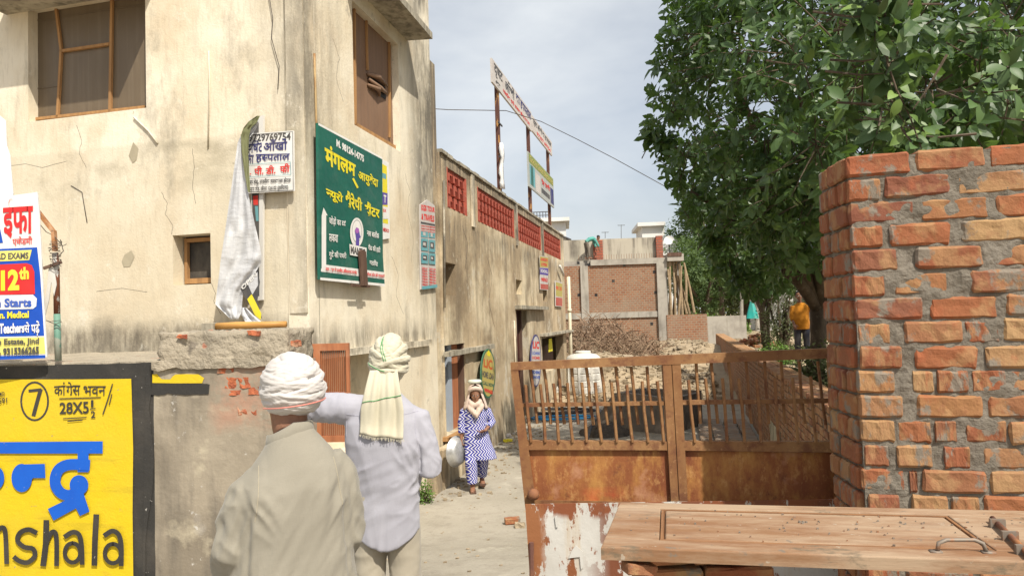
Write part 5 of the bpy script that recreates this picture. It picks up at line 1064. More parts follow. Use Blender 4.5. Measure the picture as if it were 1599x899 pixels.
# ================================================================ yard things
tp_ = at_z(913, 624, 0.02); TX, TY = tp_.x, tp_.y; TR = 27.5 / FPX * TY
tank = thing('water_tank', 'white ribbed plastic water tank standing in the yard behind the gate', 'tank', WORLD, (TX, TY, 0))
M['tank'] = mat('white_tank_plastic', (.62, .60, .55), .5, layers=[dict(s=(3, 3, 1), d=6, lo=.45, hi=.7, c=(.50, .46, .38), f=.6)])
prof = [(0, 0), (TR * .97, 0), (TR, .04)]; zz = .06
for k in range(6): prof += [(TR, zz), (TR, zz + .14), (TR * .965, zz + .155), (TR * .965, zz + .175)]; zz += .19
prof += [(TR, zz), (TR * .92, zz + .07), (TR * .75, zz + .13), (TR * .42, zz + .17), (TR * .40, zz + .18)]
mb = MB().lathe((TX, TY, 0), prof, 40); part('tank_body', mb, M['tank'], tank)
mb = MB().lathe((TX, TY, zz + .15), [(TR * .44, 0), (TR * .44, .07), (TR * .40, .09), (0, .10)], 28); part('lid', mb, M['tank'], tank)
mb = MB()
for i in range(4):
    a = -math.pi / 2 + (i - 1.5) * .7; mb.box(TX + math.cos(a) * TR * 1.0 - .03, TX + math.cos(a) * TR * 1.0 + .03, TY + math.sin(a) * TR - .012, TY + math.sin(a) * TR + .02, .3, 1.1)
part('rib', mb, M['tank'], tank)
# dark heap of sand and its sheet
dh = at_z(990, 650, .0); mb = MB(); n = 26
def hill(cx, cy, rx, ry, h, seed, n=26, amp=.08):
    mb = MB()
    for j in range(n + 1):
        for i in range(n + 1):
            x = -1 + 2 * i / n; y = -1 + 2 * j / n; r_ = math.hypot(x, y); z = h * max(0, 1 - r_) ** .8 + amp * noise.noise(Vector((x * 4, y * 4, seed))) * (1 if r_ < 1 else 0) - (.03 if r_ > .98 else 0)
            mb.v.append((cx + x * rx, cy + y * ry, z + height(cx + x * rx, cy + y * ry)))
    for j in range(n):
        for i in range(n): k = j * (n + 1) + i; mb.f.append((k, k + 1, k + n + 2, k + n + 1))
    mb.smooth = True; return mb
M['darksand'] = mat('dark_sand', (.075, .062, .05), 1, layers=[dict(s=6., d=8, lo=.45, hi=.65, c=(.11, .092, .075))], bump=[(25., .02, 7)])  # dark base colour with slightly lighter mottling
gp_ = at_z(950, 683, 0); o = solo('gravel_heap', hill(gp_.x, gp_.y + .5, .55, .6, .30, 3), M['darksand'], 'low dark gravel heap on the yard floor behind the gate', 'heap', base=(gp_.x, gp_.y + .5, 0), kind='stuff')
tq = [at_z(926, 668, .0), at_z(1048, 678, .0)]
td = thing('concrete_trough', 'dark low concrete trough standing behind the gate', 'trough', WORLD, tuple(tq[0])); T0 = Vector(tq[0]); T1 = Vector(tq[1]); dx = (T1 - T0).normalized(); FTq = Fr((T0.x, T0.y, 0), math.degrees(math.atan2(dx.y, dx.x)))
relt = FTq.m; Lq = (T1 - T0).length
M['darkconc'] = mat('dark_mottled_concrete', (.21, .18, .15), .95, layers=[dict(s=3., d=8, lo=.45, hi=.6, c=(.15, .13, .11)), dict(s=9., d=7, lo=.6, hi=.66, c=(.13, .11, .09), f=.6)], bump=[(6., .02, 8)])  # dark base colour, mottled darker
mb = MB().slab([(0, 0), (Lq, 0), (Lq, .72), (.85, .80), (.55, .78), (.2, .35)], 0, .12); tr(mb, relt); part('front_wall', mb, M['darkconc'], td)
mb = MB().box(Lq - .12, Lq, .122, 1.4, 0, .71).box(.5, .62, .122, 1.4, 0, .77).box(.5, Lq, 1.402, 1.5, 0, .75); tr(mb, relt); part('back_walls', mb, M['darkconc'], td)
# hoses, stones, small clutter
def coil(cx, cy, r_, turns, seed, rr=.018):
    rn = random.Random(seed); pts = []
    for i in range(int(turns * 14)):
        a = i / 14 * 2 * math.pi; q = r_ * (1 + .25 * math.sin(a * .37 + seed) + rn.uniform(-.05, .05)); pts.append((cx + q * math.cos(a) * 1.5, cy + q * .8 * math.sin(a), .03 + .02 * (i / 14) / turns + rr))
    mb = MB().tube(pts, rr, 6); mb.smooth = True; return mb
p = at_z(880, 655, 0); solo('blue_hose', coil(p.x, p.y, .42, 5, 2), mat('blue_hose_plastic', (.02, .18, .36), .5), 'tangled blue plastic hose on the yard floor behind the gate', 'hose', base=(p.x, p.y, 0))
p = at_z(868, 645, 0); solo('black_hose', coil(p.x, p.y, .6, 3, 7, .022), mat('black_hose_plastic', (.035, .035, .04), .5), 'loose dark pipe looped around the blue hose', 'hose', base=(p.x, p.y, 0))
p = at_z(905, 648, 0); q = at_z(935, 622, .3)
solo('pipe_length', MB().tube([at_z(913, 700, .02), at_z(922, 668, .25), at_z(938, 640, .5)], .03, 8), M['ink'], 'thin dark pipe leaning against the trough', 'pipe', base=tuple(at_z(913, 700, .02)))
def stone(name, label, u, v, r_, seed, m, group=None, z=None):
    p = at_z(u, v, 0); 
    for _ in range(4): p = at_z(u, v, height(p.x, p.y))
    zb_ = height(p.x, p.y); me = lump(p.x - r_, p.x + r_, p.y - r_ * .8, p.y + r_ * .8, zb_ - r_ * .3, zb_ + r_ * .9, r_ * .35, r_ * .5, seed, freq=1.2 / r_)
    return solo(name, me, m, label, 'stone', base=(p.x, p.y, zb_), group=group)
M['stone'] = mat('pale_rubble', (.33, .265, .18), .95, layers=[dict(s=9., d=8, lo=.45, hi=.6, c=(.21, .165, .11))])
stone('stone', 'pale round lump of cement beside the white tank', 945, 612, .24, 3, M['stone']); stone('stone', 'small grey stone lying on the alley beside the gate foot', 812, 823, .055, 5, M['stone'])
stone('stone', 'white cement lump on the floor left of the tank', 873, 620, .16, 9, M['tank']); stone('stone', 'grey lump of rubble beside the tank foot', 891, 628, .12, 12, M['stone'])
p = at_z(800, 812, .3); 
for _ in range(4): p = at_z(800, 812, height(p.x, p.y) + .04)
loose_brick('broken brick lying on the alley by the foot of the gate', p.x, p.y, p.z, .15, (.8, 1, .9))
p = at_z(793, 688, .02); mb = lump(p.x - .09, p.x + .09, p.y - .06, p.y + .06, .01, .05, .02, .04, 4, freq=12); solo('wrapper', mb, M['yellow'], 'crumpled yellow wrapper on the alley by the wall', 'litter', base=tuple(p))
p = at_z(793, 680, .02); mb = lump(p.x - .08, p.x + .06, p.y - .05, p.y + .05, .01, .06, .02, .04, 8, freq=12); solo('cloth_scrap', mb, M['faded'], 'small pale scrap of cloth lying by the wall foot', 'litter', base=tuple(p))
p = at_z(776, 715, .02)
# litter along the wall: nobody could count it
rn = random.Random(21); mb = MB()
for k in range(520):
    s = rn.uniform(-1, 12.5); d_ = -abs(rn.gauss(0, .35)) - .02; w_ = FR.w(s, d_, 0); h_ = height(w_.x, w_.y); e = rn.uniform(.008, .028); mb.box(w_.x - e, w_.x + e, w_.y - e, w_.y + e * .7, h_ - .005, h_ + e * .8, e * .4)
for k in range(500):
    x = rn.uniform(-1.5, 3.5); y = rn.uniform(6, 19); 
    if wall_side(x, y) > -.1: continue
    h_ = height(x, y); e = rn.uniform(.005, .016); mb.box(x - e, x + e, y - e, y + e * .7, h_ - .005, h_ + e * .8, e * .4)
solo('grit', mb, M['stone'], 'scattered grit and chips along the foot of the alley wall', 'grit', kind='stuff')
# rubble field and brush pile
mb = MB()
for k in range(4200):
    y = rn.uniform(20, 37); x = rn.uniform(1.0 + .0 * y, .233 * y + 3.0 if rn.random() < .6 else 12)
    if abs(wall_side(x, y) + .17) < .3: continue
    h_ = height(x, y); e = rn.uniform(.02, .08) * (1 if rn.random() < .93 else 1.9); mb.box(x - e, x + e, y - e, y + e * .8, h_ - e * .3, h_ + e * .7, e * .45)
solo('rubble', mb, M['stone'], 'field of broken stones and clods in front of the unfinished brick building', 'rubble', kind='stuff')
mb = MB(); bc = at_y(918, 540, 31)
for k in range(1500):
    a = rn.uniform(0, 6.3); q = rn.random() ** .5; x = bc.x + 2.5 * q * math.cos(a) + .5; y = 30.5 + 2.2 * q * math.sin(a); h_ = height(x, y) + (1 - q * q) * 1.05 * rn.random(); l = rn.uniform(.3, 1.0); az = rn.uniform(0, 6.3); el = rn.uniform(-.5, .9)
    d = Vector((math.cos(az) * math.cos(el), math.sin(az) * math.cos(el), math.sin(el))) * l; mb.tube([(x, y, h_), (x + d.x * .5, y + d.y * .5, h_ + d.z * .5 + .06), (x + d.x, y + d.y, h_ + d.z)], [.018, .012, .005], 3, False)
solo('brushwood', mb, mat('dry_brushwood', (.23, .15, .10), 1, layers=[dict(s=3., lo=.4, hi=.7, c=(.33, .24, .16))]), 'tangled pile of dry brushwood in front of the brick building', 'brushwood', base=(bc.x, 30.5, .5), kind='stuff')
# ================================================================ unfinished brick building
YB = 38.0
FB = Fr((at_y(905, 500, YB).x, YB, 0), -3.0)
ub = thing('brick_building', 'unfinished two level brick building with grey concrete columns and beams', 'building', FB, (0, 0, 0))
M['bb'] = procbrick('far_brickwork', .24, .115, ((.30, .145, .08), (.235, .105, .06)), (.30, .235, .17))
M['rawconc'] = mat('raw_concrete', (.36, .33, .28), .95, layers=[dict(s=1.5, d=8, lo=.45, hi=.62, c=(.26, .235, .2)), dict(s=(4, 4, .6), d=6, lo=.55, hi=.7, c=(.18, .16, .13), f=.7)])
M['parapet'] = mat('streaked_plaster_parapet', (.40, .36, .29), .95, layers=[dict(s=(2.2, 2.2, .25), d=6, lo=.46, hi=.62, c=(.12, .105, .085), f=.85), dict(s=.8, d=7, lo=.45, hi=.65, c=(.46, .42, .33), f=.6)])
bx_ = lambda u, v: FB.px(u, v)
xl = bx_(868, 500)[0]; x_c1a, x_c1b = bx_(908, 480)[0], bx_(920, 480)[0]; x_c2a, x_c2b = bx_(1027, 470)[0], bx_(1043, 470)[0]
zt1 = bx_(975, 404)[1]; zt2 = bx_(975, 413)[1]; zm1 = bx_(975, 487)[1]; zm2 = bx_(975, 496)[1]; ztop = bx_(975, 371)[1]
part('wall', MB().box(xl, x_c2b - .1, .08, .3, 0, zt2), M['bb'], ub)
part('column', MB().box(x_c1a, x_c1b, -.06, .32, 0.2, zt2), M['rawconc'], ub); part('column', MB().box(x_c2a, x_c2b, -.08, .32, 0.2, zt2), M['rawconc'], ub)
part('beam', MB().box(bx_(922, 408)[0], x_c2b + .02, -.02, .31, zt2 + .002, zt1), M['rawconc'], ub); part('beam', MB().box(xl, x_c2a - .002, .0, .079, zm2, zm1), M['rawconc'], ub)
part('side_wall', MB().box(x_c2b - .22, x_c2b - .002, .325, 9, 0, zt2), M['bb'], ub)
part('roof_slab', MB().box(xl, x_c2b, .312, 9, zt2 + .002, zt1 - .01), M['rawconc'], ub)
part('parapet', MB().box(xl, x_c2b - .15, .8, 1.0, zt1 - .02, ztop + .05), M['parapet'], ub)
for u0, u1, v0, v1 in [(928, 942, 373, 402), (1028, 1037, 366, 402)]:
    a = bx_(u0, v1); b = bx_(u1, v0); part('brick_pier', MB().box(a[0], b[0], .55, .79, zt1, b[1]), procbrick('red_brick_pier', .4, .14, ((.40, .12, .07), (.30, .08, .05)), (.22, .12, .09)) if u0 == 928 else bpy.data.materials['red_brick_pier'], ub)
for u, v in [(903, 410), (919, 413), (975, 413), (958, 438), (1022, 424), (1024, 456), (931, 460), (904, 460), (1018, 505), (963, 507)]:
    a = bx_(u, v); part('putlog_hole', MB().box(a[0] - .07, a[0] + .07, .07, .12, a[1] - .08, a[1] + .06), M['black'], ub)
mb = MB()
for k in range(34):
    x = xl + 1.3 + k * .13; mb.box(x - .008, x + .008, .4, .416, zt1, zt1 + .28)
part('starter_bars', mb, M['rustmetal'], ub, None, 'stuff')
# open bay on props
bay = thing('open_bay', 'concrete roof slab on raw columns beside the unfinished brick building', 'structure', FB, (x_c2b, 0, 0))
xr1 = bx_(1066, 400)[0]; z0b, z1b = bx_(1050, 408)[1], bx_(1050, 397)[1]
part('slab', MB().box(x_c2b + .005, xr1, -.3, 6, z0b, z1b), M['rawconc'], bay); part('slab_edge', MB().box(x_c2b + .01, xr1 - .1, -.34, -.302, z1b - .12, z1b + .06), M['oldwood'], bay)
part('column', MB().box(bx_(1061, 450)[0], bx_(1067, 450)[0], .5, .9, .3, z0b - .002), M['rawconc'], bay)
part('back_wall', MB().box(x_c2b, xr1, 5.7, 5.9, .3, z0b - .4), M['rawconc'], bay)
M['bamboo'] = mat('weathered_bamboo', (.34, .25, .15), .8, layers=[dict(s=(3, 3, 9), lo=.4, hi=.7, c=(.22, .16, .10))])
PL = ['nearly upright bamboo prop second from the brick building column', 'bamboo prop in the middle of the open bay, leaning slightly right', 'bamboo prop crossing behind the middle one, leaning slightly left', 'bamboo prop nearest the column of the brick building', 'thick bamboo prop against the raw concrete column of the open bay', 'long slanting bamboo prop running across the whole open bay', 'outermost bamboo prop leaning far out to the right of the slab', 'bamboo prop leaning left from the right corner of the slab', 'low slanting bamboo prop starting halfway up the open bay', 'short upright bamboo prop just outside the slab']
for k, (u0, v0, u1, v1) in enumerate([(1046, 408, 1047, 492), (1051, 412, 1056, 494), (1056, 408, 1052, 492), (1043, 420, 1050, 494), (1060, 412, 1066, 492), (1049, 405, 1072, 490), (1068, 410, 1086, 488), (1064, 415, 1060, 492), (1058, 430, 1080, 490), (1070, 420, 1071, 470)]):
    d0 = rn.uniform(-.25, .45); a = FB.px(u0, v0, d0); b = FB.px(u1, v1, d0 + rn.uniform(-.4, .2)); A = FB.w(a[0], d0, a[1]); B = FB.w(b[0], d0, b[1])
    solo('bamboo_prop', MB().tube([B, B.lerp(A, .5) + Vector((.03, 0, 0)), A], [.07, .06, .05], 7), M['bamboo'], PL[k], 'prop', base=tuple(B), group='bamboo props under the open slab')
FLW = Fr((at_y(1080, 500, 36).x, 36, 0), -3)
lw = thing('low_brick_wall', 'low dusty brick wall closing the far end of the yard', 'wall', FLW, (0, 0, 0))
a = FLW.px(1043, 545); b = FLW.px(1104, 490); part('brickwork', MB().box(a[0], b[0], 0, .23, .2, b[1]), M['bb'], lw); a2 = FLW.px(1104, 545); b2_ = FLW.px(1165, 492); part('grey_end', MB().box(a2[0] + .004, b2_[0], .01, .22, .2, b2_[1]), M['rawconc'], lw)
# white houses beyond
def house(name, label, Y, boxes, base_u, base_v):
    F_ = Fr((at_y(base_u, base_v, Y).x, Y, 0), -4); t = thing(name, label, 'house', F_, (0, 0, 0)); return F_, t
M['whitewash'] = mat('whitewashed_wall', (.66, .65, .62), .9, layers=[dict(s=.5, d=6, lo=.45, hi=.65, c=(.58, .57, .54))])
F1, h1_ = house('white_house', 'white painted rooftop room of a house behind the brick building', 62, 0, 1015, 400)
a = F1.px(1003, 372); b = F1.px(1037, 347); part('wall', MB().box(a[0], b[0], 0, 5, 0, b[1] - .3), M['whitewash'], h1_); a = F1.px(995, 352); part('roof', MB().box(a[0], b[0] + .05, -.4, 5.2, b[1] - .298, b[1]), M['whitewash'], h1_); a = F1.px(1025, 395); b = F1.px(1052, 378); part('lower_storey', MB().box(a[0], b[0], -2, -.05, 0, b[1]), M['whitewash'], h1_)

F2, h2_ = house('white_house', 'white flat roofed house top with a railed terrace behind the low building', 60, 0, 865, 400)
a = F2.px(842, 375); b = F2.px(889, 340); part('wall', MB().box(a[0] - 4, b[0] - .3, 0, 5, 0, b[1] - .3), M['whitewash'], h2_); part('roof', MB().box(a[0] - 4, b[0], -.5, 5.2, b[1] - .298, b[1]), M['whitewash'], h2_)
mb = MB(); zr_ = F2.px(850, 331)[1]; xa_ = F2.px(820, 340)[0]; xb_ = F2.px(857, 340)[0]
for k in range(9): x = xa_ + (xb_ - xa_) * k / 8; mb.box(x - .03, x + .03, .1, .16, b[1] + .002, zr_)
mb.box(xa_, xb_, .09, .17, zr_, zr_ + .06).box(xa_, xb_, .09, .17, (zr_ + b[1]) / 2, (zr_ + b[1]) / 2 + .05); part('railing', mb, M['ink'], h2_)
part('awning', MB().hexa([(b[0] - 1.4, -.6, b[1] - 1.2), (b[0] + .1, -.6, b[1] - 1.9), (b[0] + .1, 1, b[1] - 1.9), (b[0] - 1.4, 1, b[1] - 1.2)], [(b[0] - 1.4, -.6, b[1] - 1.1), (b[0] + .1, -.6, b[1] - 1.8), (b[0] + .1, 1, b[1] - 1.8), (b[0] - 1.4, 1, b[1] - 1.1)]), M['ink'], h2_)
F3, h3_ = house('white_house', 'pale house wall glimpsed between trunks at the far right', 52, 0, 1230, 500)
a = F3.px(1195, 520); b = F3.px(1290, 452); part('wall', MB().box(a[0], b[0] + 3, 0, 4, 0, b[1]), M['whitewash'], h3_)
ds = at_y(1045, 376, 55); dish = thing('satellite_dish', 'white satellite dish on the roof edge beside the white rooftop room', 'satellite dish', WORLD, (ds.x, ds.y, ds.z - .6)); ax_ = Matrix.Rotation(R(65), 4, 'X') @ Matrix.Rotation(R(0), 4, 'Y'); ax_ = Matrix.Rotation(R(-20), 4, 'Z') @ ax_
part('reflector', MB().lathe(tuple(ds), [(0, 0), (.16, .02), (.28, .06), (.38, .12), (.38, .10), (.28, .04), (.16, 0)], 22, ax_), M['whitewash'], dish); part('mast', MB().tube([(ds.x, ds.y + .1, ds.z), (ds.x, ds.y + .1, ds.z - 2)], .05, 6), M['ink'], dish)
for u, v0, v1, lab in [(945, 362, 372, 'thin television aerial on the brick building parapet'), (970, 351, 372, 'taller thin television aerial beside the parapet')]:
    p0 = at_y(u, v1, 45); p1 = at_y(u, v0, 45); t_ = thing('aerial', lab, 'aerial', WORLD, tuple(p0)); part('mast', MB().tube([p0, p1], .02, 4), M['ink'], t_); part('cross_arm', MB().tube([p1 - Vector((.22, 0, .03)), p1 + Vector((.22, 0, -.03))], .02, 4), M['ink'], t_)
# utility poles and teal sheet beyond
for u, v0, v1, Y, lab in [(1183, 440, 505, 44, 'slim grey utility pole in the lane beyond the trees'), (1158, 445, 500, 48, 'thin wooden post left of the teal cloth')]:
    p0 = at_y(u, v1 + 12, Y); p1 = at_y(u, v0, Y); solo('utility_pole', MB().tube([p0, p1], [.13, .09], 8), M['rawconc'], lab, 'pole', base=tuple(p0))
tc0 = at_y(1175, 497, 40); mb = MB(); n = 14
for j in range(7):
    for i in range(n): a = 2 * math.pi * i / n; r_ = (.34 - .045 * j) * (1 + .22 * math.sin(a * 4 + j * .3)); mb.v.append((tc0.x + r_ * math.cos(a), tc0.y + r_ * math.sin(a), tc0.z + j * .155))
for j in range(6):
    for i in range(n): mb.f.append((j * n + i, j * n + (i + 1) % n, (j + 1) * n + (i + 1) % n, (j + 1) * n + i))
mb.smooth = True; solo('teal_cloth', mb, flat('teal_cloth', (.02, .30, .26)), 'bright teal cloth draped over a post in the lane beyond the wall', 'cloth', base=tuple(tc0))
# ================================================================ foliage
def leafmat(name, c1, c2, c3, sc, rough=.42):
    m = mat(name, c1, rough, layers=[dict(s=sc, d=2, lo=.40, hi=.60, c=c2, f=.9), dict(s=sc * 6, d=2, lo=.56, hi=.66, c=c3, f=.75)], spec=.4); nt = m.node_tree; N = nt.nodes; b = N['Principled BSDF']
    t = N.new('ShaderNodeBsdfTranslucent'); mx_ = N.new('ShaderNodeMixShader'); mx_.inputs[0].default_value = .22; t.inputs[0].default_value = (c3[0] * 1.6, c3[1] * 1.8, c3[2], 1)
    out = [n for n in N if n.type == 'OUTPUT_MATERIAL'][0]; nt.links.new(b.outputs[0], mx_.inputs[1]); nt.links.new(t.outputs[0], mx_.inputs[2]); nt.links.new(mx_.outputs[0], out.inputs[0]); return m
M['leaf'] = leafmat('fig_leaf', (.036, .072, .024), (.062, .11, .033), (.12, .19, .05), 1.1)
M['leaf2'] = leafmat('far_tree_leaf', (.05, .085, .025), (.07, .11, .035), (.12, .17, .05), .5, .7)
M['leaf3'] = leafmat('bright_bush_leaf', (.10, .18, .03), (.08, .14, .03), (.16, .24, .05), 1.5, .6)
M['leaf4'] = leafmat('dusty_shrub_leaf', (.05, .06, .022), (.075, .08, .035), (.10, .12, .04), 1.5, .8)
M['bark'] = mat('grey_brown_bark', (.115, .088, .062), .95, layers=[dict(s=(5, 5, 1.5), d=8, lo=.45, hi=.62, c=(.06, .045, .032)), dict(s=9., lo=.55, hi=.7, c=(.19, .16, .12), f=.7)], bump=[((9, 9, 3), .02, 7)])
def leaf_add(mb, p, d, nrm, l, wd):
    d = d.normalized(); s = d.cross(nrm)
    if s.length < 1e-3: return
    s.normalize(); n_ = s.cross(d); m1 = p + d * l * .3; m2 = p + d * l * .68; t = p + d * l + n_ * (-.10 * l)
    b = len(mb.v); f = n_ * (.10 * l)
    mb.v += [tuple(p), tuple(m1 + s * wd * .42 + f), tuple(m1 - s * wd * .42 + f), tuple(m1), tuple(m2 + s * wd * .46 + f * .6 - n_ * .05 * l), tuple(m2 - s * wd * .46 + f * .6 - n_ * .05 * l), tuple(m2 - n_ * .03 * l), tuple(t)]
    mb.f += [(b, b + 3, b + 1), (b, b + 2, b + 3), (b + 1, b + 3, b + 6, b + 4), (b + 3, b + 2, b + 5, b + 6), (b + 4, b + 6, b + 7), (b + 6, b + 5, b + 7)]
def leaf_small(mb, p, d, nrm, l, wd):
    d = d.normalized(); s = d.cross(nrm)
    if s.length < 1e-3: return
    s.normalize(); n_ = s.cross(d); m_ = p + d * l * .5; b = len(mb.v); mb.v += [tuple(p), tuple(m_ + s * wd * .5 + n_ * l * .08), tuple(p + d * l), tuple(m_ - s * wd * .5 + n_ * l * .08)]; mb.f += [(b, b + 1, b + 2), (b, b + 2, b + 3)]
def rdir(rn_): 
    while True:
        v = Vector((rn_.uniform(-1, 1), rn_.uniform(-1, 1), rn_.uniform(-1, 1)))
        if .05 < v.length < 1: return v.normalized()
def sprig(mb, tw, p, d, rn_, ls, nl=8, add=leaf_add):
    """leaves in a rosette round a twig end"""
    d = d.normalized(); a0 = rn_.uniform(0, 6.3); u_ = d.cross(Vector((0, 0, 1)))
    if u_.length < .1: u_ = d.cross(Vector((1, 0, 0)))
    u_.normalize(); v_ = d.cross(u_)
    for k in range(nl):
        a = a0 + k * 2.4; q = p - d * (.16 * k / nl) * ls / .13; o_ = (u_ * math.cos(a) + v_ * math.sin(a)); ld = (o_ * (.8 + .3 * k / nl) + d * rn_.uniform(.3, .9) + Vector((0, 0, -.25)) + rdir(rn_) * .15)
        l = ls * rn_.uniform(.65, 1.15); add(mb, q + o_ * .015, ld, (d + Vector((0, 0, .8)) + rdir(rn_) * .3), l, l * rn_.uniform(.44, .56))
    if tw is not None: tw.tube([p - d * ls * 3.2 + Vector((0, 0, -.03)), p - d * ls * 1.2, p], [.009, .006, .004], 4, False)
# ---- the big fig tree over the right side
rt = random.Random(77)
tb_ = at_y(1268, 553, 14.5); tb_.z = 1.0
tree = thing('fig_tree', 'large dark green broad leaved tree hanging over the wall and brick pillar', 'tree', WORLD, tuple(tb_))
fork = at_y(1278, 475, 14.5)
trunk = MB().tube([tb_, tb_.lerp(fork, .5) + Vector((.05, 0, 0)), fork], [.19, .15, .16], 12); trunk.smooth = True
CC = Vector((6.1, 11.2, 6.4)); CR = Vector((3.95, 5.2, 4.0))
limbs = []
for (u, v, Y) in [(1262, 380, 14), (1300, 360, 14), (1200, 300, 13.0), (1120, 250, 12.0), (1330, 250, 12), (1250, 150, 12), (1400, 200, 11.5), (1150, 120, 11.8), (1500, 100, 12), (1080, 300, 12.0), (1180, 400, 13.5)]:
    e = at_y(u, v, Y); mid = fork.lerp(e, .45) + Vector((rt.uniform(-.2, .2), rt.uniform(-.3, .3), .35)); limbs.append((fork, mid, e)); trunk.tube([fork - Vector((0, 0, .1)), fork.lerp(mid, .5) + Vector((0, 0, .05)), mid, mid.lerp(e, .5) + Vector((0, 0, .05)), e], [.13, .10, .08, .055, .03], 8)
part('trunk', trunk, M['bark'], tree)
crown = MB(); tw = MB(); near = []; nsp = 0
blobs = []
for k in range(175):
    d = rdir(rt); r_ = rt.uniform(.72, 1.0) if k < 140 else rt.uniform(.2, .7)
    c = CC + Vector((d.x * CR.x, d.y * CR.y, d.z * CR.z)) * r_
    if c.z < 2.75: c.z = 2.75 + rt.uniform(0, .5)
    blobs.append((c, rt.uniform(.55, 1.0)))
for (u, v, Y, r_) in [(1008, 215, 11.2, .16), (1030, 232, 11.2, .28), (1045, 250, 11.2, .45), (1040, 130, 11.0, .45), (1075, 60, 11, .55), (1090, 10, 11, .6), (1060, 330, 12, .5), (1082, 380, 12.5, .55), (1100, 420, 13, .45), (1130, 440, 13, .5), (1165, 450, 13, .5), (1210, 440, 13, .6), (1250, 420, 12.5, .6), (1030, 180, 11, .4), (1036, 285, 11.5, .4), (1048, 345, 12, .4), (1112, 475, 12, .22), (1128, 497, 11.5, .18), (1290, 300, 9, .8), (1240, 330, 10, .8), (1300, 200, 8, .7), (1180, 200, 9.5, .8), (1380, 180, 6.4, .5), (1450, 150, 6.2, .5), (1530, 120, 6.2, .55), (1590, 60, 6.2, .5), (1330, 120, 6.6, .5), (1400, 60, 5.6, .45), (1360, 20, 5.0, .35), (1480, 40, 6, .5), (1420, 215, 6.0, .35), (1500, 200, 6.0, .4), (1580, 180, 6.0, .4), (1250, 250, 7.5, .6), (1230, 120, 8, .7), (1160, 60, 9, .8), (1290, 40, 7, .6), (1200, 380, 12, .7), (1150, 380, 12, .6), (1110, 340, 12, .6)]:
    blobs.append((at_y(u, v, Y), r_))
for (c, r_) in blobs:
    n = int(14.5 * (r_ / .7) ** 2) + 5
    dC = (c - CC); dC = Vector((dC.x / CR.x, dC.y / CR.y, dC.z / CR.z)).normalized()
    for k in range(n):
        d = rdir(rt); p = c + d * r_ * rt.uniform(.55, 1.0)
        if p.y < 4.3 or p.x - .36 * p.y > 9: continue
        pr = p - O
        if pr.dot(fwd) > 0: uu = 799.5 + FPX * pr.dot(right) / pr.dot(fwd); vv = 449.5 - FPX * pr.dot(up) / pr.dot(fwd)
        else: uu = vv = 0
        if -200 < vv < 900 and uu < 1003 + .55 * abs(vv - 215) * (1 if vv > 215 else .28) + 8 * noise.noise(p * 2): continue
        if (vv > 468 and uu > 1140) or (vv > 436 and uu > 1222): continue
        dd = (d + dC * .8 + Vector((0, 0, rt.uniform(-.5, .4)))); ls = rt.uniform(.15, .215)
        if p.y < 7.2 and vv > -60 and uu < 1700 and len(near) < 40: near.append((p, dd, ls))
        else:
            sprig(crown, tw if nsp % 2 == 0 else None, p, dd, rt, ls, 8); nsp += 1
part('foliage', crown, M['leaf'], tree, None, 'stuff'); part('twigs', tw, M['bark'], tree, None, 'stuff')
print('sprigs', nsp, 'tris~', nsp * 64)
lm = MB(); leaf_add(lm, Vector((0, 0, 0)), Vector((0, 1, 0)), Vector((0, 0, 1)), 1, .5)
# sculpted near leaf
M['leafnear'] = mat('fig_leaf_near', (.06, .11, .03), .5, rand=[(.05, .095, .03), (.075, .13, .036), (.06, .11, .034), (.15, .23, .05), (.09, .14, .055), (.055, .10, .03)], spec=.3)
def leafmesh():
    mb = MB(); n = 6; V = []
    for i in range(n + 1):
        t = i / n; wv = .27 * math.sin(math.pi * t ** .85) ** .8 if 0 < t < 1 else .003; zc2 = -.18 * t * t
        V += [(-wv, t, zc2 + .07 * math.sin(math.pi * t)), (0, t, zc2), (wv, t, zc2 + .07 * math.sin(math.pi * t))]
    F_ = []
    for i in range(n): k = 3 * i; F_ += [(k, k + 1, k + 4, k + 3), (k + 1, k + 2, k + 5, k + 4)]
    mb.add(V, F_); mb.smooth = True; return mb.mesh('leaf', M['leafnear'])
LM = leafmesh(); ntw = MB(); nl = 0
def near_sprig(p, dd, ls, nn=8):
    global nl
    d = dd.normalized(); u_ = d.cross(Vector((0, 0, 1))); u_ = u_.normalized() if u_.length > .1 else Vector((1, 0, 0)); v_ = d.cross(u_); a0 = rt.uniform(0, 6)
    ntw.tube([p - d * .4 + Vector((0, 0, .05)), p - d * .15, p], [.010, .007, .004], 5, False)
    for k in range(nn):
        if nl >= 296: return
        a = a0 + k * 2.4; o_ = u_ * math.cos(a) + v_ * math.sin(a); q = p - d * (.2 * k / nn) + o_ * .01; ld = (o_ * .9 + d * rt.uniform(.2, .8) + Vector((0, 0, -.3))).normalized()
        nrm = (d + Vector((0, -.2, .9)) + rdir(rt) * .3); s = ld.cross(nrm).normalized(); n_ = s.cross(ld); l = ls * rt.uniform(.75, 1.15)
        mt = Matrix((s * l, ld * l, n_ * l)).transposed().to_4x4(); mt.translation = q; inst('leaf', LM, tree, mt); nl += 1
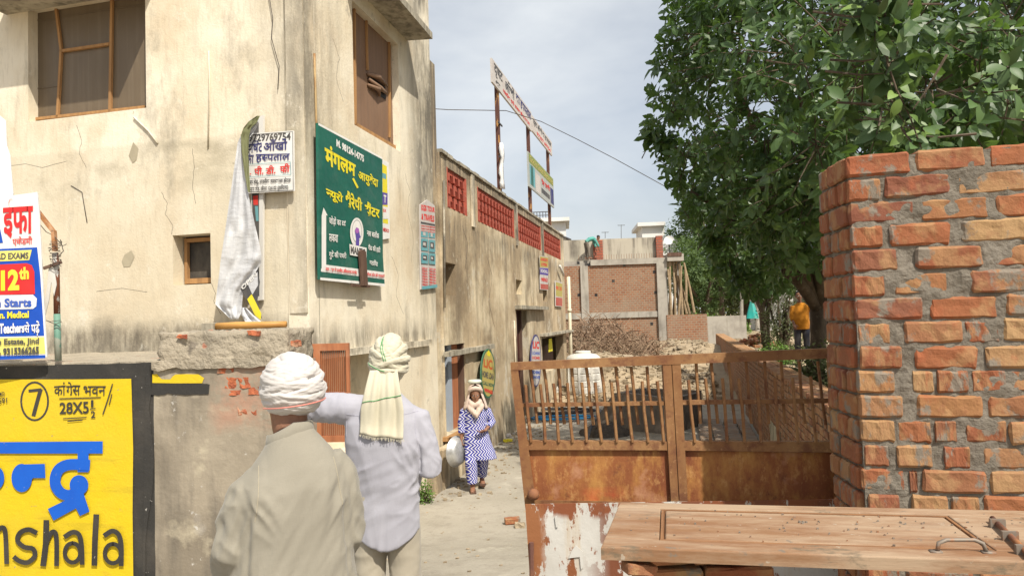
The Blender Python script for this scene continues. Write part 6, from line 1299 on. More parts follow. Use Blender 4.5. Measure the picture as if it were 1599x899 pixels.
# drooping branch in front of the crown, reaching down to the pillar top
br = [at_y(1378, -10, 5.2), at_y(1384, 60, 5.2), at_y(1386, 100, 5.15), at_y(1400, 140, 5.1), at_y(1420, 180, 5.1), at_y(1440, 235, 5.1)]
ntw.tube(br, [.014, .012, .010, .008, .006, .005], 6)
for k in range(17):
    t = k / 16 * (len(br) - 1); i = min(int(t), len(br) - 2); p = br[i].lerp(br[i + 1], t - i); near_sprig(p + rdir(rt) * .05, Vector((rt.uniform(-1, 1), rt.uniform(-.8, .2), rt.uniform(-.8, .1))), .15, 5)
for (u, v, Y) in [(1350, 12, 4.9), (1368, 25, 4.9), (1340, 30, 5.0), (1545, 120, 5.2), (1575, 105, 5.1), (1590, 140, 5.2), (1260, 100, 7), (1150, 170, 9.5), (1530, 160, 5.2)]:
    near_sprig(at_y(u, v, Y), Vector((rt.uniform(-1, 1), -.6, rt.uniform(-.6, .3))), .16, 8)
for (p, dd, ls) in near: near_sprig(p, dd, ls * 1.1, 6)
part('near_twigs', ntw, M['bark'], tree, None, 'stuff')
# ---- generic background trees
def bgtree(name, label, base, top_z, cr, trunk_r, m, nsp_, ls, seed, lean=0, cz=.62, trunks=1, cat='tree', small=True, group=None):
    rn_ = random.Random(seed); t = thing(name, label, cat, WORLD, tuple(base), group); h = top_z - base.z; c = Vector((base.x + lean, base.y, base.z + h * cz)); rz = h * (1 - cz)
    tk = MB()
    for q in range(5):
        e = c + Vector((rn_.uniform(-.6, .6) * cr, rn_.uniform(-.6, .6) * cr, rn_.uniform(-.3, .6) * rz)); fk = base.lerp(c, .45) + Vector((rn_.uniform(-.1, .1), 0, 0)); tk.tube([base + Vector((rn_.uniform(-.1, .1) * (trunks > 1), 0, -.2)), fk, fk.lerp(e, .5) + Vector((0, 0, .1)), e], [trunk_r, trunk_r * .7, trunk_r * .4, trunk_r * .15], 7)
    tk.smooth = True; part('trunk', tk, M['bark'], t); cm = MB(); bl = []
    for q in range(26): d = rdir(rn_); bl.append((c + Vector((d.x * cr, d.y * cr, d.z * rz)) * rn_.uniform(.45, .85), cr * rn_.uniform(.22, .42)))
    for q in range(nsp_):
        b_c, b_r = rn_.choice(bl); d = rdir(rn_); sprig(cm, None, b_c + d * b_r * rn_.uniform(.5, 1), d + Vector((0, 0, .2)), rn_, ls, 6, leaf_small)
    part('foliage', cm, m, t, None, 'stuff'); return t
def gpt(u, v, Y): p = at_y(u, v, Y); p.z = height(p.x, p.y); return p
bgtree('small_tree', 'small pale trunked tree with thin drooping crown beyond the brick heap', gpt(1196, 535, 22), 5.2, 1.6, .10, M['leaf2'], 700, .16, 1, cz=.68)
bgtree('leafy_tree', 'tree with fine hazy foliage behind the bamboo props', gpt(1100, 500, 52), 8.0, 4.2, .2, M['leaf2'], 1500, .28, 2)
bgtree('leafy_tree', 'rounded tree crown behind the left edge of the big fig tree', gpt(1128, 500, 60), 13.5, 4.5, .25, M['leaf2'], 1500, .34, 3, cz=.68)
bgtree('leafy_tree', 'dense tree filling the lane behind the teal cloth', gpt(1165, 500, 66), 7.5, 4.8, .25, M['leaf4'], 1400, .34, 4)
bgtree('leafy_tree', 'dusty tree far down the lane behind the man in orange', gpt(1225, 500, 64), 7.8, 4.8, .25, M['leaf4'], 1400, .34, 5)
bgtree('leafy_tree', 'tree behind the pillar side of the lane', gpt(1290, 500, 50), 8, 4.5, .25, M['leaf2'], 1300, .32, 6)
bgtree('leafy_tree', 'tree half hidden behind the open concrete bay', gpt(1060, 500, 70), 7.2, 4, .25, M['leaf4'], 900, .36, 16)
for k_, (x_, y_, lab_) in enumerate([(21, 44, 'tree on the open ground right of the lane, hidden behind the brick pillar'), (30, 36, 'second tree on the open ground, farther right behind the pillar'), (27, 62, 'distant tree right of the lane behind the big trunk')]):
    bgtree('leafy_tree', lab_, Vector((x_, y_, height(x_, y_))), 8.5 + k_ * .6, 4.2, .24, M['leaf2'], 1100, .32, 30 + k_)
def bush(label, base, rx, ry, h, m, n, ls, seed, name='bush'):
    rn_ = random.Random(seed); t = thing(name, label, 'bush', WORLD, tuple(base)); tk = MB(); cm = MB()
    for q in range(9): tk.tube([base, base + Vector((rn_.uniform(-1, 1) * rx * .6, rn_.uniform(-1, 1) * ry * .6, h * rn_.uniform(.4, .8)))], [.025 * h, .008 * h], 4)
    for q in range(n):
        d = rdir(rn_); d.z = abs(d.z); r_ = rn_.uniform(.4, 1) * (1 + .25 * noise.noise(d * 3 + Vector((seed, 0, 0)))); sprig(cm, None, base + Vector((d.x * rx * r_, d.y * ry * r_, d.z * h * r_)), d + Vector((0, 0, .5)), rn_, ls, 5, leaf_small)
    part('stems', tk, M['bark'], t); part('foliage', cm, m, t, None, 'stuff')
bush('bright green broad leaved bush behind the bamboo props', gpt(1092, 500, 42), 2.4, 1.4, 1.5, M['leaf3'], 700, .26, 7)
bush('small bright bush left of the teal cloth', gpt(1140, 500, 46), 1.5, 1.2, 1.1, M['leaf3'], 350, .22, 8)
bush('weedy green bush beside the man in orange', gpt(1212, 545, 19.5), .65, .5, .62, M['leaf3'], 300, .10, 9)
bush('dark leafless climbing shrub between the small tree and the man in orange', gpt(1222, 545, 21.0), .8, .7, 2.4, M['leaf4'], 500, .10, 10)
bush('dark undergrowth behind the brick pillar beside the trunk', gpt(1285, 550, 13.5), .8, .6, .8, M['leaf4'], 260, .12, 14)
bush('green weed growing at the wall foot beside the man in lilac', Vector((FR.w(-1.0, -.12, 0).x, FR.w(-1.0, -.12, 0).y, height(*FR.w(-1.0, -.12, 0).xy))), .16, .16, .36, M['leaf3'], 60, .055, 11, 'weed')
bush('short green weeds at the foot of the brick building', gpt(968, 545, 36.2), .9, .4, .5, M['leaf3'], 160, .18, 12, 'weed')
bush('green weeds near the right column of the brick building', gpt(1000, 545, 36.0), .8, .4, .4, M['leaf3'], 120, .18, 13, 'weed')
# far tree line closing the horizon
rn = random.Random(5); mb = MB()
for k in range(2600):
    x = rn.uniform(-60, 110); y = rn.uniform(95, 120); z = rn.uniform(0, 1) ** .8 * (5.2 + 1.8 * noise.noise(Vector((x * .07, 0, 0)))) ; d = rdir(rn); sprig(mb, None, Vector((x, y, z)), d, rn, 1.3, 6, leaf_small)
solo('distant_trees', mb, M['leaf4'], 'distant line of hazy trees closing the horizon', 'trees', base=(20, 100, 0), kind='stuff')
# ================================================================ people
M['skin'] = mat('brown_skin', (.24, .118, .07), .55, layers=[dict(s=20., d=5, lo=.45, hi=.65, c=(.16, .072, .042), f=.6)], spec=.4)
M['hair'] = mat('black_hair', (.012, .010, .009), .7); M['eyew'] = flat('eye_white', (.55, .52, .48), .3); M['lip'] = flat('lip_skin', (.15, .05, .04))
def head_mb(mb, c, yaw, pitch=0, s=1.0):
    """c = centre of the skull base (neck top); faces +y before turning"""
    h = MB(); h.loft([(0, .072, -.002, .022, .018), (0, .062, .012, .036, .034), (0, .035, .04, .054, .062), (0, .014, .08, .064, .082), (0, .004, .115, .070, .090), (0, -.002, .15, .073, .094), (0, -.006, .185, .067, .086), (0, -.01, .212, .048, .060), (0, -.01, .225, .02, .025)], 24)
    h.ball((0, .102, .085), .014, .022, .016, 10, 8); h.tube([(0, .094, .12), (0, .106, .09)], [.009, .014], 8)
    h.tube([(-.045, .078, .128), (0, .093, .126), (.045, .078, .128)], [.008, .010, .008], 8)
    h.tube([(-.02, .084, .045), (0, .094, .047), (.02, .084, .045)], [.006, .009, .006], 8)
    for sx in (-1, 1): h.ball((sx * .075, -.005, .10), .012, .022, .033, 10, 8); h.ball((sx * .045, .066, .078), .02, .018, .018, 8, 6)
    mt = Matrix.Translation(c) @ Matrix.Rotation(yaw, 4, 'Z') @ Matrix.Rotation(pitch, 4, 'X') @ Matrix.Diagonal((s, s, s, 1))
    mb.add([tuple(mt @ Vector(v)) for v in h.v], h.f); return mt
def hand_mb(mb, wr, d, n, side, curl=.35, s=1.0, point=False):
    """wrist, finger direction, palm normal, side of the thumb"""
    d = Vector(d).normalized(); n = Vector(n); n = (n - d * n.dot(d)).normalized(); b = d.cross(n) * side; wr = Vector(wr)
    P = lambda a, u_, w_: wr + (d * a + b * u_ + n * w_) * s
    h = MB(); pts = []
    mb.tube([P(-.03, 0, 0), P(.02, 0, 0), P(.05, 0, .002), P(.088, 0, .004)], [.026 * s, .034 * s, .040 * s, .036 * s], 10, True, .48)
    for k, (u_, l, r_) in enumerate([(.030, .070, .0088), (.010, .080, .0092), (-.011, .074, .0088), (-.030, .058, .0078)]):
        c_ = .06 if (point and k == 0) else curl * (1 + .15 * k) * (2.2 if point else 1); q = P(.080, u_, .002); a = 0; pp_ = [q]; 
        for f in (.45, .30, .25): a += c_ * (1.0 if f > .4 else .9); q = q + (d * math.cos(a) + n * math.sin(a)) * l * f * s + b * (u_ * .06 * s); pp_.append(q)
        mb.tube(pp_, [r_ * s * 1.05, r_ * s, r_ * s * .93, r_ * s * .75], 8)
    q = P(.025, .030, .004); t1 = q + (d * .022 + b * .028 + n * .010) * s; t2 = t1 + (d * .026 + b * .010 + n * .012) * s; t3 = t2 + (d * .022 + b * .002 + n * .008) * s
    mb.tube([P(.012, .018, .002), q, t1, t2, t3], [.014 * s, .014 * s, .0115 * s, .010 * s, .008 * s], 8)
def foot_mb(mb, an, fdir, s=1.0, sole=.0):
    an = Vector(an); f = Vector(fdir).normalized(); mb.tube([an - f * .05 * s + Vector((0, 0, -.05 * s)), an + Vector((0, 0, -.045 * s)) + f * .03 * s, an + f * .11 * s + Vector((0, 0, -.060 * s)), an + f * .17 * s + Vector((0, 0, -.066 * s))], [.034 * s, .040 * s, .040 * s, .022 * s], 10, True, .8)
    mb.ball(an + Vector((0, 0, -.02)), .038 * s, .038 * s, .05 * s, 10, 8)
def crease(co, long_dir, fl, fs, seed):
    """ridged noise, stretched along long_dir: fl = frequency along it, fs = across it"""
    d = Vector(long_dir).normalized(); u_ = d.cross(Vector((.13, 1, .21))).normalized(); v_ = d.cross(u_); out = np.empty(len(co)); nn = noise.noise
    A_ = co @ np.array([d, u_, v_]).T * np.array([fl, fs, fs])
    for i in range(len(co)):
        p = A_[i]; q = nn((p[0] + seed, p[1], p[2])) ; out[i] = 1 - 2.6 * abs(q + .35 * nn((p[0] * 2.1, p[1] * 1.9 + seed, p[2] * 1.9)))
    return out
def folds(dirs, amp, seed):
    def fn(co, no):
        out = np.zeros(len(co))
        for k, (v, f, a) in enumerate(dirs): out += a * crease(co, v, f / 16, f / 5, seed + k * 3.7)
        return amp * out
    return fn
def person(label, fr, base, group=None): return thing('person', label, 'person', fr, base, group)
def seam(root, pts, m, r_=.0022):
    mb = MB().tube(pts, r_, 5); part('seam', mb, m, root)
def wrap_turban(c, rx, ry, rz, bands, tilt, n=96, k=60, seed=0):
    """lumpy wound cloth: the union height of many overlapping rounded bands"""
    rn_ = random.Random(seed); B_ = []
    for (ax, off, wd, h) in bands: B_.append((Vector(ax).normalized(), off, wd, h))
    def fn(d):
        best = 0; w1 = noise.noise(d * 1.3 + Vector((seed * 2, 0, 0))); zf = d.z + d.x * .22 * math.sin(seed + d.y * 2) + .25 * w1
        for i, (a, off, wd, h) in enumerate(B_):
            wob = .035 * math.sin(3 * math.atan2(d.y, d.x) + i * 1.9) ; t = (d.dot(a) - off - wob) / wd
            if abs(t) < 1: best = max(best, h * (1 - abs(t) ** 2.6) ** .5 + .02 * t)
        return 1 + best + .013 * (1 - 3.2 * abs(noise.noise(Vector((d.x * 1.6, d.y * 1.6 + seed, zf * 11))))) + .006 * (1 - 3 * abs(noise.noise(Vector((d.x * 3.1, d.y * 3.1 + seed, zf * 27))))) + .012 * noise.noise(d * 7 + Vector((seed, 0, 0))) + 0.006 * (1 - 2 * abs(math.sin(d.z * 17 + 1.6 * math.sin(math.atan2(d.y, d.x) * 2 + seed) + 2.2 * noise.noise(d * 2.2 + Vector((seed, 3, 0)))))) + .012 * noise.noise(Vector((d.x * 4, d.y * 4, d.z * 22)))
    mb = MB().ball(c, rx, ry, rz, n, k, fn); mb.smooth = True
    if tilt:
        T_ = Matrix.Translation(c) @ tilt @ Matrix.Translation(-Vector(c)); mb.v = [tuple(T_ @ Vector(v)) for v in mb.v]
    return mb
def clothmat(name, c1, c2, wv=420., tr_=0): return mat(name, c1, .9, layers=[dict(s=3., d=4, lo=.4, hi=.65, c=c2, f=.8), dict(s=(wv, wv, 30), d=1, lo=.4, hi=.7, c=tuple(x * .86 for x in c1), f=.45), dict(s=(30, 30, wv), d=1, lo=.4, hi=.7, c=tuple(x * .86 for x in c1), f=.35)], bump=[((9, 9, 4), .003, 4), (wv * .5, .0006, 2)], spec=.1, sheen=.15)
# ---------------------------------------------------------------- man with the white turban (nearest)
def gz(p): return height(p.x, p.y)
p1 = at_y(458, 800, 3.0); F1m = Fr((p1.x, p1.y, gz(p1)), 27); m1 = person('man seen from behind in a loose beige kurta and white wound turban', F1m, (0, 0, 0))
M['kurta'] = clothmat('beige_kurta_cloth', (.27, .248, .20), (.235, .215, .172)); M['kurtadark'] = clothmat('beige_seam_cloth', (.33, .29, .21), (.31, .27, .2))
M['turban1'] = clothmat('white_turban_cloth', (.52, .49, .465), (.47, .44, .415))
bd = MB(); mtH = head_mb(bd, (.004, .040, 1.425), R(8), R(4), 1.04)
bd.tube([(0, .01, 1.30), (-.003, .02, 1.40), (-.006, .032, 1.47)], [.055, .070, .074], 16)

for sx, el, wr, hd_ in ((-1, (-.222, .0, 1.00), (-.215, .15, .85), (-.2, .9, -.35)), (1, (.215, -.02, 1.0), (.19, .15, .84), (-.3, .9, -.3))):
    bd.tube([(sx * .11, 0, 1.22 + .02 * sx), (sx * .165, 0, 1.13 + .02 * sx), el, Vector(el).lerp(Vector(wr), .5), wr], [.04, .044, .040, .036, .028], 12); hand_mb(bd, wr, hd_, (-sx, 0, -.3), sx, .45)
for sx in (-1, 1): bd.tube([(sx * .09, 0, .8), (sx * .1, .01, .46), (sx * .1, -.01, .09)], [.085, .058, .042], 12); foot_mb(bd, (sx * .1, -.01, .09), (sx * .15, 1, 0))
part('body', None, None, m1, me=remesh(bd, 'body', M['skin'], .0055, 3))
for sx in (-1, 1): part('eye', MB().ball(mtH @ Vector((sx * .03, .083, .108)), .010), M['eyew'], m1)
sh = MB(); sh.loft([(0, .0, .36, .26, .19), (0, .0, .6, .25, .175), (0, .0, .8, .238, .165), (0, -.005, .95, .228, .158), (0, -.012, 1.08, .222, .152), (0, -.016, 1.18, .213, .145), (0, -.012, 1.255, .185, .128), (0, -.006, 1.315, .150, .108), (-.002, .002, 1.362, .112, .090), (-.004, .008, 1.40, .082, .078)], 40, 2.3)
for sx, pts, rr_ in ((-1, [(-.11, 0, 1.26), (-.160, 0, 1.185), (-.200, 0, 1.07), (-.226, 0.0, .95), (-.226, .07, .87), (-.222, .13, .84)], [.070, .078, .075, .072, .064, .060]), (1, [(.13, 0, 1.265), (.172, 0, 1.19), (.195, 0, 1.07), (.205, -.01, .95), (.202, .08, .86), (.192, .14, .83)], [.075, .080, .076, .070, .062, .058])): sh.tube(pts, rr_, 18)
me = remesh(sh, 'kurta', M['kurta'], .0075, 8, .6)
def kurta_fold(co, no):
    x, y, z = co[:, 0], co[:, 1], co[:, 2]
    low = np.clip((1.28 - z) * 5, 0, 1)
    out = .0048 * low * crease(co, (.12, 0, 1), 1.6, 8, 1) + .005 * low * crease(co, (.5, 0, 1), 2.5, 15, 6) + .0007 * crease(co, (.6, .2, .7), 6, 30, 8)
    for sx, a0 in ((-1, -.15), (1, .15)):
        g = np.exp(-((x - a0) / .075) ** 2 - ((z - 1.12) / .10) ** 2); out += .013 * g * crease(co, (sx * .55, .1, 1), 3, 13, 3 + sx)
        out += -.010 * np.exp(-((x - sx * (.175 + .06 * (1.16 - z))) / .010) ** 2) * np.clip((1.16 - z) * 12, 0, 1) * (y < .06)
    arm = np.clip((np.abs(x) - .19) * 30, 0, 1); out += .009 * arm * crease(co, (.5, .3, -1), 3, 12, 5)
    return out
displace(me, kurta_fold)
for v in me.vertices:
    if v.co.x < 0 and v.co.z > 1.1: v.co.z -= .045 * min(1, -v.co.x / .11) * min(1, (v.co.z - 1.1) / .2)
k1 = part('kurta', None, None, m1, me=me)
cl = MB(); n = 40
for j, (z_, s_) in enumerate([(1.365, 1.12), (1.395, 1.10), (1.425, 1.06), (1.428, 1.0), (1.39, .98)]):
    for i in range(n): a = 2 * math.pi * i / n; cl.v.append((-.006 + .086 * s_ * math.cos(a), .012 + .080 * s_ * math.sin(a), z_ - .060 * max(0, math.sin(a)) - .050 * max(0, -math.cos(a))))
for j in range(4):
    for i in range(n): cl.f.append((j * n + i, j * n + (i + 1) % n, (j + 1) * n + (i + 1) % n, (j + 1) * n + i))
cl.smooth = True; part('collar', cl, M['kurta'], k1)
tr1 = MB(); 
for sx in (-1, 1): tr1.tube([(sx * .08, 0, .86), (sx * .11, .01, .5), (sx * .11, -.005, .14)], [.11, .10, .075], 16)
part('trousers', None, None, m1, me=remesh(tr1, 'trousers', M['turban1'], .012, 5))
bands = [((.05, .1, 1), -.62, .17, .10), ((-.10, .0, 1), -.47, .15, .14), ((.12, .05, 1), -.33, .14, .16), ((-.16, .1, 1), -.20, .13, .17), ((.05, -.1, 1), -.08, .13, .18), ((-.22, -.05, 1), .04, .12, .17), ((.18, .0, 1), .16, .13, .16), ((-.30, .1, 1), .27, .12, .15), ((.10, -.2, 1), .38, .13, .14), ((-.35, -.15, 1), .50, .13, .13), ((.30, .1, 1), .58, .14, .12), ((.7, -.3, .6), .55, .2, .12), ((-.2, -.2, 1), .74, .2, .12), ((-.6, -.4, .7), .62, .14, .11)]
tc1 = (.012, .030, 1.560); tm = wrap_turban(tc1, .112, .130, .128, bands, Matrix.Rotation(R(-5), 4, 'Y') @ Matrix.Rotation(R(4), 4, 'X'), 190, 150, 3); tur = part('turban', tm, M['turban1'], m1)
def torus_arc(c, rx, ry, z0_, tilt, a0, a1, r_, n=26):
    return [Vector(c) + Vector((rx * math.cos(a0 + (a1 - a0) * i / n), ry * math.sin(a0 + (a1 - a0) * i / n), z0_ + tilt * math.cos(a0 + (a1 - a0) * i / n))) for i in range(n + 1)]
M['pinkline'] = flat('pink_border_thread', (.60, .22, .18))
mb = MB().tube(torus_arc(tc1, .127, .149, -.062, .012, R(195), R(350), .004), .0026, 6); part('border_line', mb, M['pinkline'], tur)
# ---------------------------------------------------------------- man with scarf turban
p2 = at_y(603, 800, 4.3); F2m = Fr((p2.x, p2.y, gz(p2)), 4); m2 = person('man seen from behind in a lilac shirt and cream scarf turban raising his left arm', F2m, (0, 0, 0))
M['lilac'] = clothmat('pale_lilac_shirt', (.37, .365, .405), (.325, .32, .362)); M['scarf'] = clothmat('cream_scarf_cloth', (.53, .49, .375), (.49, .45, .335)); M['creamtr'] = clothmat('cream_trouser_cloth', (.38, .34, .265), (.34, .30, .235)); M['greenthread'] = flat('green_woven_stripe', (.05, .30, .10))
bd = MB(); hx = .035; mtH = head_mb(bd, (hx, .03, 1.475), R(12), R(-2), 1.02); bd.tube([(.01, 0, 1.36), (.025, .01, 1.44), (hx, .02, 1.51)], [.07, .062, .06], 16)
A_l = [(-.17, 0, 1.365), (-.30, .02, 1.375), (-.46, .08, 1.38), (-.48, .24, 1.46), (-.48, .33, 1.51)]; bd.tube(A_l, [.05, .045, .038, .034, .027], 12); hand_mb(bd, A_l[-1], (0, .85, .5), (0, .3, -1), -1, .3, 1, True)
A_r = [(.185, 0, 1.31), (.235, -.02, 1.15), (.262, -.04, .985), (.20, .12, 1.02), (.12, .24, 1.07)]; bd.tube(A_r, [.05, .046, .040, .036, .028], 12); hand_mb(bd, A_r[-1], (-.7, .6, .3), (-.4, -.3, 1), 1, .5)
for sx in (-1, 1): bd.tube([(sx * .08, 0, .8), (sx * .09, .01, .46), (sx * .09, -.01, .09)], [.08, .055, .04], 12); foot_mb(bd, (sx * .09, -.01, .09), (sx * .15, 1, 0))
part('body', None, None, m2, me=remesh(bd, 'body', M['skin'], .006, 3))
for sx in (-1, 1): part('eye', MB().ball(mtH @ Vector((sx * .03, .083, .108)), .010), M['eyew'], m2)
sh = MB(); sh.loft([(.005, .0, .585, .180, .130), (.008, .0, .70, .178, .128), (.008, -.002, .82, .178, .125), (.008, -.004, .92, .188, .128), (.004, -.01, 1.04, .210, .132), (.0, -.014, 1.16, .222, .136), (-.004, -.012, 1.27, .215, .125), (.0, -.006, 1.345, .185, .105), (.008, .0, 1.395, .12, .085), (.02, .005, 1.43, .072, .070)], 40, 2.3)
sh.tube([(-.12, 0, 1.335), (-.20, .0, 1.345), (-.30, .02, 1.352), (-.40, .05, 1.36), (-.44, .07, 1.365)], [.085, .088, .086, .084, .080], 18)
sh.tube([(.12, 0, 1.30), (.19, 0, 1.27), (.235, -.02, 1.13), (.262, -.04, .985), (.215, .09, 1.01), (.17, .17, 1.04)], [.075, .078, .070, .064, .054, .050], 18)
me = remesh(sh, 'shirt', M['lilac'], .0075, 7, .6)
def shirt_fold(co, no):
    x, y, z = co[:, 0], co[:, 1], co[:, 2]
    out = .0062 * crease(co, (.9, .1, .35), 2.5, 10, 2) * np.exp(-((z - .90) / .18) ** 2) * 1.6 + .003 * crease(co, (-.3, 0, 1), 2, 9, 12) + .0008 * crease(co, (.4, .2, .8), 5, 20, 5)
    out += .014 * np.exp(-((x - .17) / .08) ** 2 - ((z - 1.08) / .12) ** 2) * crease(co, (-.5, .1, 1), 4, 16, 7)
    out += .0045 * np.clip((.84 - z) * 4, 0, 1) * crease(co, (0, 0, 1), 2, 12, 9)
    arm = np.clip((np.abs(x) - .205) * 30, 0, 1); out += .0055 * arm * crease(co, (.2, .5, -1), 6, 19, 5) * (x > 0) + .0050 * arm * crease(co, (.15, .2, 1), 5, 19, 6) * (x < 0)
    out += -.010 * np.exp(-((x - .205 - .03 * (1.12 - z)) / .010) ** 2) * np.clip((1.16 - z) * 12, 0, 1) * (z > .98) * (y < .05)
    return out
displace(me, shirt_fold)
V_ = me.vertices
for v in V_:        # curved shirt tail
    if v.co.z < .72: v.co.z -= (.72 - v.co.z) * .0 ; t_ = (.72 - v.co.z) / .14; v.co.z += t_ * (.07 * (min(1, abs((v.co.x - .008) / .175)) ** 2.5)) - t_ * .055 * (1 - min(1, abs((v.co.x - .008) / .175))) * .4
s2 = part('shirt', None, None, m2, me=me)
def on_back(zs, xs_): return None
cl = MB()
for j, (z_, s_) in enumerate([(1.41, 1.0), (1.435, .98), (1.462, .95), (1.464, .9), (1.43, .88)]):
    for i in range(n): a = 2 * math.pi * i / n; cl.v.append((.020 + .078 * s_ * math.cos(a), .006 + .076 * s_ * math.sin(a), z_ - .03 * max(0, math.sin(a))))
for j in range(4):
    for i in range(n): cl.f.append((j * n + i, j * n + (i + 1) % n, (j + 1) * n + (i + 1) % n, (j + 1) * n + i))
cl.smooth = True; part('collar', cl, M['lilac'], s2)
tr2 = MB()
for sx in (-1, 1): tr2.tube([(sx * .075, 0, .88), (sx * .092, .005, .66), (sx * .10, .01, .45), (sx * .098, -.005, .12)], [.105, .098, .09, .08], 18)
me = remesh(tr2, 'trousers', M['creamtr'], .009, 5); displace(me, folds([((.3, .2, .9), 40, .6), ((.9, .2, .2), 60, .5)], .005, 2)); part('trousers', None, None, m2, me=me)
tc2 = (hx, .028, 1.625)
bands = [((.55, -.2, 1), -.42, .22, .13), ((-.15, .0, 1), -.50, .17, .16), ((.05, -.1, 1), -.34, .13, .20), ((-.30, .05, 1), -.22, .13, .18), ((.42, .0, 1), -.10, .14, .15), ((-.5, -.1, .9), .05, .16, .13), ((.62, -.15, .8), .15, .18, .11), ((-.75, -.2, .7), .30, .20, .10), ((.8, -.3, .5), .45, .25, .10), ((-.5, -.5, .8), .62, .2, .09)]
tm = wrap_turban(tc2, .104, .120, .135, bands, Matrix.Rotation(R(6), 4, 'Y'), 180, 140, 9); tur = part('turban', tm, M['scarf'], m2)
# hanging tail of the scarf: a thick cloth sheet with its own folds and fringe
tl_m = MB(); nj, ni = 30, 26
def tailpt(t, s_, off=0):
    zt = 1.565 - .345 * t - (.035 * s_ if t > .5 else 0) * (t - .5) * 2 + .005 * math.sin(s_ * 13) * t; wd = .078 + .042 * min(1, t * 1.6); cx = hx - .022 - .012 * t
    yy = -.085 - .055 * math.sin(min(1, t * 1.15) * math.pi * .9) + (.012 * math.sin(s_ * 16 + t * 1.5) + .007 * math.sin(s_ * 31 + 2)) * (.35 + t)
    yb = -.148 - .01 * (1 - abs(s_ - .5) * 2)
    if t > .45: yy = min(yy, yb + .0) if False else yy * (1 - (t - .45) / .55) + (yb - .012 + .010 * math.sin(s_ * 16 + t * 1.5)) * (t - .45) / .55
    return Vector((cx + (s_ - .5) * 2 * wd, yy + off, zt))
for j in range(nj + 1):
    for i in range(ni + 1): tl_m.v.append(tuple(tailpt(j / nj, i / ni)))
for j in range(nj):
    for i in range(ni): k = j * (ni + 1) + i; tl_m.f.append((k, k + 1, k + ni + 2, k + ni + 1))
tl_m.smooth = True; tail = part('scarf_tail', tl_m, M['scarf'], tur); tail.modifiers.new('t', 'SOLIDIFY').thickness = .004
mb = MB(); mb.tube([tailpt(.50 - .10 * i / 20, i / 20, -.0055) for i in range(21)], .0042, 4, True, .5); part('green_stripe', mb, M['greenthread'], tur)
mb = MB(); rf = random.Random(4)
for i in range(60): s_ = i / 59; a = tailpt(1, s_); mb.tube([a, a + Vector((rf.uniform(-.006, .006), -.002, -rf.uniform(.008, .026)))], .0012, 3, False)
part('fringe', mb, M['scarf'], tur, None, 'stuff')
def surf_line(c, rx, ry, rz, a, b, off, n=22):       # line over the turban dome
    out = []
    for i in range(n + 1):
        t = i / n; az = a[0] + (b[0] - a[0]) * t; el = a[1] + (b[1] - a[1]) * t; d = Vector((math.cos(el) * math.cos(az), math.cos(el) * math.sin(az), math.sin(el))); out.append(Vector(c) + Vector((d.x * rx, d.y * ry, d.z * rz)) * off)
    return out
import bpy as _b
from mathutils.bvhtree import BVHTree
def snap_line(mb_src, pts, c, off=.001):
    bv = BVHTree.FromPolygons([Vector(v) for v in mb_src.v], mb_src.f); out = []
    for p in pts:
        d = (Vector(p) - Vector(c)).normalized(); h_ = bv.ray_cast(Vector(c) + d * .5, -d); out.append(h_[0] + d * off if h_[0] else p)
    return out
for az0, az1 in ((R(232), R(262)), (R(238), R(268))):
    L_ = snap_line(tm, surf_line(tc2, .104, .12, .135, (az0, 1.15), (az1, -.05), 1.15), tc2); part('green_stripe', MB().tube(L_, .0022, 4), M['greenthread'], tur)
L_ = snap_line(tm, surf_line(tc2, .104, .12, .135, (R(200), -.12), (R(262), -.42), 1.15), tc2); part('green_stripe', MB().tube(L_, .0022, 4), M['greenthread'], tur)
# yoke and sleeve seams projected on the shirt
bvs = BVHTree.FromPolygons([v.co.copy() for v in s2.data.vertices], [tuple(p.vertices) for p in s2.data.polygons]); bvk = BVHTree.FromPolygons([v.co.copy() for v in k1.data.vertices], [tuple(p.vertices) for p in k1.data.polygons])
def back_line(bv, pts, m, root, r_=.0016):
    out = []
    for (x, z_) in pts:
        h_ = bv.ray_cast(Vector((x, -.6, z_)), Vector((0, 1, 0)))
        if h_[0]: out.append(h_[0] + Vector((0, -.0008, 0)))
    if len(out) > 2: part('seam', MB().tube(out, r_, 4), m, root)
M['lilacseam'] = clothmat('lilac_seam', (.38, .37, .43), (.36, .35, .41))
back_line(bvs, [(-.20 + .4 * i / 24, 1.325 - .02 * math.sin(i / 24 * math.pi)) for i in range(25)], M['lilacseam'], s2); back_line(bvs, [(-.205, 1.20 + .21 * i / 12) for i in range(13)], M['lilacseam'], s2); back_line(bvs, [(.195 - .012 * math.sin(i / 12 * 3), 1.15 + .19 * i / 12) for i in range(13)], M['lilacseam'], s2)
back_line(bvk, [(-.165 + .03 * i / 12, 1.08 + .21 * i / 12) for i in range(13)], M['kurtadark'], k1); back_line(bvk, [(.165 - .02 * i / 12, 1.10 + .18 * i / 12) for i in range(13)], M['kurtadark'], k1)

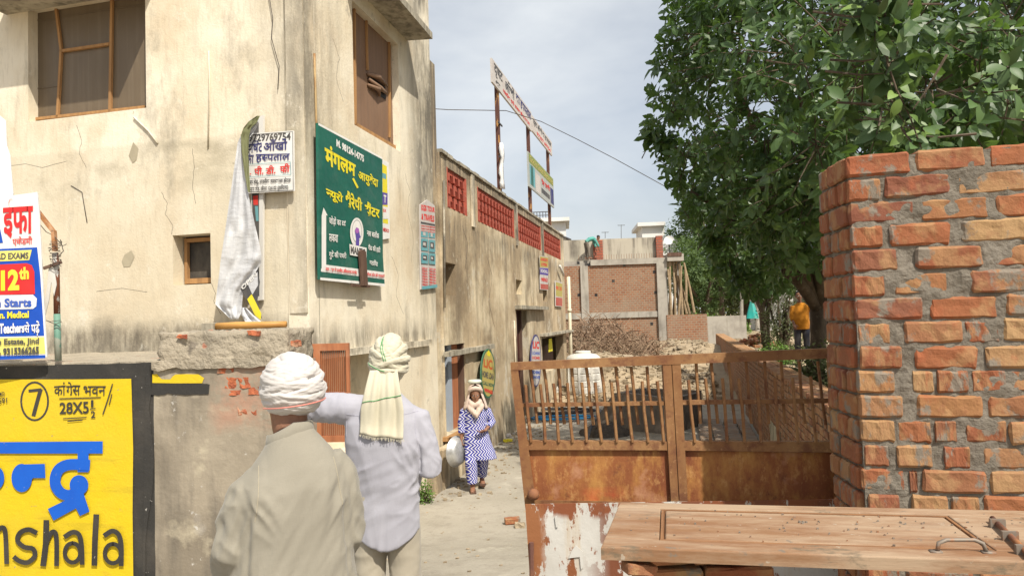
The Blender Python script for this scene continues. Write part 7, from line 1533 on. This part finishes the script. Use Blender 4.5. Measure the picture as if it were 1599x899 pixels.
# ---------------------------------------------------------------- woman walking towards us
pw = at_z(746, 764, .0)
for _ in range(4): pw = at_z(746, 764, gz(pw))
def zigmat(name):
    m = bpy.data.materials.new(name); m.use_nodes = True; nt = m.node_tree; N = nt.nodes; L = nt.links.new; b = N['Principled BSDF']; b.inputs['Roughness'].default_value = .85; b.inputs['Specular IOR Level'].default_value = .15
    tc = N.new('ShaderNodeTexCoord'); sp_ = N.new('ShaderNodeSeparateXYZ'); L(tc.outputs['Object'], sp_.inputs[0])
    def mt(op, a, b_=None):
        q = N.new('ShaderNodeMath'); q.operation = op
        for i, x in enumerate((a, b_)):
            if x is None: continue
            if isinstance(x, (int, float)): q.inputs[i].default_value = x
            else: L(x, q.inputs[i])
        return q.outputs[0]
    tri = mt('PINGPONG', mt('ADD', sp_.outputs[2], 5.), .046); zz_ = mt('ADD', mt('ADD', mt('ADD', sp_.outputs[0], mt('MULTIPLY', sp_.outputs[1], .6)), mt('MULTIPLY', tri, 1.1)), 5.); st = mt('LESS_THAN', mt('FRACT', mt('MULTIPLY', zz_, 1 / .043)), .36)
    mx_ = N.new('ShaderNodeMix'); mx_.data_type = 'RGBA'; mx_.inputs[6].default_value = (.035, .04, .26, 1); mx_.inputs[7].default_value = (.62, .62, .68, 1); L(st, mx_.inputs[0]); L(mx_.outputs[2], b.inputs['Base Color']); return m
M['zig'] = zigmat('blue_white_zigzag_cloth'); M['beige'] = clothmat('pale_pink_beige_scarf', (.56, .44, .37), (.50, .39, .32), 200.)
F3m = Fr((pw.x, pw.y, gz(pw)), 180 + 6); m3 = person('woman walking along the alley in a blue and white zigzag suit with a basin', F3m, (0, 0, 0))
# frame faces -Y in the world: local +y is towards the camera, local +x is image left
bd = MB(); mtH = head_mb(bd, (.0, .02, 1.265), 0, R(-10), .94); bd.tube([(0, 0, 1.16), (0, .01, 1.22), (0, .015, 1.29)], [.055, .05, .05], 12)
RA = [(.165, 0, 1.16), (.21, .0, .96), (.215, .03, .74)]; LA = [(-.165, 0, 1.16), (-.235, .0, .95), (-.12, .16, .86)]
bd.tube(RA, [.04, .036, .024], 10); hand_mb(bd, RA[-1], (0.02, .05, -1), (-1, 0, 0), -1, .7, .92); bd.tube(LA, [.04, .036, .024], 10); hand_mb(bd, LA[-1], (.8, .35, -.2), (0, -.2, 1), -1, .4, .92)
bd.tube([(.075, 0, .74), (.085, .09, .42), (.075, .10, .08)], [.07, .05, .035], 12); bd.tube([(-.075, 0, .74), (-.08, -.03, .44), (-.075, -.16, .13)], [.07, .05, .035], 12); foot_mb(bd, (.075, .10, .085), (.1, 1, 0), .92); foot_mb(bd, (-.075, -.16, .14), (-.1, 1, -.3), .92)
part('body', None, None, m3, me=remesh(bd, 'body', M['skin'], .007, 2))
for sx in (-1, 1):
    e_ = part('eye', MB().ball(mtH @ Vector((sx * .030, .080, .108)), .010), M['eyew'], m3); part('iris', MB().ball(mtH @ Vector((sx * .030, .088, .108)), .0055), M['black'], e_)
part('lips', MB().tube([mtH @ Vector((-.02, .086, .046)), mtH @ Vector((0, .097, .048)), mtH @ Vector((.02, .086, .046))], [.003, .006, .003], 6), M['lip'], m3)
sh = MB(); sh.loft([(-.06, .02, .44, .23, .15), (-.04, .015, .56, .21, .145), (-.01, .01, .70, .19, .14), (0, .0, .82, .175, .125), (0, .0, .94, .155, .115), (0, .0, 1.06, .165, .12), (0, .0, 1.14, .165, .11), (0, .0, 1.19, .125, .09), (0, .0, 1.225, .07, .065)], 32, 2.2)
sh.tube([(.12, 0, 1.15), (.17, 0, 1.12), (.21, 0, .96), (.213, .02, .82)], [.06, .06, .055, .05], 12); sh.tube([(-.12, 0, 1.15), (-.17, 0, 1.12), (-.235, 0, .95), (-.17, .10, .90)], [.06, .06, .055, .05], 12); sh.tube([(-.12, .02, .60), (-.24, .0, .50)], [.08, .05], 10)
me = remesh(sh, 'tunic', M['zig'], .011, 5); displace(me, folds([((.05, .1, 1), 50, .8)], .005, 2)); part('tunic', None, None, m3, me=me)
tr3 = MB(); tr3.tube([(.075, 0, .74), (.09, .09, .42), (.08, .10, .11)], [.10, .09, .075], 14); tr3.tube([(-.075, 0, .74), (-.085, -.03, .44), (-.08, -.155, .17)], [.10, .09, .075], 14); me = remesh(tr3, 'trousers', M['zig'], .011, 4); displace(me, folds([((.3, .2, .9), 50, .8)], .005, 5)); part('trousers', None, None, m3, me=me)
sc = MB(); 
hc = (0, -.002, 1.40)
for j in range(17):
    for i in range(33):
        a = R(-62) - (R(236)) * i / 32 + R(0); t = j / 16; op = 52 * min(1, max(0, (t - .17) / .12)) + 1; a = R(90 + op) + R(360 - 2 * op) * i / 32
        if t < .5: th = t / .5 * 1.75; r_ = math.sin(th); q = (hc[0] + .098 * r_ * math.cos(a), hc[1] + .118 * r_ * math.sin(a) + .01, hc[2] + .135 * math.cos(th))
        else: u_ = (t - .5) / .5; q = (.098 * (1 + u_ * .75) * math.cos(a), hc[1] + .01 + .118 * (1 + u_ * .15) * math.sin(a) + .02 * u_, hc[2] - .02 - .22 * u_)
        sc.v.append((q[0] * (1 + .05 * math.sin(i * 1.7 + j * .6)), q[1], q[2]))
for j in range(16):
    for i in range(32): k = j * 33 + i; sc.f.append((k, k + 1, k + 34, k + 33))
sc.smooth = True; so_ = part('head_scarf', sc, M['beige'], m3); so_.modifiers.new('t', 'SOLIDIFY').thickness = .008
dr = MB(); dr.tube([(-.12, -.02, 1.24), (-.07, .09, 1.19), (.0, .135, 1.08), (.07, .10, 1.17), (.12, -.02, 1.25)], [.05, .05, .06, .05, .045], 14, True, .8); dr.tube([(-.10, .0, 1.28), (-.02, .11, 1.22), (.03, .11, 1.21), (.11, .0, 1.28)], .04, 12); me = remesh(dr, 'scarf_drape', M['beige'], .010, 4); displace(me, folds([((.3, .2, .9), 90, .8)], .006, 5)); part('scarf_drape', None, None, m3, me=me)
brim = MB().tube([(.095, .02, 1.36), (.085, .085, 1.425), (.045, .118, 1.452), (0, .126, 1.46), (-.045, .118, 1.452), (-.085, .085, 1.425), (-.095, .02, 1.36)], [.02, .026, .03, .031, .03, .026, .02], 10); brim.smooth = True; part('scarf_brim', brim, M['beige'], m3)
pad = MB().lathe((0, .0, 1.520), [(0, .0), (.08, .0), (.10, .012), (.10, .035), (.08, .05), (0, .055)], 20); pad.smooth = True; part('head_pad', pad, flat('pale_grey_green_pad', (.52, .55, .47)), m3)
for sx, fy, z_ in ((.075, .10, 0), (-.075, -.16, .05)): part('sandal', MB().box(sx - .042, sx + .042, fy - .06, fy + .17, z_ + .002, z_ + .022), M['oldwood'], m3)
hl = F3m.w(*(.255, .045, .56)); ax = Matrix.Rotation(R(90), 4, 'Y') @ Matrix.Rotation(R(18), 4, 'X'); ax = Matrix.Rotation(R(236), 4, 'Z') @ Matrix.Rotation(R(90), 4, 'X')
M['alu'] = mat('dull_aluminium', (.55, .55, .54), .42, metal=.6, layers=[dict(s=9., lo=.4, hi=.7, c=(.30, .30, .29))])
bs_ = MB().lathe(tuple(hl), [(0, -.045), (.14, -.045), (.185, -.01), (.205, .05), (.222, .055), (.222, .062), (.20, .058), (.178, .0), (.135, -.036), (0, -.036)], 36, ax); bs_.smooth = True
solo('metal_basin', bs_, M['alu'], 'dull aluminium basin carried on edge in the woman\'s hand', 'basin', base=tuple(hl))
# ---------------------------------------------------------------- small figures
def small_person(label, base, ang, J, shirt, trous, headyaw=0, s=1.0, hair=True, vox=.012):
    F_ = Fr(base, ang); r = person(label, F_, (0, 0, 0)); bd = MB(); mtH = head_mb(bd, J['head'], headyaw, J.get('pitch', 0), .98); bd.tube([J['neck'], J['head']], [.06, .055], 10)
    sh = MB(); sh.loft(J['torso'], 24, 2.3) if 'torso' in J else sh.tube(J['spine'], [.13, .15, .15, .10], 16, True, .75)
    for k_, sd in (('la', -1), ('ra', 1)):
        a = J[k_]; bd.tube(a, [.045, .038, .027], 10); d = (Vector(a[2]) - Vector(a[1])); hand_mb(bd, a[2], d, (0, -1, 0) if 'hn' not in J else J['hn'], sd, .5); e_ = Vector(a[1]).lerp(Vector(a[2]), J.get('cuff', .5)); sh.tube([a[0], a[1], e_], [.075, .062, .055], 12)
    tr_m = MB()
    for k_ in ('ll', 'rl'): a = J[k_]; bd.tube(a, [.075, .052, .038], 10); foot_mb(bd, a[2], J.get('fd', (0, 1, 0))); tr_m.tube(a[:2] + [Vector(a[2]) + Vector((0, 0, .02))], [.095, .075, .062], 12)
    part('body', None, None, r, me=remesh(bd, 'body', M['skin'], .0085, 1)); me = remesh(sh, 'shirt', shirt, vox, 4); displace(me, folds([((.5, .2, .8), 45, .7)], .006, 3)); part('shirt', None, None, r, me=me); part('trousers', None, None, r, me=remesh(tr_m, 'trousers', trous, vox, 3))
    if hair:
        hm = MB().ball((0, -.012, .155), .080, .100, .082, 20, 12, lambda d: 1 if d.y < .55 or d.z > .45 else .86); hm.v = [tuple(mtH @ Vector(v)) for v in hm.v]; hm.smooth = True; part('hair', hm, M['hair'], r)
    for sx in (-1, 1): part('eye', MB().ball(mtH @ Vector((sx * .03, .083, .108)), .010), M['eyew'], r)
    return r
po = at_y(1254, 560, 17.6); po.z = max(height(po.x, po.y), CAMZ - (566 - 484) / FPX * 17.6)
JO = dict(head=(.03, .03, 1.48), neck=(0, 0, 1.38), torso=[(0, .02, .80, .175, .12), (0, .03, .92, .185, .145), (0, .03, 1.04, .18, .15), (0, .01, 1.18, .185, .13), (0, 0, 1.30, .185, .115), (0, 0, 1.38, .14, .09), (0, 0, 1.43, .07, .065)],
          la=[(-.17, 0, 1.35), (-.33, -.06, 1.14), (-.17, .02, .98)], ra=[(.17, 0, 1.35), (.20, .03, 1.08), (.16, .16, .92)], ll=[(-.09, 0, .86), (-.10, .01, .47), (-.10, 0, .09)], rl=[(.09, 0, .86), (.10, .02, .47), (.11, 0, .09)], cuff=.45)
small_person('man in an orange shirt with one hand on his hip under the tree', (po.x, po.y, po.z), 180 - 22, JO, clothmat('mustard_orange_shirt', (.50, .20, .02), (.44, .17, .02), 120.), flat('dark_blue_jeans', (.018, .022, .04)), R(12))
pk = at_y(916, 409, 38.1)
JK = dict(head=(0, .62, 1.02), pitch=R(-35), neck=(0, .52, .98), spine=[(0, 0, .88), (0, .2, 1.02), (0, .4, 1.05), (0, .52, 1.0)], la=[(-.14, .45, .98), (-.15, .55, .74), (-.12, .62, .52)], ra=[(.14, .45, .98), (.15, .58, .74), (.12, .68, .52)], ll=[(-.09, 0, .86), (-.10, .04, .46), (-.10, 0, .09)], rl=[(.09, 0, .86), (.10, .10, .47), (.11, .12, .09)])
small_person('worker in a teal shirt bending over on the brick building ledge', (pk.x, pk.y, FB.px(916, 404)[1] + .0), -75, JK, flat('teal_shirt', (.08, .30, .26)), flat('grey_work_trousers', (.13, .11, .09)))
